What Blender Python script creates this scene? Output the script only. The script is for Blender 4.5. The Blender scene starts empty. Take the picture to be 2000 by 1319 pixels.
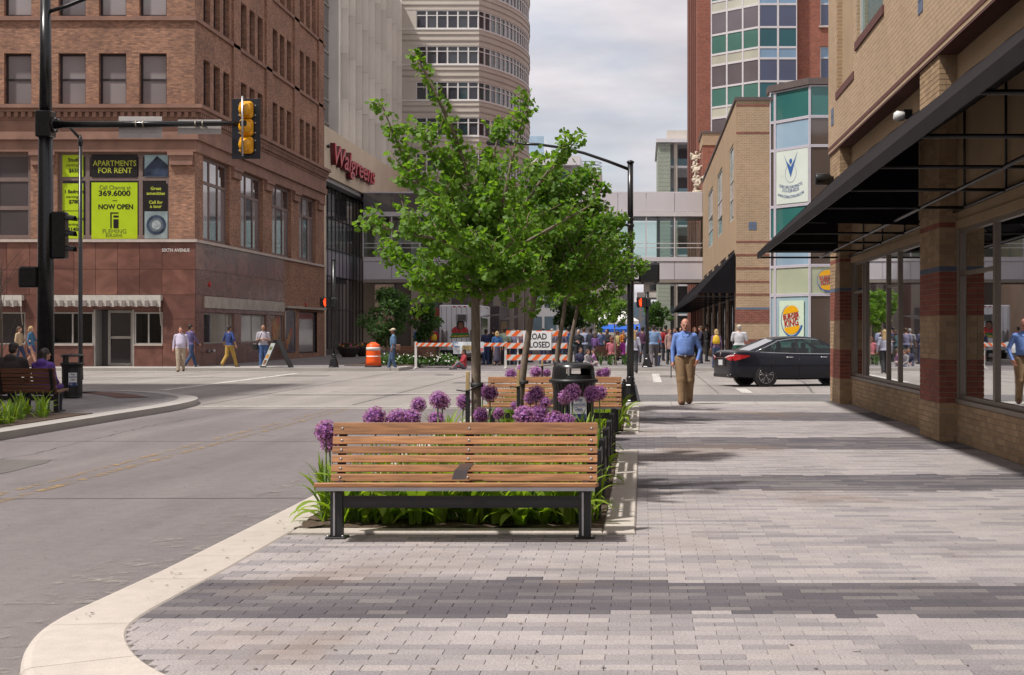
import bpy, math, random
import numpy as np
from mathutils import Vector, Matrix
R = math.radians
rnd = random.Random(7)
scene = bpy.context.scene
COL = scene.collection

# -- camera
cam_data = bpy.data.cameras.new("camera")
cam = bpy.data.objects.new("camera", cam_data); COL.objects.link(cam)
CAMZ, FPX = 1.55, 2900.0
cam.location = (0, 0, CAMZ); cam.rotation_euler = (R(90), 0, 0)
cam_data.sensor_width = 36; cam_data.lens = FPX / 2000 * 36
cam_data.shift_x = -0.1275; cam_data.shift_y = -0.00725
cam_data.clip_start = 0.1; cam_data.clip_end = 3000
scene.camera = cam

# -- sky, sun, exposure
SUN_DIR = Vector((0.50, 0.30, -1.0)).normalized()          # the way the light travels
SUN_EL = math.asin(-SUN_DIR.z)
world = bpy.data.worlds.new("World"); scene.world = world; world.use_nodes = True
nt = world.node_tree; nt.nodes.clear()
def wn(t, **k):
  n = nt.nodes.new(t)
  for a, b in k.items(): setattr(n, a, b)
  return n
sky = wn("ShaderNodeTexSky", sky_type='NISHITA', sun_disc=False)
sky.sun_elevation = SUN_EL
sky.sun_rotation = math.atan2(-SUN_DIR.x, -SUN_DIR.y)
sky.air_density = 1.0; sky.dust_density = 2.0
tc = wn("ShaderNodeTexCoord"); sep = wn("ShaderNodeSeparateXYZ")
nt.links.new(tc.outputs["Generated"], sep.inputs[0])
mz = wn("ShaderNodeMath", operation='ADD'); mz.inputs[1].default_value = 0.22
nt.links.new(sep.outputs["Z"], mz.inputs[0])
mzm = wn("ShaderNodeMath", operation='MAXIMUM'); mzm.inputs[1].default_value = 0.05
nt.links.new(mz.outputs[0], mzm.inputs[0])
vd = wn("ShaderNodeVectorMath", operation='DIVIDE')
comb = wn("ShaderNodeCombineXYZ")
for i in range(3): nt.links.new(mzm.outputs[0], comb.inputs[i])
nt.links.new(tc.outputs["Generated"], vd.inputs[0]); nt.links.new(comb.outputs[0], vd.inputs[1])
nz = wn("ShaderNodeTexNoise"); nz.inputs["Scale"].default_value = 1.9; nz.inputs["Detail"].default_value = 7; nz.inputs["Roughness"].default_value = 0.52
mp = wn("ShaderNodeMapping"); mp.inputs["Location"].default_value = (0.7, 1.3, 0.4); mp.inputs["Scale"].default_value = (1.0, 1.5, 1.0)
nt.links.new(vd.outputs[0], mp.inputs[0]); nt.links.new(mp.outputs[0], nz.inputs["Vector"])
cr = wn("ShaderNodeValToRGB")                              # cloud tone: grey bellies, pale tops
cr.color_ramp.elements[0].position = 0.33; cr.color_ramp.elements[0].color = (0.40, 0.382, 0.415, 1)
cr.color_ramp.elements[1].position = 0.64; cr.color_ramp.elements[1].color = (0.665, 0.637, 0.66, 1)
nt.links.new(nz.outputs["Fac"], cr.inputs[0])
nz2 = wn("ShaderNodeTexNoise"); nz2.inputs["Scale"].default_value = 0.9; nz2.inputs["Detail"].default_value = 6
mp2 = wn("ShaderNodeMapping"); mp2.inputs["Location"].default_value = (4.1, -2.2, 0.9)
nt.links.new(vd.outputs[0], mp2.inputs[0]); nt.links.new(mp2.outputs[0], nz2.inputs["Vector"])
cov = wn("ShaderNodeMapRange"); cov.inputs[1].default_value = 0.58; cov.inputs[2].default_value = 0.70
cov.inputs[3].default_value = 1.0; cov.inputs[4].default_value = 0.35; cov.clamp = True
nt.links.new(nz2.outputs["Fac"], cov.inputs[0])
bg1 = wn("ShaderNodeBackground"); bg1.inputs[1].default_value = 0.10
nt.links.new(sky.outputs[0], bg1.inputs[0])
bg2 = wn("ShaderNodeBackground"); bg2.inputs[1].default_value = 1.0
nt.links.new(cr.outputs[0], bg2.inputs[0])
mixw = wn("ShaderNodeMixShader"); nt.links.new(cov.outputs[0], mixw.inputs[0])
nt.links.new(bg1.outputs[0], mixw.inputs[1]); nt.links.new(bg2.outputs[0], mixw.inputs[2])
wo = wn("ShaderNodeOutputWorld"); nt.links.new(mixw.outputs[0], wo.inputs[0])

sun_data = bpy.data.lights.new("sun", 'SUN'); sun_data.energy = 3.55; sun_data.angle = R(3.0)
sun_data.color = (1.0, 0.955, 0.90)
sun = bpy.data.objects.new("sun", sun_data); COL.objects.link(sun)
sun.rotation_euler = SUN_DIR.to_track_quat('-Z', 'Y').to_euler()
sun.location = (-20, -5, 40)

scene.view_settings.view_transform = 'Standard'; scene.view_settings.look = 'None'
scene.view_settings.exposure = 0.42; scene.view_settings.gamma = 1.0
scene.view_settings.use_curve_mapping = False
scene.render.engine = 'CYCLES'
cy = scene.cycles
cy.use_denoising = True
try: cy.denoiser = 'OPENIMAGEDENOISE'
except Exception: pass
cy.max_bounces = 7; cy.diffuse_bounces = 3; cy.glossy_bounces = 4; cy.transmission_bounces = 5
cy.transparent_max_bounces = 10; cy.sample_clamp_indirect = 6.0
cy.caustics_reflective = False; cy.caustics_refractive = False

# -- helpers: places
def G(px, py, z=0.0):
  """ground point (height z) that the photograph shows at a pixel"""
  y = FPX * (CAMZ - z) / (py - 645.0)
  return ((px - 1255.0) / FPX * y, y)
def WX(px, Y): return (px - 1255.0) / FPX * Y
def WZ(py, Y): return CAMZ + (645.0 - py) / FPX * Y
def YX(px, X): return X * FPX / (px - 1255.0)          # depth of a pixel column on a wall x = X

# -- helpers: materials
MATS = {}
def nodes(m):
  m.use_nodes = True; t = m.node_tree
  return t, t.nodes["Principled BSDF"], t.nodes.new, t.links.new
def coords(t, kind):
  tcn = t.nodes.new("ShaderNodeTexCoord")
  return tcn.outputs[kind]
def mat(name, col, rough=0.6, metal=0.0, var=0.12, scale=6.0, bump=0.0, bscale=60.0, spec=0.5, coord="Object", coat=0.0, detail=5, emit=None, estr=0.0, stretch=None):
  """plain procedural material: colour broken up by two noises, optional fine relief"""
  if name in MATS: return MATS[name]
  m = bpy.data.materials.new(name); MATS[name] = m
  t, b, N, L = nodes(m)
  b.inputs["Roughness"].default_value = rough; b.inputs["Metallic"].default_value = metal
  b.inputs["Specular IOR Level"].default_value = spec
  if coat: b.inputs["Coat Weight"].default_value = coat; b.inputs["Coat Roughness"].default_value = 0.05
  c = coords(t, coord)
  if stretch:
    mpn = N("ShaderNodeMapping"); mpn.inputs["Scale"].default_value = stretch; L(c, mpn.inputs[0]); c = mpn.outputs[0]
  if var > 0:
    n1 = N("ShaderNodeTexNoise"); n1.inputs["Scale"].default_value = scale; n1.inputs["Detail"].default_value = detail; L(c, n1.inputs["Vector"])
    rp = N("ShaderNodeValToRGB"); e = rp.color_ramp.elements
    e[0].position = 0.3; e[1].position = 0.7
    e[0].color = (*[x * (1 - var) for x in col], 1); e[1].color = (*[min(1, x * (1 + var)) for x in col], 1)
    L(n1.outputs["Fac"], rp.inputs[0]); L(rp.outputs[0], b.inputs["Base Color"])
    rr = N("ShaderNodeMapRange"); rr.inputs[3].default_value = max(0, rough - 0.08); rr.inputs[4].default_value = min(1, rough + 0.08)
    L(n1.outputs["Fac"], rr.inputs[0]); L(rr.outputs[0], b.inputs["Roughness"])
  else:
    b.inputs["Base Color"].default_value = (*col, 1)
  if bump > 0:
    n2 = N("ShaderNodeTexNoise"); n2.inputs["Scale"].default_value = bscale; n2.inputs["Detail"].default_value = 4; L(c, n2.inputs["Vector"])
    bp = N("ShaderNodeBump"); bp.inputs["Strength"].default_value = bump; bp.inputs["Distance"].default_value = 0.01
    L(n2.outputs["Fac"], bp.inputs["Height"]); L(bp.outputs[0], b.inputs["Normal"])
  if emit:
    b.inputs["Emission Color"].default_value = (*emit, 1); b.inputs["Emission Strength"].default_value = estr
  return m
def brick_mat(name, c1, c2, mortar, bw=0.21, rh=0.075, ms=0.006, rough=0.85, stain=0.25, mott=1.0):
  if name in MATS: return MATS[name]
  m = bpy.data.materials.new(name); MATS[name] = m
  t, b, N, L = nodes(m); b.inputs["Roughness"].default_value = rough
  uv = coords(t, "UV")
  br = N("ShaderNodeTexBrick"); br.inputs["Scale"].default_value = 1.0
  br.inputs["Brick Width"].default_value = bw; br.inputs["Row Height"].default_value = rh
  br.inputs["Mortar Size"].default_value = ms; br.inputs["Mortar Smooth"].default_value = 0.1; br.inputs["Bias"].default_value = 0.0
  br.inputs["Color1"].default_value = (*c1, 1); br.inputs["Color2"].default_value = (*c2, 1); br.inputs["Mortar"].default_value = (*mortar, 1)
  L(uv, br.inputs["Vector"])
  n1 = N("ShaderNodeTexNoise"); n1.inputs["Scale"].default_value = 0.55; n1.inputs["Detail"].default_value = 8; n1.inputs["Roughness"].default_value = 0.65; L(uv, n1.inputs["Vector"])
  mr = N("ShaderNodeMapRange"); mr.inputs[1].default_value = 0.3; mr.inputs[2].default_value = 0.7; mr.inputs[3].default_value = 1 - stain; mr.inputs[4].default_value = 1 + stain * 0.5; L(n1.outputs["Fac"], mr.inputs[0])
  n3 = N("ShaderNodeTexNoise"); n3.inputs["Scale"].default_value = 9.0; n3.inputs["Detail"].default_value = 3
  mpn = N("ShaderNodeMapping"); mpn.inputs["Scale"].default_value = (0.5, 1.4, 1); L(uv, mpn.inputs[0]); L(mpn.outputs[0], n3.inputs["Vector"])
  mr3 = N("ShaderNodeMapRange"); mr3.inputs[1].default_value = 0.3; mr3.inputs[2].default_value = 0.7; mr3.inputs[3].default_value = 1 - 0.28 * mott; mr3.inputs[4].default_value = 1 + 0.2 * mott; L(n3.outputs["Fac"], mr3.inputs[0])
  mm = N("ShaderNodeMath"); mm.operation = 'MULTIPLY'; L(mr.outputs[0], mm.inputs[0]); L(mr3.outputs[0], mm.inputs[1])
  mx = N("ShaderNodeVectorMath"); mx.operation = 'SCALE'; L(br.outputs["Color"], mx.inputs[0]); L(mm.outputs[0], mx.inputs["Scale"])
  L(mx.outputs[0], b.inputs["Base Color"])
  bp = N("ShaderNodeBump"); bp.inputs["Strength"].default_value = 0.5; bp.inputs["Distance"].default_value = 0.006; bp.invert = True
  L(br.outputs["Fac"], bp.inputs["Height"]); L(bp.outputs[0], b.inputs["Normal"])
  return m
def glass_mat(name, tint=(0.5, 0.55, 0.55), ior=1.6, wav=0.0):
  """window pane: Fresnel mirror over a tinted see-through sheet, slightly wavy"""
  if name in MATS: return MATS[name]
  m = bpy.data.materials.new(name); MATS[name] = m; m.use_nodes = True
  t = m.node_tree; t.nodes.clear(); N, L = t.nodes.new, t.links.new
  fr = N("ShaderNodeFresnel"); fr.inputs[0].default_value = ior
  tr = N("ShaderNodeBsdfTransparent"); tr.inputs[0].default_value = (*tint, 1)
  gl = N("ShaderNodeBsdfGlossy"); gl.inputs["Roughness"].default_value = 0.015; gl.inputs[0].default_value = (0.92, 0.94, 0.95, 1)
  if wav:
    c = coords(t, "Object"); nn = N("ShaderNodeTexNoise"); nn.inputs["Scale"].default_value = 0.9; nn.inputs["Detail"].default_value = 1; L(c, nn.inputs["Vector"])
    bp = N("ShaderNodeBump"); bp.inputs["Strength"].default_value = wav; bp.inputs["Distance"].default_value = 0.1; L(nn.outputs["Fac"], bp.inputs["Height"]); L(bp.outputs[0], gl.inputs["Normal"])
  mx = N("ShaderNodeMixShader"); L(fr.outputs[0], mx.inputs[0]); L(tr.outputs[0], mx.inputs[1]); L(gl.outputs[0], mx.inputs[2])
  o = N("ShaderNodeOutputMaterial"); L(mx.outputs[0], o.inputs[0])
  return m
def dark_glass(name, col, rough=0.06, spec=0.9, wav=0.0):
  """coloured spandrel or curtain-backed glazing: body colour under a glossy face"""
  if name in MATS: return MATS[name]
  m = mat(name, col, rough=rough, var=0.18, scale=0.35, spec=spec, coat=0.6, detail=2)
  if wav:
    t = m.node_tree; b = t.nodes["Principled BSDF"]; c = coords(t, "Object")
    nn = t.nodes.new("ShaderNodeTexNoise"); nn.inputs["Scale"].default_value = 0.8; nn.inputs["Detail"].default_value = 1; t.links.new(c, nn.inputs["Vector"])
    bp = t.nodes.new("ShaderNodeBump"); bp.inputs["Strength"].default_value = wav; bp.inputs["Distance"].default_value = 0.1
    t.links.new(nn.outputs["Fac"], bp.inputs["Height"]); t.links.new(bp.outputs[0], b.inputs["Normal"]); t.links.new(bp.outputs[0], b.inputs["Coat Normal"])
  return m
def vcol_mat(name, rough=0.85, speck=0.12, sscale=160.0, bump=0.15, stain=0.12, stscale=0.8, rust=0.0):
  """takes each piece's own colour from the 'col' attribute, adds grain and stains"""
  if name in MATS: return MATS[name]
  m = bpy.data.materials.new(name); MATS[name] = m
  t, b, N, L = nodes(m); b.inputs["Roughness"].default_value = rough
  at = N("ShaderNodeAttribute"); at.attribute_name = "col"
  c = N("ShaderNodeNewGeometry").outputs["Position"]
  n1 = N("ShaderNodeTexNoise"); n1.inputs["Scale"].default_value = sscale; n1.inputs["Detail"].default_value = 2; L(c, n1.inputs["Vector"])
  m1 = N("ShaderNodeMapRange"); m1.inputs[1].default_value = 0.25; m1.inputs[2].default_value = 0.75; m1.inputs[3].default_value = 1 - speck; m1.inputs[4].default_value = 1 + speck; L(n1.outputs["Fac"], m1.inputs[0])
  n2 = N("ShaderNodeTexNoise"); n2.inputs["Scale"].default_value = stscale; n2.inputs["Detail"].default_value = 7; n2.inputs["Roughness"].default_value = 0.65; L(c, n2.inputs["Vector"])
  m2 = N("ShaderNodeMapRange"); m2.inputs[1].default_value = 0.3; m2.inputs[2].default_value = 0.7; m2.inputs[3].default_value = 1 - stain; m2.inputs[4].default_value = 1 + stain * 0.4; L(n2.outputs["Fac"], m2.inputs[0])
  mm = N("ShaderNodeMath"); mm.operation = 'MULTIPLY'; L(m1.outputs[0], mm.inputs[0]); L(m2.outputs[0], mm.inputs[1])
  sc = N("ShaderNodeVectorMath"); sc.operation = 'SCALE'; L(at.outputs["Color"], sc.inputs[0]); L(mm.outputs[0], sc.inputs["Scale"])
  if rust:                                    # brown soil stains and dark gum spots with their own outline
    n5 = N("ShaderNodeTexNoise"); n5.inputs["Scale"].default_value = 0.42; n5.inputs["Detail"].default_value = 6; n5.inputs["Distortion"].default_value = 0.6; L(c, n5.inputs["Vector"])
    m5 = N("ShaderNodeMapRange"); m5.inputs[1].default_value = 0.56; m5.inputs[2].default_value = 0.72; m5.inputs[4].default_value = rust; L(n5.outputs["Fac"], m5.inputs[0])
    mx = N("ShaderNodeMix"); mx.data_type = 'RGBA'; mx.inputs[7].default_value = (0.19, 0.135, 0.10, 1); L(m5.outputs[0], mx.inputs[0]); L(sc.outputs[0], mx.inputs[6])
    vo = N("ShaderNodeTexVoronoi"); vo.inputs["Scale"].default_value = 1.3; L(c, vo.inputs["Vector"])
    m6 = N("ShaderNodeMapRange"); m6.inputs[1].default_value = 0.018; m6.inputs[2].default_value = 0.03; m6.inputs[3].default_value = 0.45; m6.inputs[4].default_value = 1.0; L(vo.outputs["Distance"], m6.inputs[0])
    s6 = N("ShaderNodeVectorMath"); s6.operation = 'SCALE'; L(mx.outputs[2], s6.inputs[0]); L(m6.outputs[0], s6.inputs["Scale"]); L(s6.outputs[0], b.inputs["Base Color"])
  else: L(sc.outputs[0], b.inputs["Base Color"])
  if bump:
    bp = N("ShaderNodeBump"); bp.inputs["Strength"].default_value = bump; bp.inputs["Distance"].default_value = 0.004; L(n1.outputs["Fac"], bp.inputs["Height"]); L(bp.outputs[0], b.inputs["Normal"])
  return m
def leaf_mat(name, c1, c2, trans=0.45):
  if name in MATS: return MATS[name]
  m = bpy.data.materials.new(name); MATS[name] = m; m.use_nodes = True
  t = m.node_tree; t.nodes.clear(); N, L = t.nodes.new, t.links.new
  gi = N("ShaderNodeNewGeometry")
  c = coords(t, "Object"); nn = N("ShaderNodeTexNoise"); nn.inputs["Scale"].default_value = 3.0; nn.inputs["Detail"].default_value = 2; L(c, nn.inputs["Vector"])
  ad = N("ShaderNodeMath"); ad.operation = 'ADD'; L(gi.outputs["Random Per Island"], ad.inputs[0]); L(nn.outputs["Fac"], ad.inputs[1])
  oi = N("ShaderNodeObjectInfo"); a2 = N("ShaderNodeMath"); a2.operation = 'MULTIPLY_ADD'; a2.inputs[1].default_value = 0.5; L(oi.outputs["Random"], a2.inputs[0]); L(ad.outputs[0], a2.inputs[2])
  hf = N("ShaderNodeMath"); hf.operation = 'MULTIPLY'; hf.inputs[1].default_value = 0.42; L(a2.outputs[0], hf.inputs[0])
  rp = N("ShaderNodeValToRGB"); rp.color_ramp.elements[0].color = (*c1, 1); rp.color_ramp.elements[1].color = (*c2, 1)
  rp.color_ramp.elements[0].position = 0.15; rp.color_ramp.elements[1].position = 0.85; L(hf.outputs[0], rp.inputs[0])
  pb = N("ShaderNodeBsdfPrincipled"); pb.inputs["Roughness"].default_value = 0.55; pb.inputs["Specular IOR Level"].default_value = 0.35; L(rp.outputs[0], pb.inputs["Base Color"])
  tl = N("ShaderNodeBsdfTranslucent")
  br = N("ShaderNodeVectorMath"); br.operation = 'MULTIPLY'; br.inputs[1].default_value = (1.5, 1.6, 0.5); L(rp.outputs[0], br.inputs[0]); L(br.outputs[0], tl.inputs[0])
  mx = N("ShaderNodeMixShader"); mx.inputs[0].default_value = trans; L(pb.outputs[0], mx.inputs[1]); L(tl.outputs[0], mx.inputs[2])
  o = N("ShaderNodeOutputMaterial"); L(mx.outputs[0], o.inputs[0])
  return m

# -- helpers: things and meshes
def tag(o, label=None, cat=None, group=None, kind=None):
  if label: o["label"] = label
  if cat: o["category"] = cat
  if group: o["group"] = group
  if kind: o["kind"] = kind
  return o
def thing(name, label, cat, loc=(0, 0, 0), rz=0.0, group=None):
  o = bpy.data.objects.new(name, None); COL.objects.link(o)
  o.location = loc; o.rotation_euler = (0, 0, rz); o.empty_display_size = 0.2
  return tag(o, label, cat, group)
def adopt(o, parent, world=False):
  o.parent = parent
  if world:
    r = parent; loc = Vector((0, 0, 0))
    while r is not None: loc += r.location; r = r.parent
    o.matrix_parent_inverse = Matrix.Translation(-loc) if parent.type == 'EMPTY' else Matrix.Identity(4)
  return o
def copy_tree(o, parent=None):
  c = o.copy(); COL.objects.link(c)
  if parent is not None: c.parent = parent
  for ch in o.children: copy_tree(ch, c)
  return c
class MB:
  """collects boxes, tubes, sheets; build() links them as ONE mesh object"""
  def __init__(s): s.v = []; s.f = []; s.m = []; s.c = []; s.sm = []; s.cm = 0; s.cc = None; s.smooth = False
  def face(s, ids):
    s.f.append(ids); s.m.append(s.cm); s.c.append(s.cc); s.sm.append(s.smooth)
  def add(s, pts, faces):
    n = len(s.v); s.v.extend([tuple(p) for p in pts])
    for f in faces: s.face([n + i for i in f])
    return s
  def box(s, x0, x1, y0, y1, z0, z1):
    if x0 > x1: x0, x1 = x1, x0
    if y0 > y1: y0, y1 = y1, y0
    if z0 > z1: z0, z1 = z1, z0
    return s.add([(x0, y0, z0), (x1, y0, z0), (x1, y1, z0), (x0, y1, z0), (x0, y0, z1), (x1, y0, z1), (x1, y1, z1), (x0, y1, z1)],
          [(3, 2, 1, 0), (4, 5, 6, 7), (0, 1, 5, 4), (1, 2, 6, 5), (2, 3, 7, 6), (3, 0, 4, 7)])
  def cham(s, x0, x1, y0, y1, z0, z1, c=0.004):
    """box with its upper edges chamfered"""
    p = [(x0, y0, z0), (x1, y0, z0), (x1, y1, z0), (x0, y1, z0), (x0, y0, z1 - c), (x1, y0, z1 - c), (x1, y1, z1 - c), (x0, y1, z1 - c),
      (x0 + c, y0 + c, z1), (x1 - c, y0 + c, z1), (x1 - c, y1 - c, z1), (x0 + c, y1 - c, z1)]
    return s.add(p, [(8, 9, 10, 11), (0, 1, 5, 4), (1, 2, 6, 5), (2, 3, 7, 6), (3, 0, 4, 7), (4, 5, 9, 8), (5, 6, 10, 9), (6, 7, 11, 10), (7, 4, 8, 11)])
  def rbox(s, x0, x1, y0, y1, z0, z1, r=0.01):
    """box with all edges chamfered"""
    P = []; idx = {}
    X = (x0, x1); Yv = (y0, y1); Z = (z0, z1)
    for i in (0, 1):
      for j in (0, 1):
        for k in (0, 1):
          sx, sy, sz = (1 - 2 * i) * r, (1 - 2 * j) * r, (1 - 2 * k) * r
          for a in range(3):
            q = [X[i] + sx, Yv[j] + sy, Z[k] + sz]; q[a] = (X[i], Yv[j], Z[k])[a]
            idx[(i, j, k, a)] = len(P); P.append(tuple(q))
    F = []
    I = lambda i, j, k, a: idx[(i, j, k, a)]
    F.append([I(0, 0, 0, 0), I(0, 0, 1, 0), I(0, 1, 1, 0), I(0, 1, 0, 0)]); F.append([I(1, 0, 0, 0), I(1, 1, 0, 0), I(1, 1, 1, 0), I(1, 0, 1, 0)])
    F.append([I(0, 0, 0, 1), I(1, 0, 0, 1), I(1, 0, 1, 1), I(0, 0, 1, 1)]); F.append([I(0, 1, 0, 1), I(0, 1, 1, 1), I(1, 1, 1, 1), I(1, 1, 0, 1)])
    F.append([I(0, 0, 0, 2), I(0, 1, 0, 2), I(1, 1, 0, 2), I(1, 0, 0, 2)]); F.append([I(0, 0, 1, 2), I(1, 0, 1, 2), I(1, 1, 1, 2), I(0, 1, 1, 2)])
    for i in (0, 1):
      for j in (0, 1): F.append([I(i, j, 0, 0), I(i, j, 1, 0), I(i, j, 1, 1), I(i, j, 0, 1)])
      for k in (0, 1): F.append([I(i, 0, k, 0), I(i, 1, k, 0), I(i, 1, k, 2), I(i, 0, k, 2)])
    for j in (0, 1):
      for k in (0, 1): F.append([I(0, j, k, 1), I(1, j, k, 1), I(1, j, k, 2), I(0, j, k, 2)])
    for i in (0, 1):
      for j in (0, 1):
        for k in (0, 1): F.append([I(i, j, k, 0), I(i, j, k, 1), I(i, j, k, 2)])
    return s.add(P, F)
  def tube(s, path, r, n=8, cap=True):
    """round tube along a list of points; r is a number or one per point"""
    P = [Vector(p) for p in path]; rs = r if isinstance(r, (list, tuple)) else [r] * len(P)
    base = len(s.v); up = None; old = s.smooth; s.smooth = True
    for i, p in enumerate(P):
      d = (P[min(i + 1, len(P) - 1)] - P[max(i - 1, 0)]).normalized()
      if up is None:
        up = Vector((0, 0, 1)) if abs(d.z) < 0.9 else Vector((1, 0, 0))
      a = d.cross(up).normalized(); b = a.cross(d).normalized(); up = b
      for k in range(n):
        t = 2 * math.pi * k / n
        q = p + (a * math.cos(t) + b * math.sin(t)) * rs[i]; s.v.append(tuple(q))
    for i in range(len(P) - 1):
      for k in range(n):
        s.face([base + i * n + k, base + i * n + (k + 1) % n, base + (i + 1) * n + (k + 1) % n, base + (i + 1) * n + k])
    s.smooth = False
    if cap:
      s.face([base + k for k in reversed(range(n))]); s.face([base + (len(P) - 1) * n + k for k in range(n)])
    s.smooth = old
    return s
  def lathe(s, prof, cx=0, cy=0, n=16, smooth=True, axis='z'):
    base = len(s.v); old = s.smooth; s.smooth = smooth
    for r, h in prof:
      for k in range(n):
        t = 2 * math.pi * k / n
        if axis == 'z': s.v.append((cx + r * math.cos(t), cy + r * math.sin(t), h))
        elif axis == 'y': s.v.append((cx + r * math.cos(t), h, cy + r * math.sin(t)))
        else: s.v.append((h, cx + r * math.cos(t), cy + r * math.sin(t)))
    for i in range(len(prof) - 1):
      for k in range(n): s.face([base + i * n + k, base + i * n + (k + 1) % n, base + (i + 1) * n + (k + 1) % n, base + (i + 1) * n + k])
    s.smooth = False
    s.face([base + k for k in reversed(range(n))]); s.face([base + (len(prof) - 1) * n + k for k in range(n)])
    s.smooth = old
    return s
  def prism(s, poly, h0, h1, f=lambda a, b, h: (a, b, h)):
    """a 2-D outline pushed through a height"""
    n = len(poly)
    return s.add([f(a, b, h0) for a, b in poly] + [f(a, b, h1) for a, b in poly],
          [list(reversed(range(n))), list(range(n, 2 * n))] + [(i, (i + 1) % n, n + (i + 1) % n, n + i) for i in range(n)])
  def quad(s, a, b, c, d): return s.add([a, b, c, d], [(0, 1, 2, 3)])
  def build(s, name, mats, parent=None, world=True, weld=False):
    me = bpy.data.meshes.new(name)
    me.from_pydata(s.v, [], s.f)
    ms = mats if isinstance(mats, (list, tuple)) else [mats]
    for m in ms: me.materials.append(m)
    if len(ms) > 1: me.polygons.foreach_set("material_index", s.m)
    me.polygons.foreach_set("use_smooth", s.sm)
    me.update()
    # box-projected uv in metres
    nl = len(me.loops); vi = np.empty(nl, np.int32); me.loops.foreach_get("vertex_index", vi)
    co = np.array(s.v, np.float32).reshape(-1, 3)[vi]
    nf = len(me.polygons); nr = np.empty(nf * 3, np.float32); me.polygons.foreach_get("normal", nr); nr = np.abs(nr.reshape(-1, 3))
    lt = np.empty(nf, np.int32); me.polygons.foreach_get("loop_total", lt); ln = np.repeat(nr, lt, axis=0)
    ax = np.argmax(ln, axis=1)
    uv = np.where((ax == 0)[:, None], co[:, [1, 2]], np.where((ax == 1)[:, None], co[:, [0, 2]], co[:, [0, 1]]))
    me.uv_layers.new(name="UVMap").data.foreach_set("uv", uv.astype(np.float32).ravel())
    if any(c is not None for c in s.c):
      ca = me.color_attributes.new("col", 'FLOAT_COLOR', 'CORNER')
      fc = np.array([(*(c or (0.5, 0.5, 0.5)), 1.0) for c in s.c], np.float32)
      ca.data.foreach_set("color", np.repeat(fc, lt, axis=0).ravel())
    o = bpy.data.objects.new(name, me); COL.objects.link(o)
    if parent is not None: adopt(o, parent, world)
    return o
def struct(o): o["kind"] = "structure"; return o
def box(name, m, parent, x0, x1, y0, y1, z0, z1): return MB().box(x0, x1, y0, y1, z0, z1).build(name, m, parent)

FONT_CACHE = {}
def text(name, body, m, parent, at, size, facing='-y', bold=0.0, depth=0.002, align='CENTER', width=None, shear=0.0, arc=None, world=True):
  """flat lettering as a mesh; facing '-y' looks at the camera, '+x' looks right, '-x' looks left"""
  cu = bpy.data.curves.new(name, 'FONT'); cu.body = body; cu.size = size; cu.align_x = align; cu.align_y = 'CENTER'
  cu.extrude = depth; cu.offset = bold; cu.shear = shear; cu.resolution_u = 3
  tmp = bpy.data.objects.new(name + "_tmp", cu)
  COL.objects.link(tmp)
  dg = bpy.context.evaluated_depsgraph_get()
  me = bpy.data.meshes.new_from_object(tmp.evaluated_get(dg))
  bpy.data.objects.remove(tmp); bpy.data.curves.remove(cu)
  n = len(me.vertices); co = np.empty(n * 3, np.float32); me.vertices.foreach_get("co", co); co = co.reshape(-1, 3)
  if width and n:
    w = co[:, 0].max() - co[:, 0].min(); co[:, 0] *= width / w
  if arc:
    a = co[:, 0] / arc; r = arc - co[:, 1]
    co[:, 0] = np.sin(a) * r; co[:, 1] = arc - np.cos(a) * r
  u, v, d = co[:, 0].copy(), co[:, 1].copy(), co[:, 2].copy()
  if facing == '-y': out = np.stack([u, -d, v], 1)
  elif facing == '+x': out = np.stack([d, u, v], 1)
  elif facing == '-x': out = np.stack([-d, -u, v], 1)
  elif isinstance(facing, float):      # turned about z: facing angle from -y
    ca, sa = math.cos(facing), math.sin(facing)
    out = np.stack([u * ca + d * sa, u * sa - d * ca, v], 1)
  out = out + np.array(at, np.float32)
  me.vertices.foreach_set("co", out.astype(np.float32).ravel()); me.update()
  me.materials.clear(); me.materials.append(m)
  o = bpy.data.objects.new(name, me); COL.objects.link(o)
  if parent is not None: adopt(o, parent, world)
  return o

def facade(MBo, fmap, u0, u1, v0, v1, openings, reveal):
  """wall sheet with real openings; fmap(u, v, d) -> xyz, d = depth behind the face"""
  us = sorted({u0, u1, *[a for o in openings for a in o[:2] if u0 < a < u1]}); vs = sorted({v0, v1, *[a for o in openings for a in o[2:4] if v0 < a < v1]})
  for i in range(len(us) - 1):
    for j in range(len(vs) - 1):
      cu, cv = (us[i] + us[i + 1]) / 2, (vs[j] + vs[j + 1]) / 2
      if any(o[0] < cu < o[1] and o[2] < cv < o[3] for o in openings): continue
      MBo.quad(fmap(us[i], vs[j], 0), fmap(us[i + 1], vs[j], 0), fmap(us[i + 1], vs[j + 1], 0), fmap(us[i], vs[j + 1], 0))
  for a, b, c, d in [o[:4] for o in openings]:
    for (p, q) in (((a, c), (b, c)), ((b, c), (b, d)), ((b, d), (a, d)), ((a, d), (a, c))):
      MBo.quad(fmap(*p, 0), fmap(*q, 0), fmap(*q, reveal), fmap(*p, reveal))
  return MBo
def fbox(MBo, fmap, u0, u1, v0, v1, d0, d1):
  """box in a facade's own directions; d < 0 stands proud"""
  P = [fmap(u, v, d) for d in (d0, d1) for v in (v0, v1) for u in (u0, u1)]
  return MBo.add(P, [(0, 1, 3, 2), (4, 6, 7, 5), (0, 4, 5, 1), (1, 5, 7, 3), (3, 7, 6, 2), (2, 6, 4, 0)])
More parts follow.
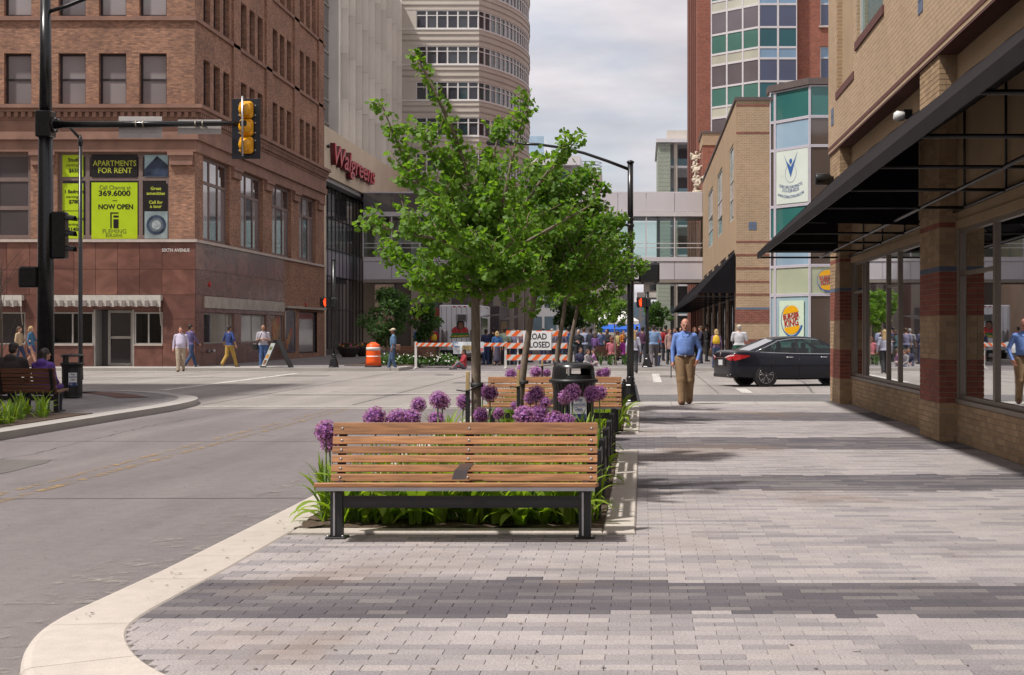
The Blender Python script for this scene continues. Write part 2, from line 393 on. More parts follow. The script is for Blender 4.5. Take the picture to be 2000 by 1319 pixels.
def window(parent, fmap, u0, u1, v0, v1, d, fr_m, pane_m, fw=0.06, rails=(), posts=(), name="window", panes=True):
  """window part: frame with optional rails (fractions) and posts, each light its own pane sub-part"""
  m = MB()
  fbox(m, fmap, u0, u0 + fw, v0, v1, d - 0.03, d + 0.05); fbox(m, fmap, u1 - fw, u1, v0, v1, d - 0.03, d + 0.05)
  fbox(m, fmap, u0 + fw, u1 - fw, v1 - fw, v1, d - 0.03, d + 0.05); fbox(m, fmap, u0 + fw, u1 - fw, v0, v0 + fw, d - 0.03, d + 0.05)
  rv = [v0] + [v0 + (v1 - v0) * k for k in rails] + [v1]; pu = [u0] + [u0 + (u1 - u0) * k for k in posts] + [u1]
  for k in rv[1:-1]: fbox(m, fmap, u0 + fw, u1 - fw, k - fw / 2, k + fw / 2, d - 0.025, d + 0.045)
  for k in pu[1:-1]: fbox(m, fmap, k - fw / 2, k + fw / 2, v0 + fw, v1 - fw, d - 0.028, d + 0.048)
  w = m.build(name, fr_m, parent)
  if panes:
    pm = pane_m if isinstance(pane_m, (list, tuple)) else [pane_m]
    k = 0
    for j in range(len(rv) - 1):
      for i in range(len(pu) - 1):
        e = fw * 0.45
        q = MB(); fbox(q, fmap, pu[i] + e, pu[i + 1] - e, rv[j] + e, rv[j + 1] - e, d + 0.008, d + 0.016)
        q.build("pane", pm[k % len(pm)], w, world=False); k += 1
  return w
# == the ground
ROADZ = -0.12
def road_mat(name, c1, c2, k_=1.0):
  """worn carriageway: broad dusty patches, lengthwise wheel wear, oil spots, fine aggregate"""
  m = bpy.data.materials.new(name); MATS[name] = m
  t, b, N, L = nodes(m); b.inputs["Roughness"].default_value = 0.92; b.inputs["Specular IOR Level"].default_value = 0.25
  c = N("ShaderNodeNewGeometry").outputs["Position"]
  def noise(scale, detail, stretch=None, dist=0.0, rough=0.6):
    n = N("ShaderNodeTexNoise"); n.inputs["Scale"].default_value = scale; n.inputs["Detail"].default_value = detail; n.inputs["Distortion"].default_value = dist; n.inputs["Roughness"].default_value = rough
    if stretch:
      mp_ = N("ShaderNodeMapping"); mp_.inputs["Scale"].default_value = stretch; L(c, mp_.inputs[0]); L(mp_.outputs[0], n.inputs["Vector"])
    else: L(c, n.inputs["Vector"])
    return n.outputs["Fac"]
  def rng(x, a, b_, lo, hi):
    r_ = N("ShaderNodeMapRange"); r_.inputs[1].default_value = a; r_.inputs[2].default_value = b_; r_.inputs[3].default_value = lo; r_.inputs[4].default_value = hi; L(x, r_.inputs[0]); return r_.outputs[0]
  def mul(a, b_):
    m_ = N("ShaderNodeMath"); m_.operation = 'MULTIPLY'; L(a, m_.inputs[0]); L(b_, m_.inputs[1]); return m_.outputs[0]
  base = N("ShaderNodeValToRGB"); e = base.color_ramp.elements; e[0].position = .3; e[1].position = .72; e[0].color = (*c1, 1); e[1].color = (*c2, 1)
  L(noise(0.35, 8, (1.0, 0.35, 1), 0.5), base.inputs[0])
  wear = rng(noise(0.8, 6, (1.3, 0.07, 1)), .35, .7, 1 - .14 * k_, 1 + .10 * k_)
  agg = rng(noise(95, 3, None, 0, .8), .3, .7, 1 - .24 * k_, 1 + .24 * k_)
  mott = rng(noise(7, 6), .3, .7, .92, 1.07)
  oil = rng(noise(1.6, 3, (1, 0.6, 1)), .64, .76, 1.0, 1 - .32 * k_)
  k = mul(mul(wear, agg), mul(mott, oil))
  sc = N("ShaderNodeVectorMath"); sc.operation = 'SCALE'; L(base.outputs[0], sc.inputs[0]); L(k, sc.inputs["Scale"]); L(sc.outputs[0], b.inputs["Base Color"])
  bp = N("ShaderNodeBump"); bp.inputs["Strength"].default_value = 0.5; bp.inputs["Distance"].default_value = 0.006; L(agg, bp.inputs["Height"]); L(bp.outputs[0], b.inputs["Normal"])
  return m
M_asph = road_mat("worn_asphalt", (0.152, 0.135, 0.136), (0.230, 0.206, 0.202))
M_conc_road = road_mat("concrete_paving", (0.235, 0.212, 0.198), (0.325, 0.296, 0.275))
M_conc = None
M_conc = road_mat("kerb_concrete", (0.43, 0.38, 0.335), (0.575, 0.52, 0.465), 0.6)
M_conc2 = mat("sidewalk_concrete", (0.36, 0.335, 0.31), rough=0.88, var=0.08, scale=1.2, bump=0.2, bscale=90, detail=8)
M_joint = mat("joint_sand", (0.17, 0.15, 0.13), rough=1.0, var=0.3, scale=9, bump=0.3)
M_pave_tex = brick_mat("grey_paver_field", (0.20, 0.185, 0.185), (0.27, 0.25, 0.245), (0.12, 0.105, 0.1), bw=0.223, rh=0.112, ms=0.004, stain=0.2)
M_pave_dark = brick_mat("dark_paver_field", (0.115, 0.108, 0.112), (0.165, 0.155, 0.155), (0.08, 0.075, 0.07), bw=0.223, rh=0.112, ms=0.004, stain=0.2)
def worn_paint(name, col, keep):
  """thermoplastic paint with its worn-through patches really open to the road below"""
  m = bpy.data.materials.new(name); MATS[name] = m; m.use_nodes = True; t = m.node_tree; t.nodes.clear(); N, L = t.nodes.new, t.links.new
  c = N("ShaderNodeNewGeometry").outputs["Position"]; n = N("ShaderNodeTexNoise"); n.inputs["Scale"].default_value = 5; n.inputs["Detail"].default_value = 9; n.inputs["Roughness"].default_value = .7; L(c, n.inputs["Vector"])
  r_ = N("ShaderNodeMapRange"); r_.inputs[1].default_value = .62 - keep * .5; r_.inputs[2].default_value = .80 - keep * .5; L(n.outputs["Fac"], r_.inputs[0])
  p = N("ShaderNodeBsdfPrincipled"); p.inputs["Base Color"].default_value = (*col, 1); p.inputs["Roughness"].default_value = .85; tr = N("ShaderNodeBsdfTransparent")
  mx = N("ShaderNodeMixShader"); L(r_.outputs[0], mx.inputs[0]); L(tr.outputs[0], mx.inputs[1]); L(p.outputs[0], mx.inputs[2]); o = N("ShaderNodeOutputMaterial"); L(mx.outputs[0], o.inputs[0])
  return m
M_white = worn_paint("road_paint_white", (0.50, 0.475, 0.44), 0.62)
M_yellow = worn_paint("road_paint_yellow", (0.34, 0.225, 0.105), 0.31)

struct(MB().quad((-900, -60, ROADZ), (900, -60, ROADZ), (900, 2500, ROADZ), (-900, 2500, ROADZ)).build("road", M_asph))
# concrete slabs of the crossing, with joints
_cx = struct(MB().box(-300, 300, 31.4, 60.6, ROADZ - 0.1, ROADZ + 0.003).build("crossing", M_conc_road))
_cw = struct(MB().box(-2.4, 40, 32.2, 38.2, ROADZ, ROADZ + 0.008).build("crosswalk_paving", M_pave_dark))
def marking(name, m, x0, x1, y0, y1, z=ROADZ + 0.012):
  return struct(MB().quad((x0, y0, z), (x1, y0, z), (x1, y1, z), (x0, y1, z)).build(name, m))
marking("crosswalk_line", M_white, -9.6, -2.6, 32.15, 32.42)
marking("crosswalk_line", M_white, -9.6, -3.2, 38.55, 38.80)
marking("crosswalk_line", M_white, 3.55, 30, 38.50, 38.75)
marking("crosswalk_line", M_white, -9.6, 2.4, 59.2, 59.5)
marking("stop_line", M_white, 2.63, 2.93, 39.2, 42.2)
marking("lane_line", M_white, 0.35, 0.62, 47.0, 56.5)
marking("crosswalk_line", M_white, -30, -14.5, 58.6, 58.9)
marking("crosswalk_line", M_white, -30, -14.0, 52.4, 52.65)
marking("crosswalk_line", M_white, -13.4, -13.1, 41, 57)
for xx in (-6.58, -6.30):
  y = 3.0
  while y < 31:
    L_ = rnd.uniform(2.2, 5.5)
    marking("centre_line", M_yellow, xx + rnd.uniform(-.01, .01), xx + 0.11, y, min(31.2, y + L_), ROADZ + 0.005); y += L_ + rnd.uniform(0.05, 0.5)
# saw-cut joints and tar lines in the carriageway
M_tar = mat("tar_joint", (0.115, 0.105, 0.098), rough=0.8, var=0.3)
for (x0, y0, x1, y1, w) in ((-40, 44.5, 40, 44.5, .05), (-40, 51.5, 40, 51.5, .05), (-6.45, 33, -6.4, 60, .05), (-2.9, 33, -2.9, 60, .04), (-9.8, 33, -9.8, 60, .04), (2, 39, 2, 60, .04), (-10, 14.6, -3.2, 14.75, .03), (-10, 22.3, -3.2, 22.2, .03)):
  dx, dy = x1 - x0, y1 - y0; l = math.hypot(dx, dy); nx, ny = -dy / l * w / 2, dx / l * w / 2; z = ROADZ + 0.0065
  struct(MB().quad((x0 + nx, y0 + ny, z), (x1 + nx, y1 + ny, z), (x1 - nx, y1 - ny, z), (x0 - nx, y0 - ny, z)).build("road_joint", M_tar))
# crack seal, patches and gutter dust: thin sheets laid on the carriageway
crg = random.Random(77)
M_patch = road_mat("asphalt_patch", (0.118, 0.107, 0.103), (0.175, 0.158, 0.150))
for k, (cx, cy, w, h) in enumerate(((-8.0, 17.5, 1.1, 3.2), (-5.2, 47.0, 1.6, 1.4), (1.2, 53.5, 1.2, 2.4), (-12.5, 54, 2.2, 1.5))):
  P = []
  for a in range(20):
    t_ = a / 20 * 6.2832; c_, s_ = math.cos(t_), math.sin(t_); r_ = 1 / max(abs(c_), abs(s_))
    P.append((cx + w / 2 * c_ * min(r_, 1.22) + crg.uniform(-.03, .03), cy + h / 2 * s_ * min(r_, 1.22) + crg.uniform(-.03, .03), ROADZ + 0.0042))
  struct(MB().add(P, [tuple(range(20))]).build("road_patch", M_patch))
def crack(pts, w):
  q = MB(); P = []
  full = []
  for i in range(len(pts) - 1):
    n_ = max(3, int(math.hypot(pts[i + 1][0] - pts[i][0], pts[i + 1][1] - pts[i][1]) / 0.22))
    for j in range(n_): t_ = j / n_; full.append((pts[i][0] + (pts[i + 1][0] - pts[i][0]) * t_ + crg.gauss(0, .025), pts[i][1] + (pts[i + 1][1] - pts[i][1]) * t_ + crg.gauss(0, .025)))
  for i, (x, y) in enumerate(full):
    a, b = full[max(0, i - 1)], full[min(len(full) - 1, i + 1)]; tx, ty = b[0] - a[0], b[1] - a[1]; l = math.hypot(tx, ty) + 1e-6; ww = w * crg.uniform(.5, 1.3)
    P += [(x - ty / l * ww, y + tx / l * ww, ROADZ + .0052), (x + ty / l * ww, y - tx / l * ww, ROADZ + .0052)]
  q.add(P, [(2 * i, 2 * i + 1, 2 * i + 3, 2 * i + 2) for i in range(len(full) - 1)]); struct(q.build("crack_seal", M_tar))
for pts in ([(-8.7, 15), (-8.2, 20), (-8.6, 26), (-8.3, 31)], [(-9.4, 24.6), (-6.0, 24.9), (-3.4, 24.5)], [(-12, 48), (-6, 48.6), (2, 48.1), (12, 48.7)], [(-4.4, 40), (-4.9, 50), (-4.5, 60)], [(4.5, 39), (5.2, 48), (4.8, 59)]):
  crack(pts, 0.007 if pts[0][1] < 30 else 0.03)
M_dust = worn_paint("gutter_dust", (0.30, 0.272, 0.25), 0.22)
# manhole covers
M_iron = mat("cast_iron", (0.06, 0.055, 0.05), rough=0.6, metal=0.5, var=0.3, scale=20)
for k, (px, py) in enumerate(((868, 733),)):
  gx, gy = G(px, py, ROADZ)
  o = MB().lathe([(0.36, ROADZ - 0.02), (0.36, ROADZ + 0.010), (0.30, ROADZ + 0.014)], gx, gy, 20, smooth=False).build("manhole_cover", M_iron)
  tag(o, ("round iron manhole cover in the crossing behind the first tree", "round iron manhole cover in the near lane of the street")[k], "manhole")

# -- near sidewalk: kerb, pavers
inner = [(-2.70, 30.2), (-2.70, 24.0), (-2.70, 18.0), (-2.70, 12.0), (-2.70, 9.6), (-2.72, 8.6), (-2.72, 8.08), (-2.67, 7.7), (-2.55, 7.36), (-2.36, 6.99), (-2.13, 6.67), (-1.80, 6.30), (-1.35, 5.95), (-0.95, 5.65), (-0.7, 5.3), (-0.58, 4.8), (-0.55, 4.2), (-0.55, 0.0), (-0.55, -6.0)]
outer = [(-3.12, 30.2), (-3.12, 24.0), (-3.12, 18.0), (-3.12, 12.0), (-3.13, 9.6), (-3.16, 8.6), (-3.17, 8.08), (-3.12, 7.62), (-3.0, 7.18), (-2.80, 6.70), (-2.52, 6.28), (-2.12, 5.86), (-1.62, 5.52), (-1.25, 5.25), (-1.08, 4.95), (-1.0, 4.6), (-0.97, 4.2), (-0.97, 0.0), (-0.97, -6.0)]
def smooth_line(pts, k=5):
  out = []
  for i in range(len(pts) - 1):
    p0 = pts[max(i - 1, 0)]; p1 = pts[i]; p2 = pts[i + 1]; p3 = pts[min(i + 2, len(pts) - 1)]
    for j in range(k):
      t = j / k
      out.append(tuple(0.5 * ((2 * p1[a]) + (-p0[a] + p2[a]) * t + (2 * p0[a] - 5 * p1[a] + 4 * p2[a] - p3[a]) * t * t + (-p0[a] + 3 * p1[a] - 3 * p2[a] + p3[a]) * t ** 3) for a in (0, 1)))
  return out + [pts[-1]]
# straight stretches stay straight
def line_of(pts):
  head = pts[:5]; tail = smooth_line(pts[4:], 5)
  hh = []
  for i in range(4):
    for j in range(4): t = j / 4; hh.append((head[i][0] + (head[i + 1][0] - head[i][0]) * t, head[i][1] + (head[i + 1][1] - head[i][1]) * t))
  return hh + tail
IN, OUT = line_of(inner), line_of(outer)
def kerb_stone(parent, a, b, ins, outs):
  """one cast length of kerb between indices a and b, rounded nose, battered face"""
  m = MB(); prof = []
  for i in range(a, b + 1):
    xi, yi = ins[i]; xo, yo = outs[i]
    e = 0.0
    if i == a: e = 0.003
    if i == b: e = -0.003
    dx, dy = xo - xi, yo - yi; l = math.hypot(dx, dy); ux, uy = dx / l, dy / l; tx, ty = -uy * 0, -1 * 0
    sec = [(xi, yi, -0.12), (xi, yi, -0.006), (xi + ux * .012, yi + uy * .012, 0.003), (xo - ux * .05, yo - uy * .05, 0.0), (xo - ux * .018, yo - uy * .018, -0.008), (xo - ux * .003, yo - uy * .003, -0.03), (xo + ux * .015, yo + uy * .015, -0.14)]
    prof.append(sec)
  n = len(prof[0]); base = 0
  P = [p for s_ in prof for p in s_]
  F = []
  for i in range(len(prof) - 1):
    for k in range(n - 1): F.append((i * n + k, i * n + k + 1, (i + 1) * n + k + 1, (i + 1) * n + k))
  F.append(tuple(range(n))); F.append(tuple(reversed(range((len(prof) - 1) * n, len(prof) * n))))
  m.add(P, F)
  o = m.build("kerb_stone", M_conc, parent, world=False)
  return o
gd = MB()
for i in range(len(OUT) - 1):
  (x0, y0), (x1, y1) = OUT[i], OUT[i + 1]; l = math.hypot(x1 - x0, y1 - y0); nx, ny = (y1 - y0) / l, -(x1 - x0) / l
  ex, ey = IN[i][0] - x0, IN[i][1] - y0; s_ = -1 if nx * ex + ny * ey > 0 else 1
  for (a, b, zz_) in ((-0.02, 0.30, .0060), (0.30, 0.75, .0034)):
    if a > 0 and i % 3 == 1: continue
    gd.quad((x0 + nx * s_ * a, y0 + ny * s_ * a, ROADZ + zz_), (x1 + nx * s_ * a, y1 + ny * s_ * a, ROADZ + zz_), (x1 + nx * s_ * b, y1 + ny * s_ * b, ROADZ + zz_), (x0 + nx * s_ * b, y0 + ny * s_ * b, ROADZ + zz_))
struct(gd.build("gutter_dust", M_dust))
kerb = MB()
for i in range(len(IN) - 1):
  kerb.quad((*IN[i], -0.02), (*OUT[i], -0.04), (*OUT[i + 1], -0.04), (*IN[i + 1], -0.02))
kerb = struct(kerb.build("kerb", mat("kerb_joint_dark", (0.2, 0.17, 0.14), rough=1.0)))
cuts = [0, 4, 7, 10, 13, 15, 18, 29, 40, len(IN) - 1]
for a, b in zip(cuts[:-1], cuts[1:]):
  ins, outs = list(IN), list(OUT)
  # leave a thin joint at each end of the stone
  def nudge(L_, i, j, e):
    d = math.hypot(L_[j][0] - L_[i][0], L_[j][1] - L_[i][1]); t = e / d
    L_[i] = (L_[i][0] + (L_[j][0] - L_[i][0]) * t, L_[i][1] + (L_[j][1] - L_[i][1]) * t)
  for L_ in (ins, outs):
    nudge(L_, a, a + 1, 0.003); nudge(L_, b, b - 1, 0.003)
  kerb_stone(kerb, a, b, ins, outs)

sw = MB()
for i in range(len(IN) - 1):
  sw.quad((IN[i][0] - 0.002, IN[i][1], -0.010), (IN[i + 1][0] - 0.002, IN[i + 1][1], -0.010), (60, IN[i + 1][1], -0.010), (60, IN[i][1], -0.010))
sidewalk = struct(sw.build("sidewalk", M_joint))
M_paver = vcol_mat("paver_stone", rough=0.92, speck=0.34, sscale=85, bump=0.3, stain=0.22, stscale=0.9, rust=0.75)
def inner_x(y):
  for i in range(len(IN) - 1):
    y0, y1 = IN[i][1], IN[i + 1][1]
    if y1 <= y <= y0 and y0 > y1:
      t = (y0 - y) / (y0 - y1); return IN[i][0] + (IN[i + 1][0] - IN[i][0]) * t
  return -0.55 if y < 5 else -2.70
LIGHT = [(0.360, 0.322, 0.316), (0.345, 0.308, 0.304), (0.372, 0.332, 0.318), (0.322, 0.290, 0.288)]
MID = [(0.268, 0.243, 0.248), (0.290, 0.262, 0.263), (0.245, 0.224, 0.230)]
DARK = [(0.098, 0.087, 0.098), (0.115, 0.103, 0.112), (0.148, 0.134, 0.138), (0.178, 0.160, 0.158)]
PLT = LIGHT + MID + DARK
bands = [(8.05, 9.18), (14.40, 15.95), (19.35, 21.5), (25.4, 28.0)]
PW, PD = 0.223, 0.1115
pav = MB(); pav_mesh = {}; n_ind = 0; near_pavers = []
r = 0; y = 4.2
prng = random.Random(11)
while y < 30.75:
  y1 = y + PD; yc = (y + y1) / 2
  x = -3.2 + (PW / 2 if r % 2 else 0) + 0.012
  run = 0; cls = None
  far = y > 22
  while x < 4.40:
    x1 = x + PW; xl = inner_x(yc)
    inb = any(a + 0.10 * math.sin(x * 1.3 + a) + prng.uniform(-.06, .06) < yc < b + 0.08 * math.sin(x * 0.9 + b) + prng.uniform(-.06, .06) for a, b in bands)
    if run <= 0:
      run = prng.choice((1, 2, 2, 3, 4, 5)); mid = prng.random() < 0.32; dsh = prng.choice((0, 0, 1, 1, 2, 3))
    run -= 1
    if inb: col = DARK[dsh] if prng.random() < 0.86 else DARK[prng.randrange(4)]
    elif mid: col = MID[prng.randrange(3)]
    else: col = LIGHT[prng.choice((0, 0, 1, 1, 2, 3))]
    a, b = x + 0.0013, x1 - 0.0013; c, d = y + 0.0013, y1 - 0.0013
    if b < xl + 0.03 or (b < -0.04 and (11.28 < yc < 19.12 or 22.35 < yc < 30.3)): x = x1; continue
    a = max(a, xl + 0.006)
    if a < -0.055 < b and (11.28 < yc < 19.12 or 22.35 < yc < 30.3): a = -0.050
    b = min(b, 4.352)
    if b - a < 0.02: x = x1; continue
    zt = prng.uniform(-0.0012, 0.0012)
    whole = abs((b - a) - (PW - 0.0026)) < 1e-6
    sx = 1255 + FPX * (a + PW / 2) / yc
    if whole and n_ind < 300 and yc > 6.75 and -60 < sx < 2060:
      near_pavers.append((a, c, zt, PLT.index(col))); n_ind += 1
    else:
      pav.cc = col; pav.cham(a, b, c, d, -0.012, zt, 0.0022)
    x = x1
  y = y1; r += 1
o = pav.build("paver_field", M_paver, sidewalk, world=False); o["kind"] = "stuff"
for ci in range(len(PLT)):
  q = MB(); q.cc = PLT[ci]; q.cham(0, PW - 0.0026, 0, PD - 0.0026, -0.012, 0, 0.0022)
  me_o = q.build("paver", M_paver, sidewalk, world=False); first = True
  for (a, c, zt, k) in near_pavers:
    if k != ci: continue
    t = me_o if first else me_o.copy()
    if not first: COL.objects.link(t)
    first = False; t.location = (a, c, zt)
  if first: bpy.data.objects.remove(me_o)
# pale concrete strip at the corner, flush with the pavers, stepping down to the crossing
strip = struct(MB().box(-3.1, 60, 30.80, 32.15, -0.2, 0.003).build("corner_strip", M_conc2))
for xx in (-1.2, 0.6, 2.4, 4.2, 6.0):
  struct(MB().quad((xx, 30.80, 0.0045), (xx + 0.012, 30.80, 0.0045), (xx + 0.012, 32.15, 0.0045), (xx, 32.15, 0.0045)).build("strip_joint", M_tar))

# -- left corner sidewalk (street side curve)
Lc = [(-9.75, -6), (-9.73, 12), (-9.73, 22.5), (-9.72, 27.6), (-9.68, 30.4), (-9.86, 32.6), (-10.25, 34.2), (-10.8, 35.3), (-11.7, 36.7), (-12.8, 37.8), (-14.4, 38.3), (-24, 38.4), (-60, 38.4)]
Lc = smooth_line(Lc, 4)
ls = MB(); n = len(Lc)
def inset(P, d):
  out = []
  for i, p in enumerate(P):
    a = P[max(i - 1, 0)]; b = P[min(i + 1, len(P) - 1)]
    tx, ty = b[0] - a[0], b[1] - a[1]; l = math.hypot(tx, ty); out.append((p[0] - ty / l * d, p[1] + tx / l * d))
  return out
Lk = inset(Lc, 0.42)
for i in range(n - 1):
  ls.quad((*Lk[i], 0.0), (-60, Lk[i][1], 0.0), (-60, Lk[i + 1][1], 0.0), (*Lk[i + 1], 0.0))
struct(ls.build("corner_sidewalk", M_pave_tex))
kk = MB()
for i in range(n - 1):
  a, b, c, d = Lc[i], Lc[i + 1], Lk[i], Lk[i + 1]
  kk.quad((*a, 0.004), (*b, 0.004), (*d, 0.006), (*c, 0.006)); kk.quad((a[0], a[1], ROADZ - .02), (b[0], b[1], ROADZ - .02), (*b, 0.004), (*a, 0.004))
struct(kk.build("corner_kerb", M_conc2))
tk = MB(); Li, Lo = inset(Lc, 1.05), inset(Lc, 1.75)
for i in range(n - 1):
  if 34.4 < Lc[i][1] < 38.2 and Lc[i][0] > -13.6: tk.quad((*Li[i], 0.008), (*Li[i + 1], 0.008), (*Lo[i + 1], 0.008), (*Lo[i], 0.008))
struct(tk.build("tactile_paving", brick_mat("tactile_red", (0.13, 0.06, 0.045), (0.16, 0.075, 0.055), (0.1, 0.05, 0.04), bw=0.06, rh=0.06, ms=0.006)))

# -- far sidewalks
struct(MB().box(-90, -10.3, 60.9, 130, -0.2, 0.0).build("far_left_sidewalk", M_pave_tex))
struct(MB().box(-90, -10.28, 60.55, 60.9, -0.2, 0.004).build("far_left_kerb", M_conc2))
struct(MB().box(-10.3, -9.95, 60.55, 130, -0.2, 0.004).build("far_street_kerb", M_conc2))
struct(MB().box(-90, -15.5, 60.9, 63.6, 0, 0.006).build("shopfront_paving", M_conc2))
struct(MB().box(-3.0, 60, 60.9, 400, -0.2, 0.0).build("far_right_sidewalk", M_pave_tex))
struct(MB().box(-3.0, 60, 60.55, 60.9, -0.2, 0.004).build("far_right_kerb", M_conc2))
struct(MB().box(-3.35, -3.0, 60.55, 400, -0.2, 0.004).build("far_right_street_kerb", M_conc2))

# fallen bits: dry leaf scraps and grit on the pavers, the kerb and the gutter
lrg = random.Random(123); q = MB()
for k in range(170):
  if k < 95: x, y, z = lrg.uniform(-2.6, 3.6), 6.7 + 13 * lrg.random() ** 1.6, 0.004
  elif k < 125: x, y, z = lrg.uniform(-3.05, -2.75), lrg.uniform(7.8, 14), 0.008
  else: x, y, z = lrg.uniform(-6, -3.3), lrg.uniform(8, 20), ROADZ + .008
  if -2.75 < x < -0.05 and 11.3 < y < 19.2: continue
  a, s_ = lrg.uniform(0, 6.28), lrg.uniform(.003, .011); c_, d_ = math.cos(a) * s_, math.sin(a) * s_
  q.cc = lrg.choice(((.05, .04, .03), (.12, .08, .04), (.2, .14, .07), (.03, .03, .03))); q.add([(x - c_ * 1.6, y - d_ * 1.6, z), (x + d_, y - c_, z + .002), (x + c_ * 1.6, y + d_ * 1.6, z + .001), (x - d_, y + c_, z + .003)], [(0, 1, 2, 3)])
tag(q.build("leaf_litter", vcol_mat("litter_bits", speck=0, bump=0, stain=0)), "scattered dry leaf scraps and grit on the paving", "litter", kind="stuff")
# == near building on the right
M_stucco = mat("tan_stucco", (0.36, 0.255, 0.155), rough=0.9, var=0.09, scale=1.5, bump=0.25, bscale=70)
M_tanbrick = brick_mat("tan_brick", (0.43, 0.285, 0.165), (0.37, 0.245, 0.142), (0.50, 0.42, 0.33), bw=0.21, rh=0.0762, ms=0.007, stain=0.12, mott=0.35)
M_redbrick = brick_mat("red_brick", (0.25, 0.075, 0.05), (0.21, 0.062, 0.043), (0.3, 0.2, 0.15), bw=0.21, rh=0.0762, ms=0.006, stain=0.15)
M_brickpc = vcol_mat("brick_piece", rough=0.85, speck=0.14, sscale=70, bump=0.2, stain=0.14, stscale=1.1)
M_mortar = mat("mortar", (0.33, 0.28, 0.225), rough=0.95, var=0.1, scale=20)
M_alu = mat("bronze_aluminium", (0.235, 0.195, 0.165), rough=0.45, metal=0.35, var=0.06)
M_shopglass = glass_mat("shop_glass", (0.34, 0.38, 0.37), ior=3.4)
M_awn = mat("black_canvas", (0.008, 0.007, 0.009), rough=0.9, spec=0.15, var=0.25, scale=3, bump=0.15, bscale=200)
M_awn2 = mat("faded_canvas", (0.016, 0.013, 0.0145), rough=0.9, spec=0.15, var=0.2, scale=3, bump=0.15, bscale=200)
M_black = mat("black_steel", (0.010, 0.010, 0.011), rough=0.38, var=0.2, scale=9, metal=0.2)
M_teal = dark_glass("teal_glass", (0.03, 0.135, 0.125), rough=0.10, spec=0.5)
M_redtrim = mat("dark_red_brick_trim", (0.12, 0.045, 0.04), rough=0.85, var=0.15, scale=8)
M_bluetile = mat("blue_tile", (0.115, 0.155, 0.235), rough=0.4, var=0.1, scale=10)
M_inside = mat("shop_interior", (0.20, 0.17, 0.14), rough=0.9, var=0.2, scale=0.8)
M_floor_in = mat("shop_floor", (0.18, 0.16, 0.14), rough=0.6, var=0.15, scale=2)
PXF, PXW = 4.12, 4.36
TANB = [(0.40, 0.27, 0.155), (0.36, 0.24, 0.138), (0.43, 0.295, 0.175), (0.33, 0.22, 0.13)]
REDB = [(0.26, 0.075, 0.048), (0.225, 0.066, 0.045), (0.285, 0.088, 0.055)]
BLUB = [(0.115, 0.145, 0.21), (0.10, 0.128, 0.19)]
CRS = 0.0762
def band_col(z, rg):
  if 0.53 < z < 1.14 or 1.75 < z < 2.36: return rg.choice(REDB)
  if 2.36 < z < 2.45: return rg.choice(BLUB)
  if 2.97 < z < 3.05: return rg.choice(REDB)
  return rg.choice(TANB)
nb = thing("corner_shop_building", "tan brick shop building with red banded piers and black awning on the right", "building", (6, 20, 0))
brg = random.Random(5); loose = []      # bricks as (screen size, x0, x1, y0, y1, z0, z1, colour)
JT = 0.005
def pier(y0, y1, ztop, tan_only=False):
  """pier with its bricks laid one by one: street face (west) and the face towards the camera"""
  core = MB().box(PXF + 0.004, PXW + 0.3, y0 + 0.004, y1 - 0.004, -0.02, ztop).build("pier", M_mortar, nb)
  k = 0; z = 0.0
  while z < ztop - 0.01:
    zc = z + CRS / 2; off = 0 if k % 2 else 0.105
    y = y0 - off
    while y < y1:
      a, b = max(y, y0), min(y + 0.21, y1)
      if b - a > 0.02: loose.append([PXF - 0.003, PXF + 0.09, a + JT if a > y0 else a - 0.003, b - JT, z + JT, z + CRS - JT, band_col(zc, brg), core])
      y += 0.21
    x = PXF + 0.095 - (0 if k % 2 else 0.105)
    while x < PXW:
      a, b = max(x, PXF + 0.095), min(x + 0.21, PXW)
      if b - a > 0.02: loose.append([a + JT * (a > PXF + .1), b - JT * 0.5, y0 - 0.003, y0 + 0.05, z + JT, z + CRS - JT, band_col(zc, brg), core])
      x += 0.21
    z += CRS; k += 1
  return core
pier(20.6, 22.05, 5.36); pier(31.0, 32.6, 5.36); pier(10.2, 11.65, 5.36)
# low wall under the shop windows: brick by brick
dado = MB().box(PXW + 0.004, PXW + 0.25, 2.0, 31.6, -0.02, 0.55).build("window_dado", M_mortar, nb)
z = 0.0; k = 0
while z < 0.53:
  for (ya, yb) in ((11.65, 20.6), (22.05, 31.0)):
    y = ya - (0 if k % 2 else 0.105)
    while y < yb:
      a, b = max(y, ya), min(y + 0.21, yb)
      if b - a > 0.02: loose.append([PXW - 0.003, PXW + 0.06, a + JT, b - JT, z + JT, z + CRS - JT, brg.choice(TANB), dado])
      y += 0.21
  z += CRS; k += 1
def brick_px(b):
  y = b[2]; x0 = 1255 + FPX * b[0] / y
  if x0 > 2010 or 645 - FPX * (b[5] - CAMZ) / y < -10: return 0
  w = max(FPX * (b[1] / b[2] - b[0] / b[2]), FPX * abs(b[0] / b[2] - b[0] / b[3])); h = FPX * (b[5] - b[4]) / y
  return w * h
loose.sort(key=brick_px, reverse=True)
rest = {}
for i, b in enumerate(loose):
  if i < 300:
    q = MB(); q.cc = b[6]; q.box(*b[:6]); q.build("brick", M_brickpc, b[7], world=False)
  else:
    q = rest.setdefault(b[7].name, (MB(), b[7]))[0]; q.cc = b[6]; q.box(*b[:6])
for q, p in rest.values():
  o = q.build("brickwork", M_brickpc, p, world=False); o["kind"] = "stuff"
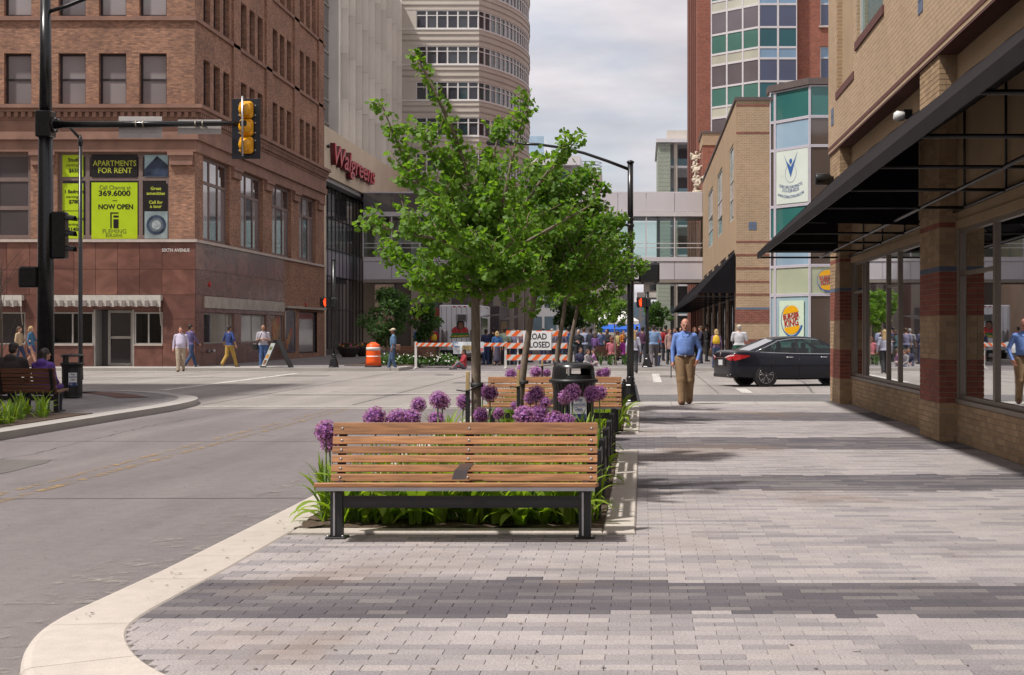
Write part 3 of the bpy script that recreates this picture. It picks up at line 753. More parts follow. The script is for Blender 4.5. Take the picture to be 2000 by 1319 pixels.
# shop front: sills, glazing, stucco panel above
wmap = lambda u, v, d: (PXW + 0.02 + d, u, v)
sill = MB()
for (ya, yb) in ((2.0, 20.6), (22.05, 31.0)):
  sill.box(PXW - 0.03, PXW + 0.2, ya, yb, 0.55, 0.60)
sill.build("window_sill", M_alu, nb)
def shop_lights(y0, y1, splits, trans):
  """run of panes: splits are pane edges; trans marks narrow panes that carry a transom"""
  ys = [y0] + splits + [y1]
  for i in range(len(ys) - 1):
    a, b = ys[i], ys[i + 1]
    window(nb, wmap, a + 0.002, b - 0.002, 0.603, 2.95, 0.04, M_alu, M_shopglass, fw=0.055, rails=(0.735,) if i in trans else (), name="shop_window")
shop_lights(22.06, 30.99, [25.5, 26.7, 29.3, 29.4 + 0.2], (1, 4))
shop_lights(11.66, 20.59, [12.9, 15.2, 18.55], (0, 3))
shop_lights(2.0, 10.19, [5.0, 8.0], ())
MB().box(PXW - 0.02, PXW + 0.22, 2.0, 32.3, 2.953, 3.06).build("window_head", M_stucco, nb)
MB().box(PXW, PXW + 0.22, 2.0, 32.3, 3.062, 5.36).build("stucco_panel", M_stucco, nb)
# upper storey, overhanging, with a recessed panel and the green window
UXF = 4.08
umap = lambda u, v, d: (UXF + d, u, v)
up = MB(); ops = [(25.2, 28.3, 7.05, 9.6), (28.75, 31.2, 6.55, 9.8), (14.5, 21.5, 7.05, 9.6)]
facade(up, umap, 2.0, 32.6, 5.40, 14.0, ops, 0.16)
up.quad((UXF, 32.6, 5.4), (12, 32.6, 5.4), (12, 32.6, 14), (UXF, 32.6, 14)); up.quad((UXF, 2, 14), (UXF, 32.6, 14), (14, 32.6, 14), (14, 2, 14))
up.quad((UXF, 2.0, 5.4), (12, 2.0, 5.4), (12, 2.0, 14), (UXF, 2.0, 14))
up.build("upper_wall", M_tanbrick, nb)
MB().box(UXF + 0.004, PXW + 0.3, 2.0, 32.59, 5.37, 5.405).build("soffit", M_redtrim, nb)
for z in (5.46,): box("brick_course", M_redtrim, nb, UXF - 0.008, UXF + 0.01, 2.0, 32.6, z, z + 0.07)
for (a, b, c, d) in (ops[0], ops[2]):
  window(nb, umap, a, b, c, d, 0.10, mat("pale_frame", (0.5, 0.5, 0.48), rough=0.5), M_teal, fw=0.06, posts=(0.5,) if b - a > 5 else ())
  box("window_trim", M_redtrim, nb, UXF - 0.03, UXF + 0.05, a - 0.12, b + 0.12, c - 0.16, c - 0.002)
box("wall_panel", M_stucco, nb, UXF + 0.12, UXF + 0.16, 28.75, 31.2, 6.55, 9.8)
box("window_trim", M_redtrim, nb, UXF - 0.02, UXF + 0.05, 28.65, 31.3, 6.40, 6.548)
def tiles(parent, f, u, v, s=0.17):
  for i in (0, 1):
    for j in (0, 1):
      q = MB(); fbox(q, f, u + i * (s + .015), u + i * (s + .015) + s, v + j * (s + .015), v + j * (s + .015) + s, -0.012, 0.01); q.build("tile", M_bluetile, parent)
tiles(nb, umap, 31.7, 5.95); tiles(nb, umap, 21.6, 6.2)
# inside of the shop and the rest of the shell
inn = MB(); inn.quad((8.5, 2, 0.1), (8.5, 32, 0.1), (8.5, 32, 3.4), (8.5, 2, 3.4)); inn.quad((4.4, 32.2, 0), (8.5, 32.2, 0), (8.5, 32.2, 3.4), (4.4, 32.2, 3.4)); inn.quad((4.4, 2.0, 0), (8.5, 2.0, 0), (8.5, 2.0, 3.4), (4.4, 2.0, 3.4))
inn.quad((4.5, 2, 3.3), (8.5, 2, 3.3), (8.5, 32.2, 3.3), (4.5, 32.2, 3.3)); inn.build("interior_wall", M_inside, nb)
box("interior_floor", M_floor_in, nb, 4.45, 8.5, 2, 32.2, 0.0, 0.05)
MB().box(PXW + 0.01, 12, 32.3, 32.58, -0.05, 5.4).build("side_wall", M_tanbrick, nb)
for (yy, h) in ((14.5, 1.4), (17.0, 1.1), (24.2, 1.5), (27.6, 1.2)):
  box("display_counter", mat("counter_wood", (0.16, 0.1, 0.06), var=0.2), nb, 6.0, 6.8, yy, yy + 1.6, 0.05, h)
# awning: sloping canvas on a black tube frame, open underneath
aw = thing("shop_awning", "long black canvas awning along the near tan shop wall", "awning", (3.2, 20, 3))
AY0, AY1 = 4.0, 31.3
def az(y): return 3.40 - (y - 9.3) / (31.3 - 9.3) * 0.22          # outer rail falls slightly with distance
OX = 2.42
ntop = 5.02
q = MB(); N_ = 26
for i in range(N_):
  ya, yb = AY0 + (AY1 - AY0) * i / N_, AY0 + (AY1 - AY0) * (i + 1) / N_
  sa, sb = (0.0, -0.016) if i % 2 else (-0.016, 0.0)          # canvas sags between its ribs
  q.quad((OX, ya, az(ya) + sa), (OX, yb, az(yb) + sb), (PXW - 0.01, yb, ntop + sb), (PXW - 0.01, ya, ntop + sa))
  q.quad((OX - .004, ya, az(ya) - 0.14), (OX - .004, yb, az(yb) - 0.14), (OX - .004, yb, az(yb)), (OX - .004, ya, az(ya)))
q.add([(OX, AY1, az(AY1)), (PXW - .01, AY1, ntop), (PXW - .01, AY1, az(AY1) + 0.0)], [(0, 1, 2)])
q.build("canvas", [M_awn2], aw)
y = AY0
while y < AY1 + 0.1:
  s_ = MB(); zz = az(y) - 0.10
  s_.tube([(OX + 0.02, y, zz), (PXW - 0.02, y, zz)], 0.022, 6); s_.tube([(OX + 0.03, y, zz + .02), (PXW - 0.02, y, ntop - 0.06)], 0.02, 6); s_.tube([(PXW - 0.04, y, zz), (PXW - 0.04, y, ntop - 0.05)], 0.018, 6)
  s_.build("frame_strut", M_black, aw); y += 2.275
for (dx, dz) in ((0.02, -0.10), (1.32, -0.10), (1.90, -0.10)):
  MB().tube([(OX + dx, AY0, az(AY0) + dz), (OX + dx, AY1, az(AY1) + dz)], 0.024, 6).build("frame_rail", M_black, aw)
q = MB()                                                       # black lining under the canvas
for i in range(N_):
  ya, yb = AY0 + (AY1 - AY0) * i / N_, AY0 + (AY1 - AY0) * (i + 1) / N_
  q.quad((OX + 0.01, ya, az(ya) - .03), (OX + .01, yb, az(yb) - .03), (PXW - 0.03, yb, 4.50), (PXW - 0.03, ya, 4.50))
q.build("lining", M_awn, aw)
for ye in (22.1,):                                             # closed end of the far bay
  q = MB(); q.add([(OX + .01, ye, az(ye) - .12), (PXF - .01, ye, az(ye) - .16), (PXF - .01, ye, 4.80), (OX + .01, ye, az(ye))], [(0, 1, 2, 3)]); q.build("end_panel", M_awn, aw)
# wall lamp and camera above the awning
lm = thing("wall_flood_light", "small white flood light on the stucco above the near awning", "lamp", (4.3, 24, 4.9))
MB().box(4.22, 4.36, 24.0, 24.16, 4.98, 5.12).build("bracket", M_black, lm)
MB().lathe([(0.05, 4.05), (0.09, 4.10), (0.07, 4.22)], 23.95, 5.0, 10, axis='x').build("lamp_head", mat("white_plastic", (0.7, 0.7, 0.68), rough=0.4), lm)
cmr = thing("security_camera", "black drum shaped spotlight at the far end of the near awning", "camera", (3.95, 32.2, 4.8))
MB().lathe([(0.12, 3.72), (0.13, 3.75), (0.13, 4.02), (0.08, 4.07)], 32.0, 4.80, 14, axis='x').build("housing", M_black, cmr)
MB().box(4.0, 4.12, 31.95, 32.05, 4.72, 4.86).build("bracket", M_black, cmr)
# == brown brick corner building on the left
M_bbrick = brick_mat("brown_brick", (0.44, 0.228, 0.138), (0.25, 0.128, 0.088), (0.27, 0.17, 0.122), bw=0.22, rh=0.075, ms=0.007, stain=0.35)
M_brown = mat("brownstone", (0.26, 0.145, 0.105), rough=0.8, var=0.2, scale=1.4, bump=0.2, bscale=20)
M_dkframe = mat("dark_frame", (0.030, 0.020, 0.024), rough=0.5, var=0.2)
M_tanframe = mat("taupe_frame", (0.19, 0.135, 0.12), rough=0.6, var=0.12)
M_stone = mat("pale_stone_ledge", (0.50, 0.42, 0.37), rough=0.7, var=0.12, scale=3)
M_ledge2 = mat("weathered_trim", (0.42, 0.37, 0.32), rough=0.8, var=0.2, scale=2)
def granite(name, base, k):
  if name in MATS: return MATS[name]
  m = mat(name, base, rough=0.22, var=0.3, scale=1.1, spec=0.5, detail=9)
  t = m.node_tree; b = t.nodes["Principled BSDF"]; c = t.nodes.new("ShaderNodeNewGeometry").outputs["Position"]
  wv = t.nodes.new("ShaderNodeTexNoise"); wv.inputs["Scale"].default_value = 1.0; wv.inputs["Detail"].default_value = 9; wv.inputs["Distortion"].default_value = 1.6
  mpn = t.nodes.new("ShaderNodeMapping"); mpn.inputs["Rotation"].default_value = (0.4, R(k * 37), 0.3); mpn.inputs["Scale"].default_value = (0.7, 0.7, 1.1); mpn.inputs["Location"].default_value = (k * 3.1, k, 0)
  t.links.new(c, mpn.inputs[0]); t.links.new(mpn.outputs[0], wv.inputs["Vector"])
  rp = t.nodes.new("ShaderNodeValToRGB"); e = rp.color_ramp.elements; e[0].position = 0.35; e[1].position = 0.68
  e[0].color = (*[x * 0.76 for x in base], 1); e[1].color = (*[min(1, x * 1.26) for x in base], 1)
  t.links.new(wv.outputs["Fac"], rp.inputs[0]); t.links.new(rp.outputs[0], b.inputs["Base Color"])
  return m
M_gran = [granite("red_granite_%s" % w, c, i) for i, (w, c) in enumerate((("a", (0.165, 0.076, 0.060)), ("b", (0.182, 0.084, 0.065)), ("c", (0.150, 0.070, 0.057)), ("d", (0.20, 0.096, 0.072))))]
M_grout = mat("granite_joint", (0.24, 0.14, 0.11), rough=0.9)
M_blind = [dark_glass("blind_pane_%d" % i, c, rough=0.12, spec=0.5) for i, c in enumerate(((0.22, 0.195, 0.20), (0.15, 0.13, 0.137), (0.28, 0.25, 0.25), (0.075, 0.062, 0.068)))]
M_dpane = dark_glass("dark_pane", (0.020, 0.016, 0.020), rough=0.08)
FY, FX = 63.0, -19.0
fb = thing("brown_brick_building", "brown brick apartment building with red granite ground floor on the far left corner", "building", (-25, 70, 0))
fm = lambda u, v, d: (u, FY + d, v)
gm = lambda u, v, d: (FX - d, u, v)
X = lambda px: WX(px, FY)
S = lambda px: YX(px, FX)
frg = random.Random(3)
cols = [X(a) for a in (272, 193, 114, 8, -71, -150, -255)]
WW = 1.16
fl = [(11.10 + 3.78 * k, 13.30 + 3.78 * k) for k in range(4)]
f_ops = [(c, c + WW, a, b) for c in cols for a, b in fl] + [(X(112), X(330), 5.42, 9.10), (X(-150), X(60), 5.42, 9.10)]
m = MB(); facade(m, fm, -36, FX, 5.42, 26.6, f_ops, 0.35); m.build("front_wall", M_bbrick, fb)
sy = []
for g in range(4):
  y0 = 64.25 + 6.02 * g
  sy += [(y0, y0 + 0.98), (y0 + 1.52, y0 + 2.50), (y0 + 3.04, y0 + 4.02)]
s2 = [(64.2, 68.3), (70.2, 74.3), (76.2, 80.3), (82.2, 86.3)]
g_ops = [(a, b, c, d) for a, b in sy for c, d in fl] + [(a, b, 5.42, 9.10) for a, b in s2]
m = MB(); facade(m, gm, FY, 88.6, 5.42, 26.6, g_ops, 0.35)
m.quad((FX, 88.6, 0), (-36, 88.6, 0), (-36, 88.6, 26.6), (FX, 88.6, 26.6)); m.quad((-36, FY, 26.6), (FX, FY, 26.6), (FX, 88.6, 26.6), (-36, 88.6, 26.6)); m.quad((-36, FY, 0), (-36, FY, 26.6), (-36, 88.6, 26.6), (-36, 88.6, 0))
m.build("side_wall", M_bbrick, fb)
for c in cols:
  for a, b in fl: window(fb, fm, c + .004, c + WW - .004, a + .004, b - .004, 0.24, M_dkframe, [frg.choice(M_blind[:3]), frg.choice(M_blind[:3])], fw=0.085, rails=(0.5,))
for c, e in sy:
  for a, b in fl: window(fb, gm, c + .004, e - .004, a + .004, b - .004, 0.24, M_dkframe, [M_dpane, frg.choice(M_blind)], fw=0.085, rails=(0.5,))
for a, b in s2:
  window(fb, gm, a + .004, b - .004, 5.424, 9.096, 0.2, M_tanframe, [M_blind[2], M_dpane, M_blind[0], M_blind[3]], fw=0.14, rails=(0.70,), posts=(0.36, 0.68))
window(fb, fm, X(112) + .004, X(330) - .004, 5.424, 9.096, 0.2, M_tanframe, [M_dpane], fw=0.17, rails=(0.70,), posts=(0.257, 0.735))
window(fb, fm, X(-150) + .004, X(60) - .004, 5.424, 9.096, 0.2, M_tanframe, [M_blind[3], M_blind[1], M_blind[3]], fw=0.17, rails=(0.36, 0.69), posts=(0.33, 0.67))
# cornice above the second storey, pilaster caps and sill courses
def run(name, m_, z0, z1, proud, parent=fb):
  q = MB(); e = proud
  q.box(-36, FX + e, FY - e, FY + 0.05, z0, z1); q.box(FX - 0.05, FX + e, FY + 0.052, 88.6, z0, z1)
  return q.build(name, m_, parent)
run("cornice_top", M_brown, 10.93, 11.085, 0.42); run("cornice_step", M_brown, 10.78, 10.927, 0.30); run("frieze", M_brown, 9.95, 10.45, 0.10)
run("architrave", M_brown, 9.62, 9.947, 0.20); run("window_head_course", M_brown, 9.12, 9.617, 0.07); run("cornice_bed", M_brown, 10.453, 10.777, 0.14)
dn = MB(); x = FX + 0.1
while x > -32: dn.box(x - 0.16, x, FY - 0.27, FY - 0.142, 10.56, 10.775); x -= 0.30
y = FY
while y < 88.4: dn.box(FX + 0.142, FX + 0.27, y, y + 0.16, 10.56, 10.775); y += 0.30
o = dn.build("dentils", M_brown, fb); o["kind"] = "stuff"
for a, b in fl[1:]: run("sill_course", M_brown, a - 0.20, a - 0.03, 0.10)
for x0 in (X(60), X(330)):
  q = MB(); fbox(q, fm, x0 + 0.05, x0 + 1.02, 8.55, 9.1, -0.13, 0.01); fbox(q, fm, x0 - 0.02, x0 + 1.08, 8.95, 9.1, -0.2, -0.131); q.build("pilaster_cap", M_brown, fb)
for yy in (68.55, 74.55, 80.55, 86.6):
  q = MB(); fbox(q, gm, yy, yy + 1.4, 8.6, 9.1, -0.13, 0.01); fbox(q, gm, yy - .06, yy + 1.46, 8.95, 9.1, -0.2, -0.131); q.build("pilaster_cap", M_brown, fb)
  q = MB(); fbox(q, gm, yy + 0.12, yy + 1.28, 11.09, 26.4, -0.10, 0.01); q.build("pilaster", M_bbrick, fb)
ld = MB(); ld.box(-36, FX + 0.12, FY - 0.12, FY + 0.05, 5.28, 5.40); ld.box(FX - 0.05, FX + 0.12, FY + 0.052, 88.6, 5.28, 5.40)
ld.build("ledge", M_stone, fb)
# ground floor: granite slab by slab over a backing wall
sh_op = [(X(100), X(318), -0.02, 2.78), (X(-140), X(50), -0.02, 2.78)]
bw = MB(); facade(bw, fm, -36, FX, -0.02, 5.28, sh_op, 1.6)
s_op = [(64.25, 68.9, 0.95, 2.3), (70.2, 74.8, 0.95, 2.3), (76.0, 78.3, 0.95, 2.3), (82.0, 86.6, 0.25, 2.6)]
facade(bw, gm, FY, 88.6, -0.02, 5.28, s_op, 0.5)
bw.build("ground_floor_wall", M_grout, fb)
def slab(fmap, u0, u1, v0, v1, k):
  q = MB(); fbox(q, fmap, u0 + .008, u1 - .008, v0 + .008, v1 - .008, -0.035, -0.002); q.build("granite_slab", M_gran[k % 4], fb)
px_cols = [378, 317, 273, 230, 187, 145, 102, 58, 14, -30, -74, -118, -162]
k = 0
for i in range(len(px_cols) - 1):
  b, a = X(px_cols[i]), X(px_cols[i + 1])
  if i == 0: b = FX + 0.035
  for (z0, z1) in ((3.05, 4.13), (4.13, 5.27)):
    k = frg.randrange(4); slab(fm, a, b, z0, z1, k)
for (z0, z1) in ((0.0, 1.0), (1.0, 2.02), (2.02, 3.05)): slab(fm, X(318), FX + 0.035, z0, z1, frg.randrange(4)); slab(fm, X(50), X(100), z0, z1, frg.randrange(4))
ysl = [63.0, 64.2, 66.0, 67.8, 69.55, 71.3, 73.1, 74.9, 76.7, 78.5]
for i in range(len(ysl) - 1):
  for (z0, z1) in ((3.05, 4.13), (4.13, 5.27), (2.32, 3.05), (0.0, 0.94)):
    slab(gm, ysl[i] + (0.0 if i else 0.002), ysl[i + 1], z0, z1, frg.randrange(4))
for (a, b) in ((63.002, 64.2), (68.95, 70.15), (74.85, 75.95)): slab(gm, a, b, 0.95, 2.31, frg.randrange(4))
q = MB(); facade(q, lambda u, v, d: gm(u, v, d - 0.03), 78.5, 88.6, 0.0, 5.27, [(82.0, 86.6, 0.25, 2.6)], 0.3); q.build("brick_bay", M_bbrick, fb)
q = MB(); fbox(q, gm, 64.2, 78.45, 2.52, 3.02, -0.10, -0.036); q.build("sign_fascia", M_ledge2, fb)
q = MB(); fbox(q, gm, 78.6, 88.3, 2.72, 2.84, -0.22, -0.031); q.build("drip_ledge", M_ledge2, fb)
M_alu2 = mat("silver_frame", (0.45, 0.43, 0.40), rough=0.35, metal=0.5, var=0.08)
M_curt = dark_glass("curtain_pane", (0.23, 0.19, 0.13), rough=0.15, spec=0.5); M_curt2 = dark_glass("pale_curtain_pane", (0.26, 0.26, 0.24), rough=0.15, spec=0.5)
window(fb, gm, 64.26, 68.89, 0.955, 2.295, 0.1, M_alu2, [M_dpane, M_curt, M_curt], fw=0.06, posts=(0.3, 0.82), name="shop_window")
window(fb, gm, 70.21, 74.79, 0.955, 2.295, 0.1, M_alu2, [M_curt2, M_curt2], fw=0.06, posts=(0.5,), name="shop_window")
window(fb, gm, 76.01, 78.29, 0.955, 2.295, 0.1, M_alu2, [M_curt], fw=0.06, name="shop_window")
window(fb, gm, 82.01, 86.59, 0.255, 2.595, 0.1, M_dkframe, [M_blind[1]], fw=0.06, name="shop_window")
# recessed shop entrance with stall risers, door and striped valance
M_shopin = mat("dim_interior", (0.05, 0.042, 0.04), rough=0.9, var=0.2)
for (a, b) in ((100, 183), (262, 318)):
  slab(fm, X(a), X(b), 0.0, 0.93, frg.randrange(4))
  slab(fm, X(a), X(b), 2.32, 2.76, frg.randrange(4))
  window(fb, fm, X(a) + .01, X(b) - .01, 0.94, 2.31, 0.05, M_alu2, [glass_mat("clear_pane", (0.6, 0.62, 0.6), ior=1.5)], fw=0.06, posts=(0.5,), name="shop_window")
  q = MB(); fbox(q, fm, X(a), X(b), 0.89, 0.938, -0.08, 0.06); q.build("window_sill", M_stone, fb)
  q = MB(); fbox(q, fm, X(a), X(b), 0.0, 0.93, 0.0, 0.12); q.build("stall_riser", M_grout, fb)
q = MB(); fbox(q, fm, X(-140), X(50), 0.0, 0.93, -0.03, 0.1); q.build("stall_riser", M_gran[1], fb)
q = MB(); fbox(q, fm, X(-140), X(50), 2.32, 2.76, -0.03, 0.1); q.build("stall_head", M_gran[2], fb)
window(fb, fm, X(-140) + .01, X(50) - .01, 0.94, 2.31, 0.05, M_alu2, [M_dpane], fw=0.06, posts=(0.33, 0.66), name="shop_window")
q = MB(); fbox(q, fm, X(183), X(262), 2.42, 2.76, -0.03, 0.06); q.build("door_head", M_gran[0], fb)
inn = MB(); inn.quad(fm(X(60), 0, 1.55), fm(X(330), 0, 1.55), fm(X(330), 2.8, 1.55), fm(X(60), 2.8, 1.55)); inn.build("shop_back_wall", M_shopin, fb)
q = MB(); fbox(q, fm, X(183), X(186), 0.0, 2.42, 0.0, 1.1); fbox(q, fm, X(259), X(262), 0.0, 2.42, 0.0, 1.1); q.build("entrance_side", M_alu2, fb)
dr = window(fb, fm, X(199), X(249), 0.02, 2.40, 0.75, M_alu2, [M_dpane], fw=0.11, rails=(0.51,), name="door")
q = MB(); fbox(q, fm, X(203), X(205), 0.95, 1.35, 0.66, 0.70); q.build("handle", M_alu2, dr, world=False)
q = MB(); fbox(q, fm, X(186), X(199), 0.02, 2.40, 0.78, 0.80); fbox(q, fm, X(249), X(259), 0.02, 2.40, 0.78, 0.80); q.build("side_light", M_dpane, fb)
M_str = [mat("valance_cream", (0.50, 0.47, 0.42), rough=0.9, var=0.1), mat("valance_grey", (0.24, 0.20, 0.19), rough=0.9, var=0.1)]
for (a, b, side) in ((100, 318, "wide"), (-140, 48, "narrow")):
  av = thing("striped_awning", "rolled striped shop awning above the granite shop %s" % ("door" if side == "wide" else "window at the left edge"), "awning", (X((a + b) / 2), FY, 2.8))
  q = MB(); fbox(q, fm, X(a), X(b), 2.80, 3.03, -0.30, -0.037); q.build("awning_box", mat("cream_metal", (0.52, 0.49, 0.44), rough=0.6, var=0.12), av)
  nn = int((b - a) / 7.5)
  va = [MB(), MB()]
  for i in range(nn):
    u0 = X(a) + (X(b) - X(a)) * i / nn; u1 = X(a) + (X(b) - X(a)) * (i + 1) / nn; drp = 0.05 * (i % 3 == 1)
    fbox(va[i % 2], fm, u0, u1, 2.56 - drp * 0.5, 2.797, -0.30 - 0.05 * (i % 2), -0.28 - 0.05 * (i % 2))
  for i in (0, 1): o = va[i].build("valance_stripe", M_str[i], av); o["kind"] = "stuff"
  for u in (X(a) + .06, X(b) - .06):
    MB().tube([fm(u, 2.78, -0.26), fm(u, 2.5, -0.22), fm(u, 1.75, -0.06)], 0.02, 6).build("awning_arm", M_ledge2, av)
# fittings on the walls
for (yy, zz, nm) in ((65.0, 3.55, "granite wall near the corner"), (83.6, 2.98, "brick bay past the granite")):
  a_ = thing("alarm_bell", "small red alarm bell on the %s" % nm, "alarm", (FX, yy, zz))
  MB().lathe([(0.11, FX + 0.037), (0.11, FX + 0.07), (0.05, FX + 0.10)], yy, zz, 12, axis='x').build("bell", mat("alarm_red", (0.45, 0.02, 0.02), rough=0.4), a_)
  MB().box(FX - 0.005 + 0.03, FX + 0.04, yy - .13, yy + .13, zz - .13, zz + .13).build("back_plate", mat("alarm_red_dark", (0.3, 0.015, 0.015), rough=0.5), a_)
sp = thing("standpipe", "chrome twin standpipe outlet on the granite wall low at the corner", "pipe", (FX, 64.6, 0.6))
MB().tube([(FX + 0.03, 64.6, 0.62), (FX + 0.28, 64.6, 0.62)], 0.06, 8).build("pipe", mat("chrome_dull", (0.4, 0.4, 0.42), rough=0.3, metal=0.8), sp)
MB().tube([(FX + 0.26, 64.5, 0.64), (FX + 0.45, 64.35, 0.66)], 0.055, 8).build("outlet", MATS["chrome_dull"], sp)
# lettering cut in the granite
M_let = mat("silver_letter", (0.62, 0.58, 0.55), rough=0.5)
text("street_name_letters", "SIXTH AVENUE", M_let, fb, (X(344), FY - 0.045, 4.93), 0.20, width=1.18, bold=0.004)
text("street_name_letters", "WALNUT STREET", mat("dull_letter", (0.3, 0.24, 0.22), rough=0.5), fb, (FX + 0.045, 65.1, 4.93), 0.20, '+x', width=1.5)
# posters filling the second-storey window
M_lime = mat("lime_print", (0.44, 0.60, 0.015), rough=0.35, var=0.06, scale=2); M_blk = mat("black_print", (0.014, 0.012, 0.014), rough=0.35, var=0.1); M_lime2 = mat("lime_lettering", (0.42, 0.47, 0.05), rough=0.4, var=0)
M_photo = mat("photo_print_blue", (0.035, 0.05, 0.085), rough=0.3, var=0.5, scale=3); M_photo_sky = mat("photo_print_sky", (0.30, 0.42, 0.45), rough=0.3, var=0.2, scale=2)
def poster(label, a, b, z0, z1, m_):
  t = thing("window_poster", label, "poster", (X((a + b) / 2), FY + 0.15, z0))
  q = MB(); fbox(q, fm, X(a), X(b), z0, z1, 0.155, 0.165); q.build("sheet", m_, t)
  return t
def pt(t, body, px, py, size, m_, width=None, bold=0.0, fac=None): text("lettering", body, m_, t, (X(px), FY + 0.150, WZ(py, FY)), size * 0.72, '-y', width=width, bold=bold)
pz = lambda py: WZ(py, FY)
W1 = X(2) - X(1)
t = poster("lime window poster advertising studios, top left of the lettered window", 119, 160, pz(345), pz(302), M_lime)
pt(t, "Studio", 143, 312, 0.30, M_blk, 26 * W1, 0.006); pt(t, "starting at", 142, 322, 0.22, M_blk, 31 * W1); pt(t, "$650", 142, 333, 0.30, M_blk, 21 * W1, 0.006)
t = poster("lime window poster for one bedroom flats, middle left of the lettered window", 119, 160, pz(411), pz(358), M_lime)
pt(t, "1 Bedroom", 143, 374, 0.28, M_blk, 38 * W1, 0.005); pt(t, "starting at", 142, 384, 0.22, M_blk, 31 * W1); pt(t, "$780", 142, 394, 0.30, M_blk, 21 * W1, 0.006)
t = poster("lime window poster for larger flats, bottom left of the lettered window", 119, 160, pz(466), pz(412.5), M_lime)
pt(t, "2 Bedroom", 143, 427, 0.28, M_blk, 38 * W1, 0.005); pt(t, "starting at", 142, 438, 0.22, M_blk, 31 * W1); pt(t, "$1400", 142, 448, 0.30, M_blk, 26 * W1, 0.006)
t = poster("black window poster reading apartments for rent", 176, 266, pz(346), pz(301), M_blk)
pt(t, "APARTMENTS", 221.5, 319, 0.46, M_lime2, 85 * W1, 0.004); pt(t, "FOR RENT", 222, 333, 0.46, M_lime2, 66 * W1, 0.004)
t = poster("large lime window poster with phone number and building emblem", 176, 266, pz(467), pz(356), M_lime)
pt(t, "Call Channa at", 222, 366, 0.34, mat("grey_print", (0.13, 0.16, 0.03), rough=0.5), 61 * W1); pt(t, "369.6000", 221, 377.5, 0.44, M_blk, 62 * W1, 0.008)
q = MB(); fbox(q, fm, X(217), X(226), pz(392), pz(391), 0.148, 0.154); q.build("flourish", M_blk, t)
pt(t, "NOW OPEN", 223.5, 404, 0.40, M_blk, 68 * W1, 0.009)
q = MB(); fbox(q, fm, X(213), X(215.5), pz(445.5), pz(414.5), 0.148, 0.154); fbox(q, fm, X(215.6), X(229), pz(417), pz(414.5), 0.148, 0.154); q.build("emblem_frame", M_blk, t)
q = MB(); fbox(q, fm, X(219), X(229), pz(445.5), pz(428), 0.148, 0.154); q.build("emblem_block", M_blk, t)
q = MB(); fbox(q, fm, X(219), X(229), pz(424.5), pz(420.5), 0.148, 0.154); q.build("emblem_bar", M_blk, t)
pt(t, "FLEMING", 221, 452, 0.36, MATS["grey_print"], 46 * W1); pt(t, "BUILDING", 220, 460, 0.24, MATS["grey_print"], 32 * W1)
t = poster("photo poster of a building corner, top right of the lettered window", 280, 326, pz(345), pz(302), M_photo_sky)
q = MB(); q.add([fm(X(280), pz(344.5), 0.15), fm(X(326), pz(344.5), 0.15), fm(X(326), pz(322), 0.15), fm(X(304.5), pz(304), 0.15), fm(X(280), pz(330), 0.15)], [(0, 1, 2, 3, 4)]); q.build("pictured_building", M_photo, t)
t = poster("black poster about amenities and tours, middle right of the lettered window", 280, 325, pz(411), pz(358), M_blk)
for b_, py, w in (("Great", 368, 21), ("amenities", 377.5, 36), ("Call for", 395, 27), ("a tour", 403, 23)): pt(t, b_, 302, py, 0.26, M_lime2, w * W1, 0.006)
t = poster("grey photo poster of a round metal emblem, bottom right of the lettered window", 280, 325, pz(466), pz(412.5), mat("photo_print_grey", (0.26, 0.33, 0.34), rough=0.3, var=0.3, scale=2))
for (rr, c_) in ((0.42, M_photo), (0.30, mat("photo_print_metal", (0.10, 0.13, 0.15), var=0.4, scale=6)), (0.2, mat("photo_print_pale", (0.3, 0.34, 0.35), var=0.4, scale=9))):
  d_ = 0.150 - (0.42 - rr) * 0.02
  q = MB(); q.add([fm(X(303) + rr * math.cos(i * math.pi / 12), pz(439) + rr * math.sin(i * math.pi / 12), d_) for i in range(24)], [tuple(range(24))]); q.build("emblem_ring", c_, t)
# pictures in the side shop windows
for k_, (a, b, z0, z1, nm) in enumerate(((76.4, 78.0, 1.0, 2.2, "orange food poster inside the last granite shop window"), (78.8, 80.9, 0.35, 2.62, "tall orange picture panel in an arched silver frame on the brick bay"))):
  t = thing("picture_panel", nm, "poster", (FX, a, z0))
  q = MB(); fbox(q, gm, a, b, z0, z1, -0.05 if k_ else 0.06, -0.032 if k_ else 0.075); q.build("panel", mat("food_print_%d" % k_, ((0.30, 0.14, 0.05), (0.085, 0.075, 0.095))[k_], rough=0.3, var=0.6, scale=2.5), t)
  for j in range(3):
    q = MB(); yy = a + 0.3 + 0.45 * j; q.add([gm(yy + 0.28 * math.cos(i) * (1 + 0.3 * math.sin(3 * i)), z0 + 0.45 + 0.3 * j + 0.3 * math.sin(i), -0.056 if k_ else 0.055) for i in [w * 0.5236 for w in range(12)]], [tuple(range(12))]); q.build("printed_dish", mat("food_shape_%d" % j, ((0.42, 0.13, 0.03), (0.40, 0.2, 0.05), (0.35, 0.05, 0.03))[j], rough=0.3, var=0.5, scale=6), t)
  if k_: MB().tube([gm(a - .04, z0, -0.06), gm(a - .04, z1 - .1, -0.06), gm((a + b) / 2, z1 + .12, -0.06), gm(b + .04, z1 - .1, -0.06), gm(b + .04, z0, -0.06)], 0.03, 6).build("frame", M_alu2, t)

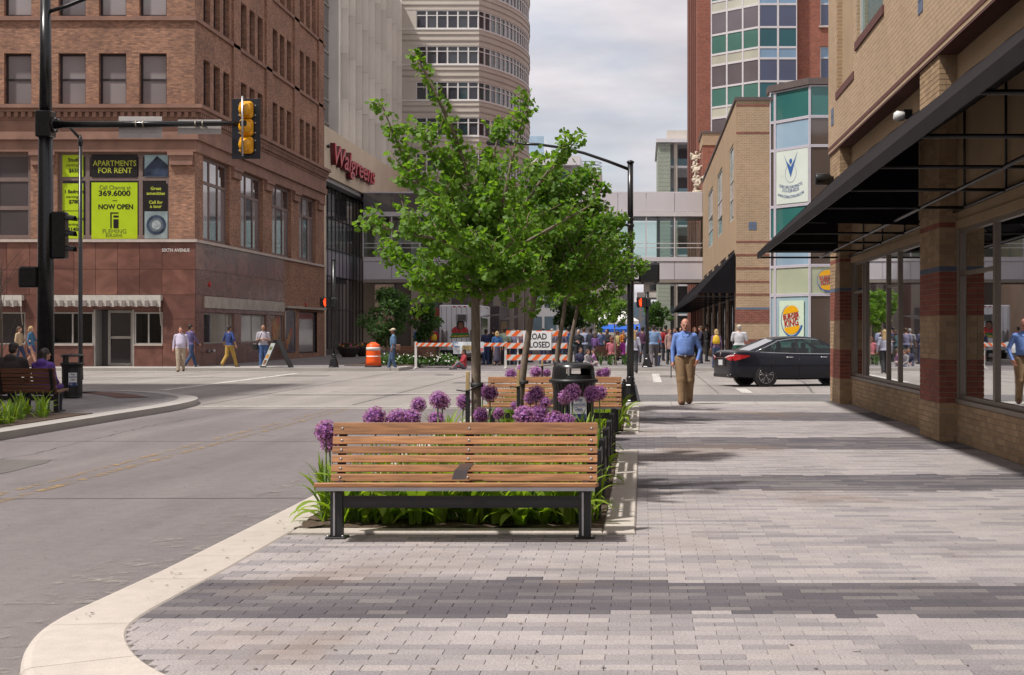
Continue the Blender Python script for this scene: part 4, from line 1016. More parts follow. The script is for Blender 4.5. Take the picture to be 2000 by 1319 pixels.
# == cream drugstore block with the ribbed upper facade
M_cream = mat("cream_stone", (0.66, 0.56, 0.42), rough=0.85, var=0.08, scale=0.6)
M_rib = [mat("ribbed_panel_%d" % i, c, rough=0.6, var=0.10, scale=0.5) for i, c in enumerate(((0.74, 0.70, 0.64), (0.67, 0.63, 0.575), (0.80, 0.755, 0.69)))]
M_vdark = dark_glass("black_glass", (0.012, 0.010, 0.013), rough=0.10)
wb = thing("drugstore_building", "cream stone drugstore block with tall ribbed panels past the brown brick building", "building", (-24, 98, 0))
wm = lambda u, v, d: (-19.25 - d, u, v)
q = MB(); fbox(q, wm, 88.65, 120, 10.86, 13.8, -0.25, 0.6); q.build("fascia", M_cream, wb)
q = MB(); fbox(q, wm, 88.65, 89.35, -0.02, 10.855, -0.2, 1.2); q.build("corner_pier", M_cream, wb)
q = MB(); fbox(q, wm, 106.2, 108.2, -0.02, 10.855, -0.1, 1.2); q.build("end_pier", M_cream, wb)
M_cw = [dark_glass("curtain_wall_%d" % i, c, rough=0.04, spec=1.0) for i, c in enumerate(((0.085, 0.083, 0.09), (0.125, 0.118, 0.12), (0.06, 0.058, 0.064)))]
M_span = mat("lavender_spandrel", (0.32, 0.30, 0.35), rough=0.4, var=0.06)
y = 89.37; k = 0
zrow = [0.35, 2.9, 5.0, 6.7, 8.7, 10.85]
while y < 106:
  y1 = min(y + 1.18, 106.18)
  w = MB(); fbox(w, wm, y, y + 0.06, 0.35, 10.85, 0.68, 0.80); wo_ = w.build("mullion", M_dkframe, wb)
  for j in range(5):
    q = MB(); fbox(q, wm, y + 0.072, y1 - 0.002, zrow[j] + .03, zrow[j + 1] - .03, 0.72, 0.74); q.build("pane", M_span if j == 2 else frg.choice(M_cw), wo_, world=False)
  y = y1; k += 1
q = MB()
for z in zrow: fbox(q, wm, 89.4, 106.15, z - 0.028, z + 0.028, 0.66, 0.76)
q.build("transom", M_dkframe, wb)
q = MB(); fbox(q, wm, 89.4, 106.15, -0.02, 0.32, 0.4, 0.8); q.build("plinth", mat("dark_plinth", (0.08, 0.07, 0.07)), wb)
q = MB(); fbox(q, wm, 89.36, 106.19, 10.62, 10.84, -0.05, 0.58); q.build("soffit_light_trough", mat("pale_soffit", (0.42, 0.42, 0.43)), wb)
# block body
q = MB(); fbox(q, wm, 88.7, 120, 0.0, 13.7, 0.82, 14); q.build("core_wall", M_cream, wb)
q = MB(); fbox(q, wm, 88.7, 119.8, 13.8, 28.6, 0.75, 14); q.build("tower_wall", M_vdark, wb)
q = MB()
z = 14.6
while z < 28: fbox(q, wm, 88.75, 94.55, z - 0.04, z + 0.04, 0.68, 0.76); z += 1.5
q.build("glazing_bar", M_alu2, wb)
q = MB(); fbox(q, wm, 94.55, 94.95, 13.8, 28.6, 0.1, 0.9); q.build("rib_return", M_rib[2], wb)
proto = [None, None, None]
y = 95.0; c = 0
while y < 119.6:
  for j in range(5):
    z0 = 13.8 + 2.96 * j; v = frg.randrange(3)
    if proto[v] is None:
      q = MB(); q.box(-0.45, 0.0, 0.10, 2.36, 0, 2.93); q.box(-0.45, 0.42, 0.0, 0.10, 0, 2.945)
      proto[v] = q.build("wall_panel", M_rib[v], wb); o = proto[v]
      o.matrix_parent_inverse = Matrix.Translation((24, -98, 0))
    else: o = proto[v].copy(); COL.objects.link(o)
    o.location = (-19.75, y, z0)
  y += 2.42; c += 1
# drugstore sign: red script letters standing off the fascia
sg = thing("drugstore_sign", "red script shop sign on the cream fascia behind the tree", "sign", (-18.9, 92, 11.6))
M_sred = mat("sign_red", (0.55, 0.02, 0.035), rough=0.3, var=0.05); M_sredd = mat("sign_edge", (0.10, 0.01, 0.015), rough=0.4)
text("sign_letters", "Walgreens", M_sredd, sg, (-18.83, 96.6, 12.2), 1.8, '+x', width=13.6, bold=0.03, depth=0.14, shear=0.25)
text("sign_face", "Walgreens", M_sred, sg, (-18.68, 96.6, 12.2), 1.8, '+x', width=13.6, bold=0.005, depth=0.02, shear=0.25)
# flood light on the fascia
fl_ = thing("fascia_flood_light", "small dark flood light on the cream fascia above the sign", "lamp", (-18.95, 89.2, 12.9)); MB().lathe([(0.07, -18.98), (0.12, -18.9), (0.06, -18.8)], 89.3, 12.6, 10, axis='x').build("lamp_head", M_black, fl_)

# == round-cornered tower
M_tstone = [mat("tower_stone", (0.56, 0.51, 0.445), rough=0.8, var=0.06, scale=0.4), mat("tower_stone_dark", (0.45, 0.41, 0.36), rough=0.8, var=0.06, scale=0.4)]
M_wfr = mat("white_frame", (0.72, 0.70, 0.68), rough=0.5, var=0.04)
M_tp = [dark_glass("tower_pane_%d" % i, c, rough=0.08, spec=0.6) for i, c in enumerate(((0.022, 0.022, 0.035), (0.05, 0.055, 0.065), (0.10, 0.11, 0.12), (0.028, 0.06, 0.07)))]
tw = thing("round_tower", "beige office tower with curved corner and white window bands behind the first tree", "building", (-14, 130, 0))
poly = [(-21.5, 120.5), (WX(813, 120.5), 120.5)]
wflat = []
x0, x1 = WX(813, 120.5), WX(935, 120.5)
for i in range(7): wflat.append((x0 + (x1 - x0) * i / 6, 120.5))
arc = []; ph = R(60); xx, yy = x1, 120.5; Rr = 21.9; st = 0.84
arc.append((xx, yy))
while ph < R(125):
  xx += math.cos(ph) * st; yy += math.sin(ph) * st; ph += st / Rr; arc.append((xx, yy))
line = [poly[0]] + wflat + arc[1:]
def strip_wall(name, m_, z0, z1, off, parent):
  q = MB(); P = []
  for i, p in enumerate(line):
    a = line[max(i - 1, 0)]; b = line[min(i + 1, len(line) - 1)]
    tx, ty = b[0] - a[0], b[1] - a[1]; l = math.hypot(tx, ty); nx, ny = ty / l, -tx / l
    if i == 0: nx, ny = 0, -1
    P.append(((p[0] + nx * off, p[1] + ny * off), (p[0] - nx * 0.3, p[1] - ny * 0.3)))
  for i in range(len(P) - 1):
    (a, ai), (b, bi) = P[i], P[i + 1]
    q.quad((*a, z0), (*b, z0), (*b, z1), (*a, z1)); q.quad((*a, z1), (*b, z1), (*bi, z1), (*ai, z1)); q.quad((*ai, z0), (*bi, z0), (*b, z0), (*a, z0))
  return q.build(name, m_, parent)
core = MB(); cpts = [(p[0], p[1]) for p in line]
for i in range(len(line) - 1):
  a, b = line[i], line[i + 1]; tx, ty = b[0] - a[0], b[1] - a[1]; l = math.hypot(tx, ty); nx, ny = -ty / l * 0.35, tx / l * 0.35
  core.quad((a[0] + nx, a[1] + ny, 0), (b[0] + nx, b[1] + ny, 0), (b[0] + nx, b[1] + ny, 44), (a[0] + nx, a[1] + ny, 44))
core.build("inner_wall", M_vdark, tw)
rb = MB(); zt = 44; ins_ = [(p[0] * 1.0, p[1] + 0.2) for p in line] + [(-40, line[-1][1]), (-40, 120.7)]
rb.add([(a, b, zt) for a, b in ins_], [tuple(range(len(ins_)))]); rb.quad((-40, 120.6, 0), (-40, 120.6, 44), (-40, line[-1][1], 44), (-40, line[-1][1], 0)); rb.build("roof", M_tstone[1], tw)
zf = 2.95; tfl = [8.6 + 2.9 * k for k in range(12)]
wproto = {}
for k, z in enumerate(tfl):
  z1 = z + 1.53
  nz0 = z1
  strip_wall("spandrel", M_tstone[0], nz0, z + 2.9, 0.05, tw); strip_wall("string_course", M_tstone[1], nz0 + 0.40, nz0 + 0.50, 0.11, tw); strip_wall("string_course", M_tstone[1], nz0 + 0.90, nz0 + 0.96, 0.11, tw)
  strip_wall("window_sill_band", M_wfr, z + 2.81, z + 2.897, 0.10, tw)
  q = MB(); q.quad((-21.5, 120.47, z), (x0, 120.47, z), (x0, 120.47, z1), (-21.5, 120.47, z1)); q.build("wall_panel", M_tstone[0], tw)
  if k == 0:
    strip_wall("base_glazing", M_cw[1], 0, z, 0.02, tw)
    for p in line[1::3]: box("base_column", M_tstone[1], tw, p[0] - .35, p[0] + .35, p[1] - .45, p[1] + .1, 0, z - .01)
  segs = line[1:]
  for i in range(len(segs) - 1):
    a, b = segs[i], segs[i + 1]
    if b[1] > 137: continue
    fw_ = lambda u, v, d, a=a, b=b: (a[0] + (b[0] - a[0]) * u + (-(b[1] - a[1])) * d / 0.84, a[1] + (b[1] - a[1]) * u + (b[0] - a[0]) * d / 0.84, v)
    q = MB()
    fbox(q, fw_, 0.0, 0.07, z, z1, 0.0, 0.12); fbox(q, fw_, 0.93, 1.0, z, z1, 0.0, 0.12); fbox(q, fw_, 0.07, 0.93, z1 - 0.09, z1, 0.0, 0.12); fbox(q, fw_, 0.07, 0.93, z, z + 0.09, 0.0, 0.12); fbox(q, fw_, 0.07, 0.93, z + 1.05, z + 1.12, 0.01, 0.11)
    w = q.build("window", M_wfr, tw)
    q = MB(); fbox(q, fw_, 0.06, 0.94, z + .08, z1 - .08, 0.09, 0.10); q.build("pane", frg.choice(M_tp[:2] + [M_tp[3]] if i < 6 else M_tp), w, world=False)

# == skywalk across the street
sk = thing("skywalk", "enclosed white panelled pedestrian skywalk with glass sides spanning the street", "bridge", (-7.5, 102, 5))
M_skp = mat("skywalk_panel", (0.62, 0.585, 0.61), rough=0.5, var=0.06, scale=0.4); M_skf = mat("skywalk_frame", (0.64, 0.61, 0.625), rough=0.45, var=0.05)
M_skg = glass_mat("skywalk_glass", (0.84, 0.90, 0.89), ior=1.5)
SY0, SY1 = 101.0, 105.0
zz = [4.80, 4.98, 6.22, 6.52, 9.20, 9.28, 9.60, 10.88]
sx = [-19.0 + 1.925 * i for i in range(13)]; sx[-1] = 4.09
for yy, s_ in ((SY0, -1), (SY1, 1)):
  for i in range(12):
    for (a, b) in ((4.98, 6.22), (9.60, 10.86)):
      q = MB(); q.rbox(sx[i] + .012, sx[i + 1] - .012, yy - 0.05 if s_ < 0 else yy - .02, yy + .02 if s_ < 0 else yy + 0.05, a + .01, b - .01, 0.008); q.build("cladding_panel", M_cw[1] if i < 4 and a > 9 else M_skp, sk)
    if s_ < 0:
      q = MB(); q.box(sx[i] + .045, sx[i + 1] - .045, yy + 0.01, yy + 0.02, 6.55, 9.18); q.build("pane", M_skg, sk)
      box("glazing_post", M_skf, sk, sx[i] - .04, sx[i] + .04, yy - 0.04, yy + 0.06, 6.52, 9.28)
      for zb in (7.15, 7.45): box("glazing_rail", M_skf, sk, sx[i] + .042, sx[i + 1] - .042, yy - 0.01, yy + 0.04, zb - .025, zb + .025)
    else:
      q = MB(); q.box(sx[i] + .045, sx[i + 1] - .045, yy + 0.01, yy + 0.02, 6.55, 9.18); q.build("pane", M_skg, sk)
      box("glazing_post", M_skf, sk, sx[i] - .04, sx[i] + .04, yy - 0.04, yy + 0.06, 6.52, 9.28)
  box("edge_beam", M_skf, sk, -19, 4.09, yy - 0.09, yy + 0.09, 6.23, 6.515); box("edge_beam", M_skf, sk, -19, 4.09, yy - 0.09, yy + 0.09, 9.285, 9.595)
box("floor_deck", M_skf, sk, -19, 4.09, SY0 + .1, SY1 - .1, 5.9, 6.3); box("roof_deck", M_skf, sk, -19, 4.09, SY0 - 0.02, SY1 + 0.02, 10.87, 10.96); box("ceiling", M_skf, sk, -19, 4.09, SY0 + .1, SY1 - .1, 9.3, 9.5)
box("bottom_flange", mat("tan_steel", (0.30, 0.26, 0.22), rough=0.6), sk, -19, 4.09, SY0 - 0.06, SY1 + 0.06, 4.78, 4.97)
M_brace = mat("blue_brace", (0.05, 0.10, 0.15), rough=0.5)
for i, x in enumerate((-17, -11.2, -5.2, 0.4)):
  s_ = 1 if i % 2 else -1
  MB().tube([(x - 0.7 * s_ * -1, 103, 6.32), (x + 0.7 * s_ * -1 * -1, 103, 9.28)], 0.12, 6).build("brace", M_brace, sk)

# == corner building with the burger restaurant, right of the street
bk = thing("restaurant_building", "tan brick corner building with angled green glass bay across the crossing", "building", (8, 75, 0))
KX, KY = 4.10, 65.0
km = lambda u, v, d: (u, KY + d, v); ks = lambda u, v, d: (KX + d, u, v)
q = MB(); q.quad((KX, KY, -0.02), (5.6, KY, -0.02), (5.6, KY, 11.6), (KX, KY, 11.6)); q.build("front_wall", M_tanbrick, bk)
ups = [(67.0, 70.0, 6.55, 10.0), (76.5, 81.5, 6.55, 10.0), (86.8, 92.8, 6.55, 10.0)]
gr = [(66.3, 71.6, 0.35, 5.15), (72.6, 78.6, 0.35, 5.15), (79.6, 85.6, 0.35, 5.15), (86.6, 92.6, 0.35, 5.15), (93.6, 99.6, 0.35, 5.15), (103, 109, 0.35, 5.15), (111, 117, .35, 5.15), (119, 124, .35, 5.15)]
q = MB(); facade(q, ks, KY, 101.4, -0.02, 11.6, ups + gr[:5], 0.12)
q.quad((KX, KY, 11.6), (14, KY, 11.6), (14, 101.4, 11.6), (KX, 101.4, 11.6)); q.build("street_wall", M_tanbrick, bk)
box("parapet_cap", mat("brown_cap", (0.11, 0.085, 0.08), rough=0.6), bk, KX - 0.06, 14, KY - 0.06, KY + 0.25, 11.602, 11.75)
box("parapet_cap", MATS["brown_cap"], bk, KX - 0.06, KX + 0.25, KY + 0.252, 101.4, 11.602, 11.75)
for z in (11.35, 10.15, 5.38, 4.80, 4.22, 3.63, 3.07):
  box("brick_course", M_redbrick, bk, KX - 0.006, 5.55, KY - 0.012, KY + 0.01, z, z + 0.08)
for (z0, z1) in ((1.86, 2.45), (0.55, 1.15)): box("brick_band", M_redbrick, bk, KX - 0.008, 5.55, KY - 0.014, KY + 0.02, z0, z1); box("brick_band", M_redbrick, bk, KX - 0.008, KX + .02, KY + 0.021, 66.3, z0, z1)
box("blue_course", M_bluetile, bk, KX - 0.009, 5.55, KY - 0.015, KY + 0.02, 2.455, 2.54)
tiles(bk, km, WX(1462, KY), WZ(449, KY), 0.165)
for a, b, c, d in ups: window(bk, ks, a + .01, b - .01, c + .01, d - .01, 0.06, MATS["pale_frame"], [M_teal, M_blind[2], M_teal], fw=0.09, rails=(0.3, 0.55))
for a, b, c, d in gr[:5]: window(bk, ks, a + .01, b - .01, c + .01, d - .01, 0.08, M_dkframe, [M_dpane], fw=0.10, rails=(0.55,), posts=(0.35, 0.7), name="shop_window")
for (a, b) in ((71.6, 72.6), (78.6, 79.6), (85.6, 86.6), (92.6, 93.6)):
  for (z0, z1) in ((1.86, 2.45), (0.55, 1.15)): box("brick_band", M_redbrick, bk, KX - 0.008, KX + .02, a + .01, b - .01, z0, z1)
  box("stone_jamb", M_stone, bk, KX - 0.03, KX + 0.05, b - 0.12, b - 0.002, 0, 5.1)
# glass bay
M_bayf = mat("lavender_frame", (0.50, 0.47, 0.52), rough=0.4, var=0.04)
M_baysky = dark_glass("bay_sky_tint_glass", (0.28, 0.40, 0.50), rough=0.02, spec=1.0, wav=0.05)  # blue of the reflected sky is put into the body colour
M_baypale = dark_glass("bay_pale_glass", (0.42, 0.46, 0.33), rough=0.1, spec=0.5); M_baybrown = dark_glass("bay_brown_glass", (0.085, 0.065, 0.055), rough=0.05, spec=0.8, wav=0.05)
M_bayblue = dark_glass("bay_blue_glass", (0.33, 0.45, 0.50), rough=0.05, spec=0.8)
brow = [0.12, 0.85, 3.06, 4.30, 5.50, 6.92, 9.38, 10.62, 11.95]
def bay_face(a, b, mats_):
  L_ = math.hypot(b[0] - a[0], b[1] - a[1]); ux, uy = (b[0] - a[0]) / L_, (b[1] - a[1]) / L_
  fmap = lambda u, v, d: (a[0] + ux * u - uy * d, a[1] + uy * u + ux * d, v)
  for j in range(len(brow) - 1):
    window(bk, fmap, 0.005, L_ - 0.005, brow[j] + .003, brow[j + 1] - .003, 0.03, M_bayf, mats_[j], fw=0.055)
  return fmap, L_
bay_face((5.56, 65.0), (5.78, 64.85), [M_baybrown, M_bayblue, M_baypale, M_baybrown, M_teal, M_baybrown, M_baybrown, M_teal])
f1, L1 = bay_face((5.78, 64.85), (7.08, 63.0), [M_baybrown, M_bayblue, M_baypale, M_baysky, M_teal, M_baypale, M_baysky, M_teal])
for i in range(3):
  a_, b_ = 7.08 + 1.9 * i, 7.08 + 1.9 * (i + 1)
  bay_face((a_, 63.0), (b_, 63.0), [M_baybrown, M_baybrown, M_baypale, M_baybrown, M_teal, M_baybrown, M_baybrown, M_teal])
q = MB(); q.prism([(5.5, 65.05), (5.72, 64.78), (7.03, 62.9), (13, 62.9), (13, 66), (5.5, 66)], 11.97, 12.25); q.build("bay_cap", MATS["brown_cap"], bk)
q = MB(); q.prism([(5.62, 65.2), (5.86, 65.0), (7.16, 63.2), (12.78, 63.2), (12.78, 70), (5.62, 70)], 0.0, 11.96); q.build("bay_core", M_vdark, bk)
# printed window graphic on the bay: leaping figure and curved lettering
M_pblue = mat("print_blue", (0.045, 0.12, 0.33), rough=0.4, var=0.05); M_pgrey = mat("print_grey_blue", (0.12, 0.16, 0.28), rough=0.4, var=0.05)
fp = lambda u, v, d=-0.012: f1(u, v, d)
ang1 = math.atan2(63.0 - 64.85, 7.08 - 5.78)
gp = thing("window_graphic", "white window graphic with a blue leaping figure on the glass bay", "poster", fp(L1 / 2, 6.95))
q = MB(); fbox(q, f1, 0.10, L1 - 0.08, 7.02, 9.30, -0.006, 0.02); q.build("sheet", mat("poster_white_green", (0.60, 0.66, 0.60), rough=0.3, var=0.06, scale=1), gp)
cu = L1 * 0.47; gz = lambda py: WZ(py, 64.0)
q = MB()
P = [fp(cu - 0.46, gz(300)), fp(cu, gz(347)), fp(cu, gz(326)), fp(cu - 0.28, gz(314)) , fp(cu + 0.46, gz(297)), fp(cu + 0.26, gz(312))]
q.add([P[0], P[1], P[2], P[3]], [(0, 1, 2, 3)]); q.add([P[4], P[5], P[2], P[1]], [(0, 1, 2, 3)]); q.build("figure_arms", M_pblue, gp)
q = MB(); q.add([fp(cu + 0.10 * math.cos(i * .5236), gz(315) + 0.11 * math.sin(i * .5236)) for i in range(12)], [tuple(range(12))]); q.build("figure_head", M_pblue, gp)
MB().tube([fp(cu + 0.36 * math.cos(i * .2618), gz(338.5) + 0.40 * math.sin(i * .2618), -0.010) for i in range(-15, 10)], 0.008, 4).build("figure_ring", M_pgrey, gp)
for (s_, py, w, sz) in (("CORE CARE CHIROPRACTIC", 366, 1.55, 0.17), ("515-528-8225", 373, 1.1, 0.19), ("WWW.COREACTIVECARE.COM", 385, 1.75, 0.16)):
  text("lettering", s_, M_pgrey, gp, fp(cu, gz(py)), sz, ang1, width=w, arc=2.4, bold=0.003)
# burger signs: bun halves, tilted red words, blue swoosh
M_bun = mat("bun_yellow", (0.72, 0.36, 0.01), rough=0.3, var=0.04); M_bred = mat("sign_word_red", (0.42, 0.02, 0.015), rough=0.3, var=0.04); M_bblue = mat("swoosh_blue", (0.03, 0.09, 0.32), rough=0.3, var=0.04)
def burger(label, fmap, cu, cz, r, ang, back=None):
  t = thing("burger_sign", label, "sign", fmap(cu, cz - r * 1.2, -0.05))
  ty = lambda u, v, d: fmap(cu + (u * math.cos(0.12) - v * math.sin(0.12)) * r, cz + (u * math.sin(0.12) + v * math.cos(0.12)) * r, d)
  if back: q = MB(); fbox(q, fmap, cu - r * 1.25, cu + r * 1.25, cz - r * 1.3, cz + r * 1.3, -0.025, -0.005); q.build("sign_panel", back, t)
  for s_ in (1, -1):
    pts = [(0.80 * math.cos(a_), s_ * (0.46 + 0.50 * math.sin(a_))) for a_ in [math.pi * i / 14 for i in range(15)]]
    q = MB(); q.add([ty(u, v, -0.04) for u, v in (pts if s_ > 0 else pts[::-1])], [tuple(range(15))]); q.build("bun_half", M_bun, t)
  q = MB(); n_ = 20
  A = [R(100) + R(235) * i / (n_ - 1) for i in range(n_)]
  th = [0.02 + 0.16 * (i / (n_ - 1)) ** 1.5 for i in range(n_)]
  pts = [ty(1.02 * math.cos(a_), 1.05 * math.sin(a_), -0.035) for a_ in A] + [ty((1.02 + h) * math.cos(a_), (1.05 + h) * math.sin(a_), -0.035) for a_, h in zip(A, th)]
  q.add(pts, [(i, i + 1, n_ + i + 1, n_ + i) for i in range(n_ - 1)]); q.build("swoosh", M_bblue, t)
  for w_, dz, ww, sz in (("BURGER", 0.23, 1.62, 0.50), ("KING", -0.22, 1.40, 0.66)):
    o = text("sign_word", w_, M_bred, t, (0, 0, 0), sz * r, '-y', width=ww * r, bold=0.008 * r, depth=0.004, world=False)
    n0 = len(o.data.vertices); co = np.empty(n0 * 3, np.float32); o.data.vertices.foreach_get("co", co); co = co.reshape(-1, 3)
    new = np.array([ty(p[0] / r, p[2] / r + dz, -0.05 + p[1]) for p in co], np.float32); o.data.vertices.foreach_set("co", new.ravel()); o.data.update()
    adopt(o, t, True)
  return t
burger("large yellow and red burger restaurant sign behind the black car", f1, L1 * 0.50, WZ(625, 64.0), 0.64, 0, mat("sign_mint", (0.55, 0.66, 0.52), rough=0.3, var=0.05))
f2 = lambda u, v, d: (u, 63.0 + d, v)
burger("smaller yellow and red burger sign half hidden by the near pier", f2, WX(1617, 63), WZ(547, 63), 0.44, 0)
# awning of that building
aw2 = thing("far_awning", "long black awning over the far sidewalk under the skywalk end", "awning", (3.3, 90, 3.2))
q = MB(); q.quad((2.45, 65.2, 3.18), (2.45, 125, 3.10), (4.06, 125, 4.95), (4.06, 65.2, 4.95)); q.add([(2.45, 65.2, 3.18), (4.06, 65.2, 4.95), (4.06, 65.2, 3.18)], [(0, 1, 2)]); q.add([(2.45, 125, 3.10), (4.06, 125, 3.1), (4.06, 125, 4.95)], [(0, 1, 2)])
q.quad((2.448, 65.2, 3.03), (2.448, 125, 2.95), (2.448, 125, 3.10), (2.448, 65.2, 3.18)); q.build("canvas", M_awn, aw2)
y = 65.3
while y < 124: box("frame_strut", M_black, aw2, 2.46, 4.05, y, y + 0.06, 3.0, 3.06); y += 4.5

# == second block past the skywalk and the red brick tower
rt = thing("red_brick_tower", "tall red brick tower with angled green and blue glass bay on the right", "building", (8, 115, 0))
M_towerbrick = brick_mat("tower_red_brick", (0.34, 0.115, 0.072), (0.275, 0.09, 0.06), (0.24, 0.14, 0.11), bw=0.42, rh=0.20, ms=0.016, stain=0.12)
TX, TY, TH = 4.06, 110.0, 38.0
q = MB(); q.quad((TX, TY, 0), (5.05, TY, 0), (5.05, TY, TH), (TX, TY, TH)); q.quad((TX, TY, 0), (TX, TY, TH), (TX, 131, TH), (TX, 131, 0)); q.quad((5.0, TY, TH), (30, TY, TH), (30, 131, TH), (TX, 131, TH))
q.build("corner_wall", M_towerbrick, rt)
for (y0, y1) in ((112.6, 113.3), (117, 117.8), (121.5, 122.3), (127, 130.9)): box("wall_rib", mat("rust_rib", (0.17, 0.065, 0.045), rough=0.7, var=0.15), rt, TX - 0.12, TX + 0.02, y0, y1, 0, TH)
M_tint = [dark_glass("tower_smoke_glass", (0.115, 0.095, 0.105), rough=0.06), dark_glass("tower_green_glass", (0.065, 0.165, 0.135), rough=0.10, spec=0.4), dark_glass("tower_pale_glass", (0.48, 0.47, 0.38), rough=0.1), dark_glass("tower_navy_glass", (0.022, 0.035, 0.10), rough=0.06), dark_glass("tower_deep_teal", (0.005, 0.085, 0.105), rough=0.08, spec=0.4), dark_glass("tower_sky_glass", (0.17, 0.30, 0.45), rough=0.06)]
def tface(a, b, n_, tones):
  L_ = math.hypot(b[0] - a[0], b[1] - a[1]); ux, uy = (b[0] - a[0]) / L_, (b[1] - a[1]) / L_
  fmap = lambda u, v, d: (a[0] + ux * u - uy * d, a[1] + uy * u + ux * d, v)
  for k in range(-3, 5):
    T = 19.45 + 3.9 * k
    for i in range(n_):
      u0, u1 = L_ * i / n_, L_ * (i + 1) / n_
      w = None
      for (z0, z1, c_) in ((T - 1.45, T, tones[0]), (T - 2.25, T - 1.45, tones[1]), (T - 3.9, T - 2.25, tones[2])):
        window(rt, fmap, u0 + .004, u1 - .004, z0 + .004, z1 - .004, 0.04, M_skf, M_tint[c_], fw=0.065)
tface((5.07, 109.95), (8.36, 106.8), 3, (1, 2, 0)); tface((8.37, 106.8), (11.12, 106.8), 2, (4, 5, 3))
q = MB(); q.prism([(5.12, 110.2), (8.4, 107.05), (11.1, 107.05), (11.1, 112), (5.12, 112)], 0.0, TH - .1); q.build("bay_core", M_vdark, rt)
tfm = lambda u, v, d: (u, 107.4 + d, v)
ops_ = [(12.85, 15.2, 19.45 + 3.9 * k - 3.7, 19.45 + 3.9 * k - 1.25) for k in range(-3, 5)]
q = MB(); facade(q, tfm, 11.13, 24, 0, TH, ops_, 0.3); q.build("front_wall", M_towerbrick, rt)
for o_ in ops_: window(rt, tfm, o_[0] + .01, o_[1] - .01, o_[2] + .01, o_[3] - .01, 0.2, M_skf, [M_tint[3], M_tint[5]], fw=0.07, rails=(0.66,)); box("window_sill", M_stone, rt, o_[0] - .1, o_[1] + .1, 107.28, 107.42, o_[2] - .12, o_[2])
lb = thing("low_brick_block", "red brick block with carved stone figures just above the skywalk", "building", (5.5, 104, 0))
q = MB(); q.box(4.13, 7.6, 101.6, 106.4, 0, 14.2); q.build("wall", M_towerbrick, lb)
q = MB(); q.box(4.13, 7.6, 106.41, 125, 0, 9.5); facade(q, lambda u, v, d: (4.12 + d, u, v), 106.4, 125, 0, 9.0, gr[5:], 0.3); q.build("rear_wall", M_towerbrick, lb)
box("parapet", M_tanbrick, lb, 4.08, 7.65, 101.55, 106.45, 14.202, 15.0); box("parapet_cap", MATS["brown_cap"], lb, 4.0, 7.7, 101.5, 106.5, 15.002, 15.15)
# == buildings far down the street
def far_block(name, label, x0, x1, y0, y1, h, wall, pane, nu, nv, faces, z0=0.6, wfrac=(0.6, 0.55), parent=None, base=0.0):
  t = thing(name, label, "building", ((x0 + x1) / 2, (y0 + y1) / 2, 0))
  q = MB(); q.box(x0, x1, y0, y1, base, h); q.build("wall", wall, t)
  for f_ in faces:
    if f_ == 'front': fmap, L_ = (lambda u, v, d: (x0 + u, y0 + d, v)), x1 - x0
    elif f_ == 'right': fmap, L_ = (lambda u, v, d: (x1 - d, y0 + u, v)), y1 - y0
    else: fmap, L_ = (lambda u, v, d: (x0 + d, y0 + u, v)), y1 - y0
    n_ = nu if f_ == 'front' else max(3, int(nu * L_ / max(1, x1 - x0)))
    n_ = min(n_, 12)
    for i in range(n_):
      for j in range(nv):
        du, dv = L_ / n_, (h - base - z0) / nv
        q = MB(); fbox(q, fmap, (i + .5 - wfrac[0] / 2) * du, (i + .5 + wfrac[0] / 2) * du, base + z0 + (j + .5 - wfrac[1] / 2) * dv, base + z0 + (j + .5 + wfrac[1] / 2) * dv, -0.06, 0.01); q.build("window", pane, t)
  return t
M_fgrey = mat("far_grey_panel", (0.44, 0.43, 0.44), rough=0.7, var=0.08, scale=0.2); M_fbeige = mat("far_beige_stone", (0.50, 0.44, 0.37), rough=0.85, var=0.1, scale=0.2); M_fconc = mat("far_concrete", (0.50, 0.46, 0.41), rough=0.9, var=0.12, scale=0.3)
t = far_block("glass_office_building", "grey glass office block with sloping eaves seen over the tree tops", -34, -12, 252, 380, 29.2, M_fgrey, dark_glass("far_blue_glass", (0.10, 0.14, 0.17), rough=0.08), 9, 7, ('front', 'right'), wfrac=(0.8, 0.6))
box("roof_eave", M_skf, t, -35.5, -10.5, 249, 383, 29.25, 30.8); box("glass_attic", M_baysky, t, -30, -17, 256, 300, 30.85, 35)
t = thing("ribbed_drum", "pale cylindrical roof structure seen past the grey office block", "building", (WX(1146, 420), 420, 0))
MB().lathe([(4.4, 0), (4.4, 45.5), (4.2, 46)], WX(1146, 420), 420, 28).build("wall", M_fbeige, t)
for zz_ in (46.6, 47.8, 48.8): MB().tube([(WX(1146, 420) + 4.2 * math.cos(i * .2618), 420 + 4.2 * math.sin(i * .2618), zz_) for i in range(25)], 0.09, 5).build("guard_rail", M_black, t)
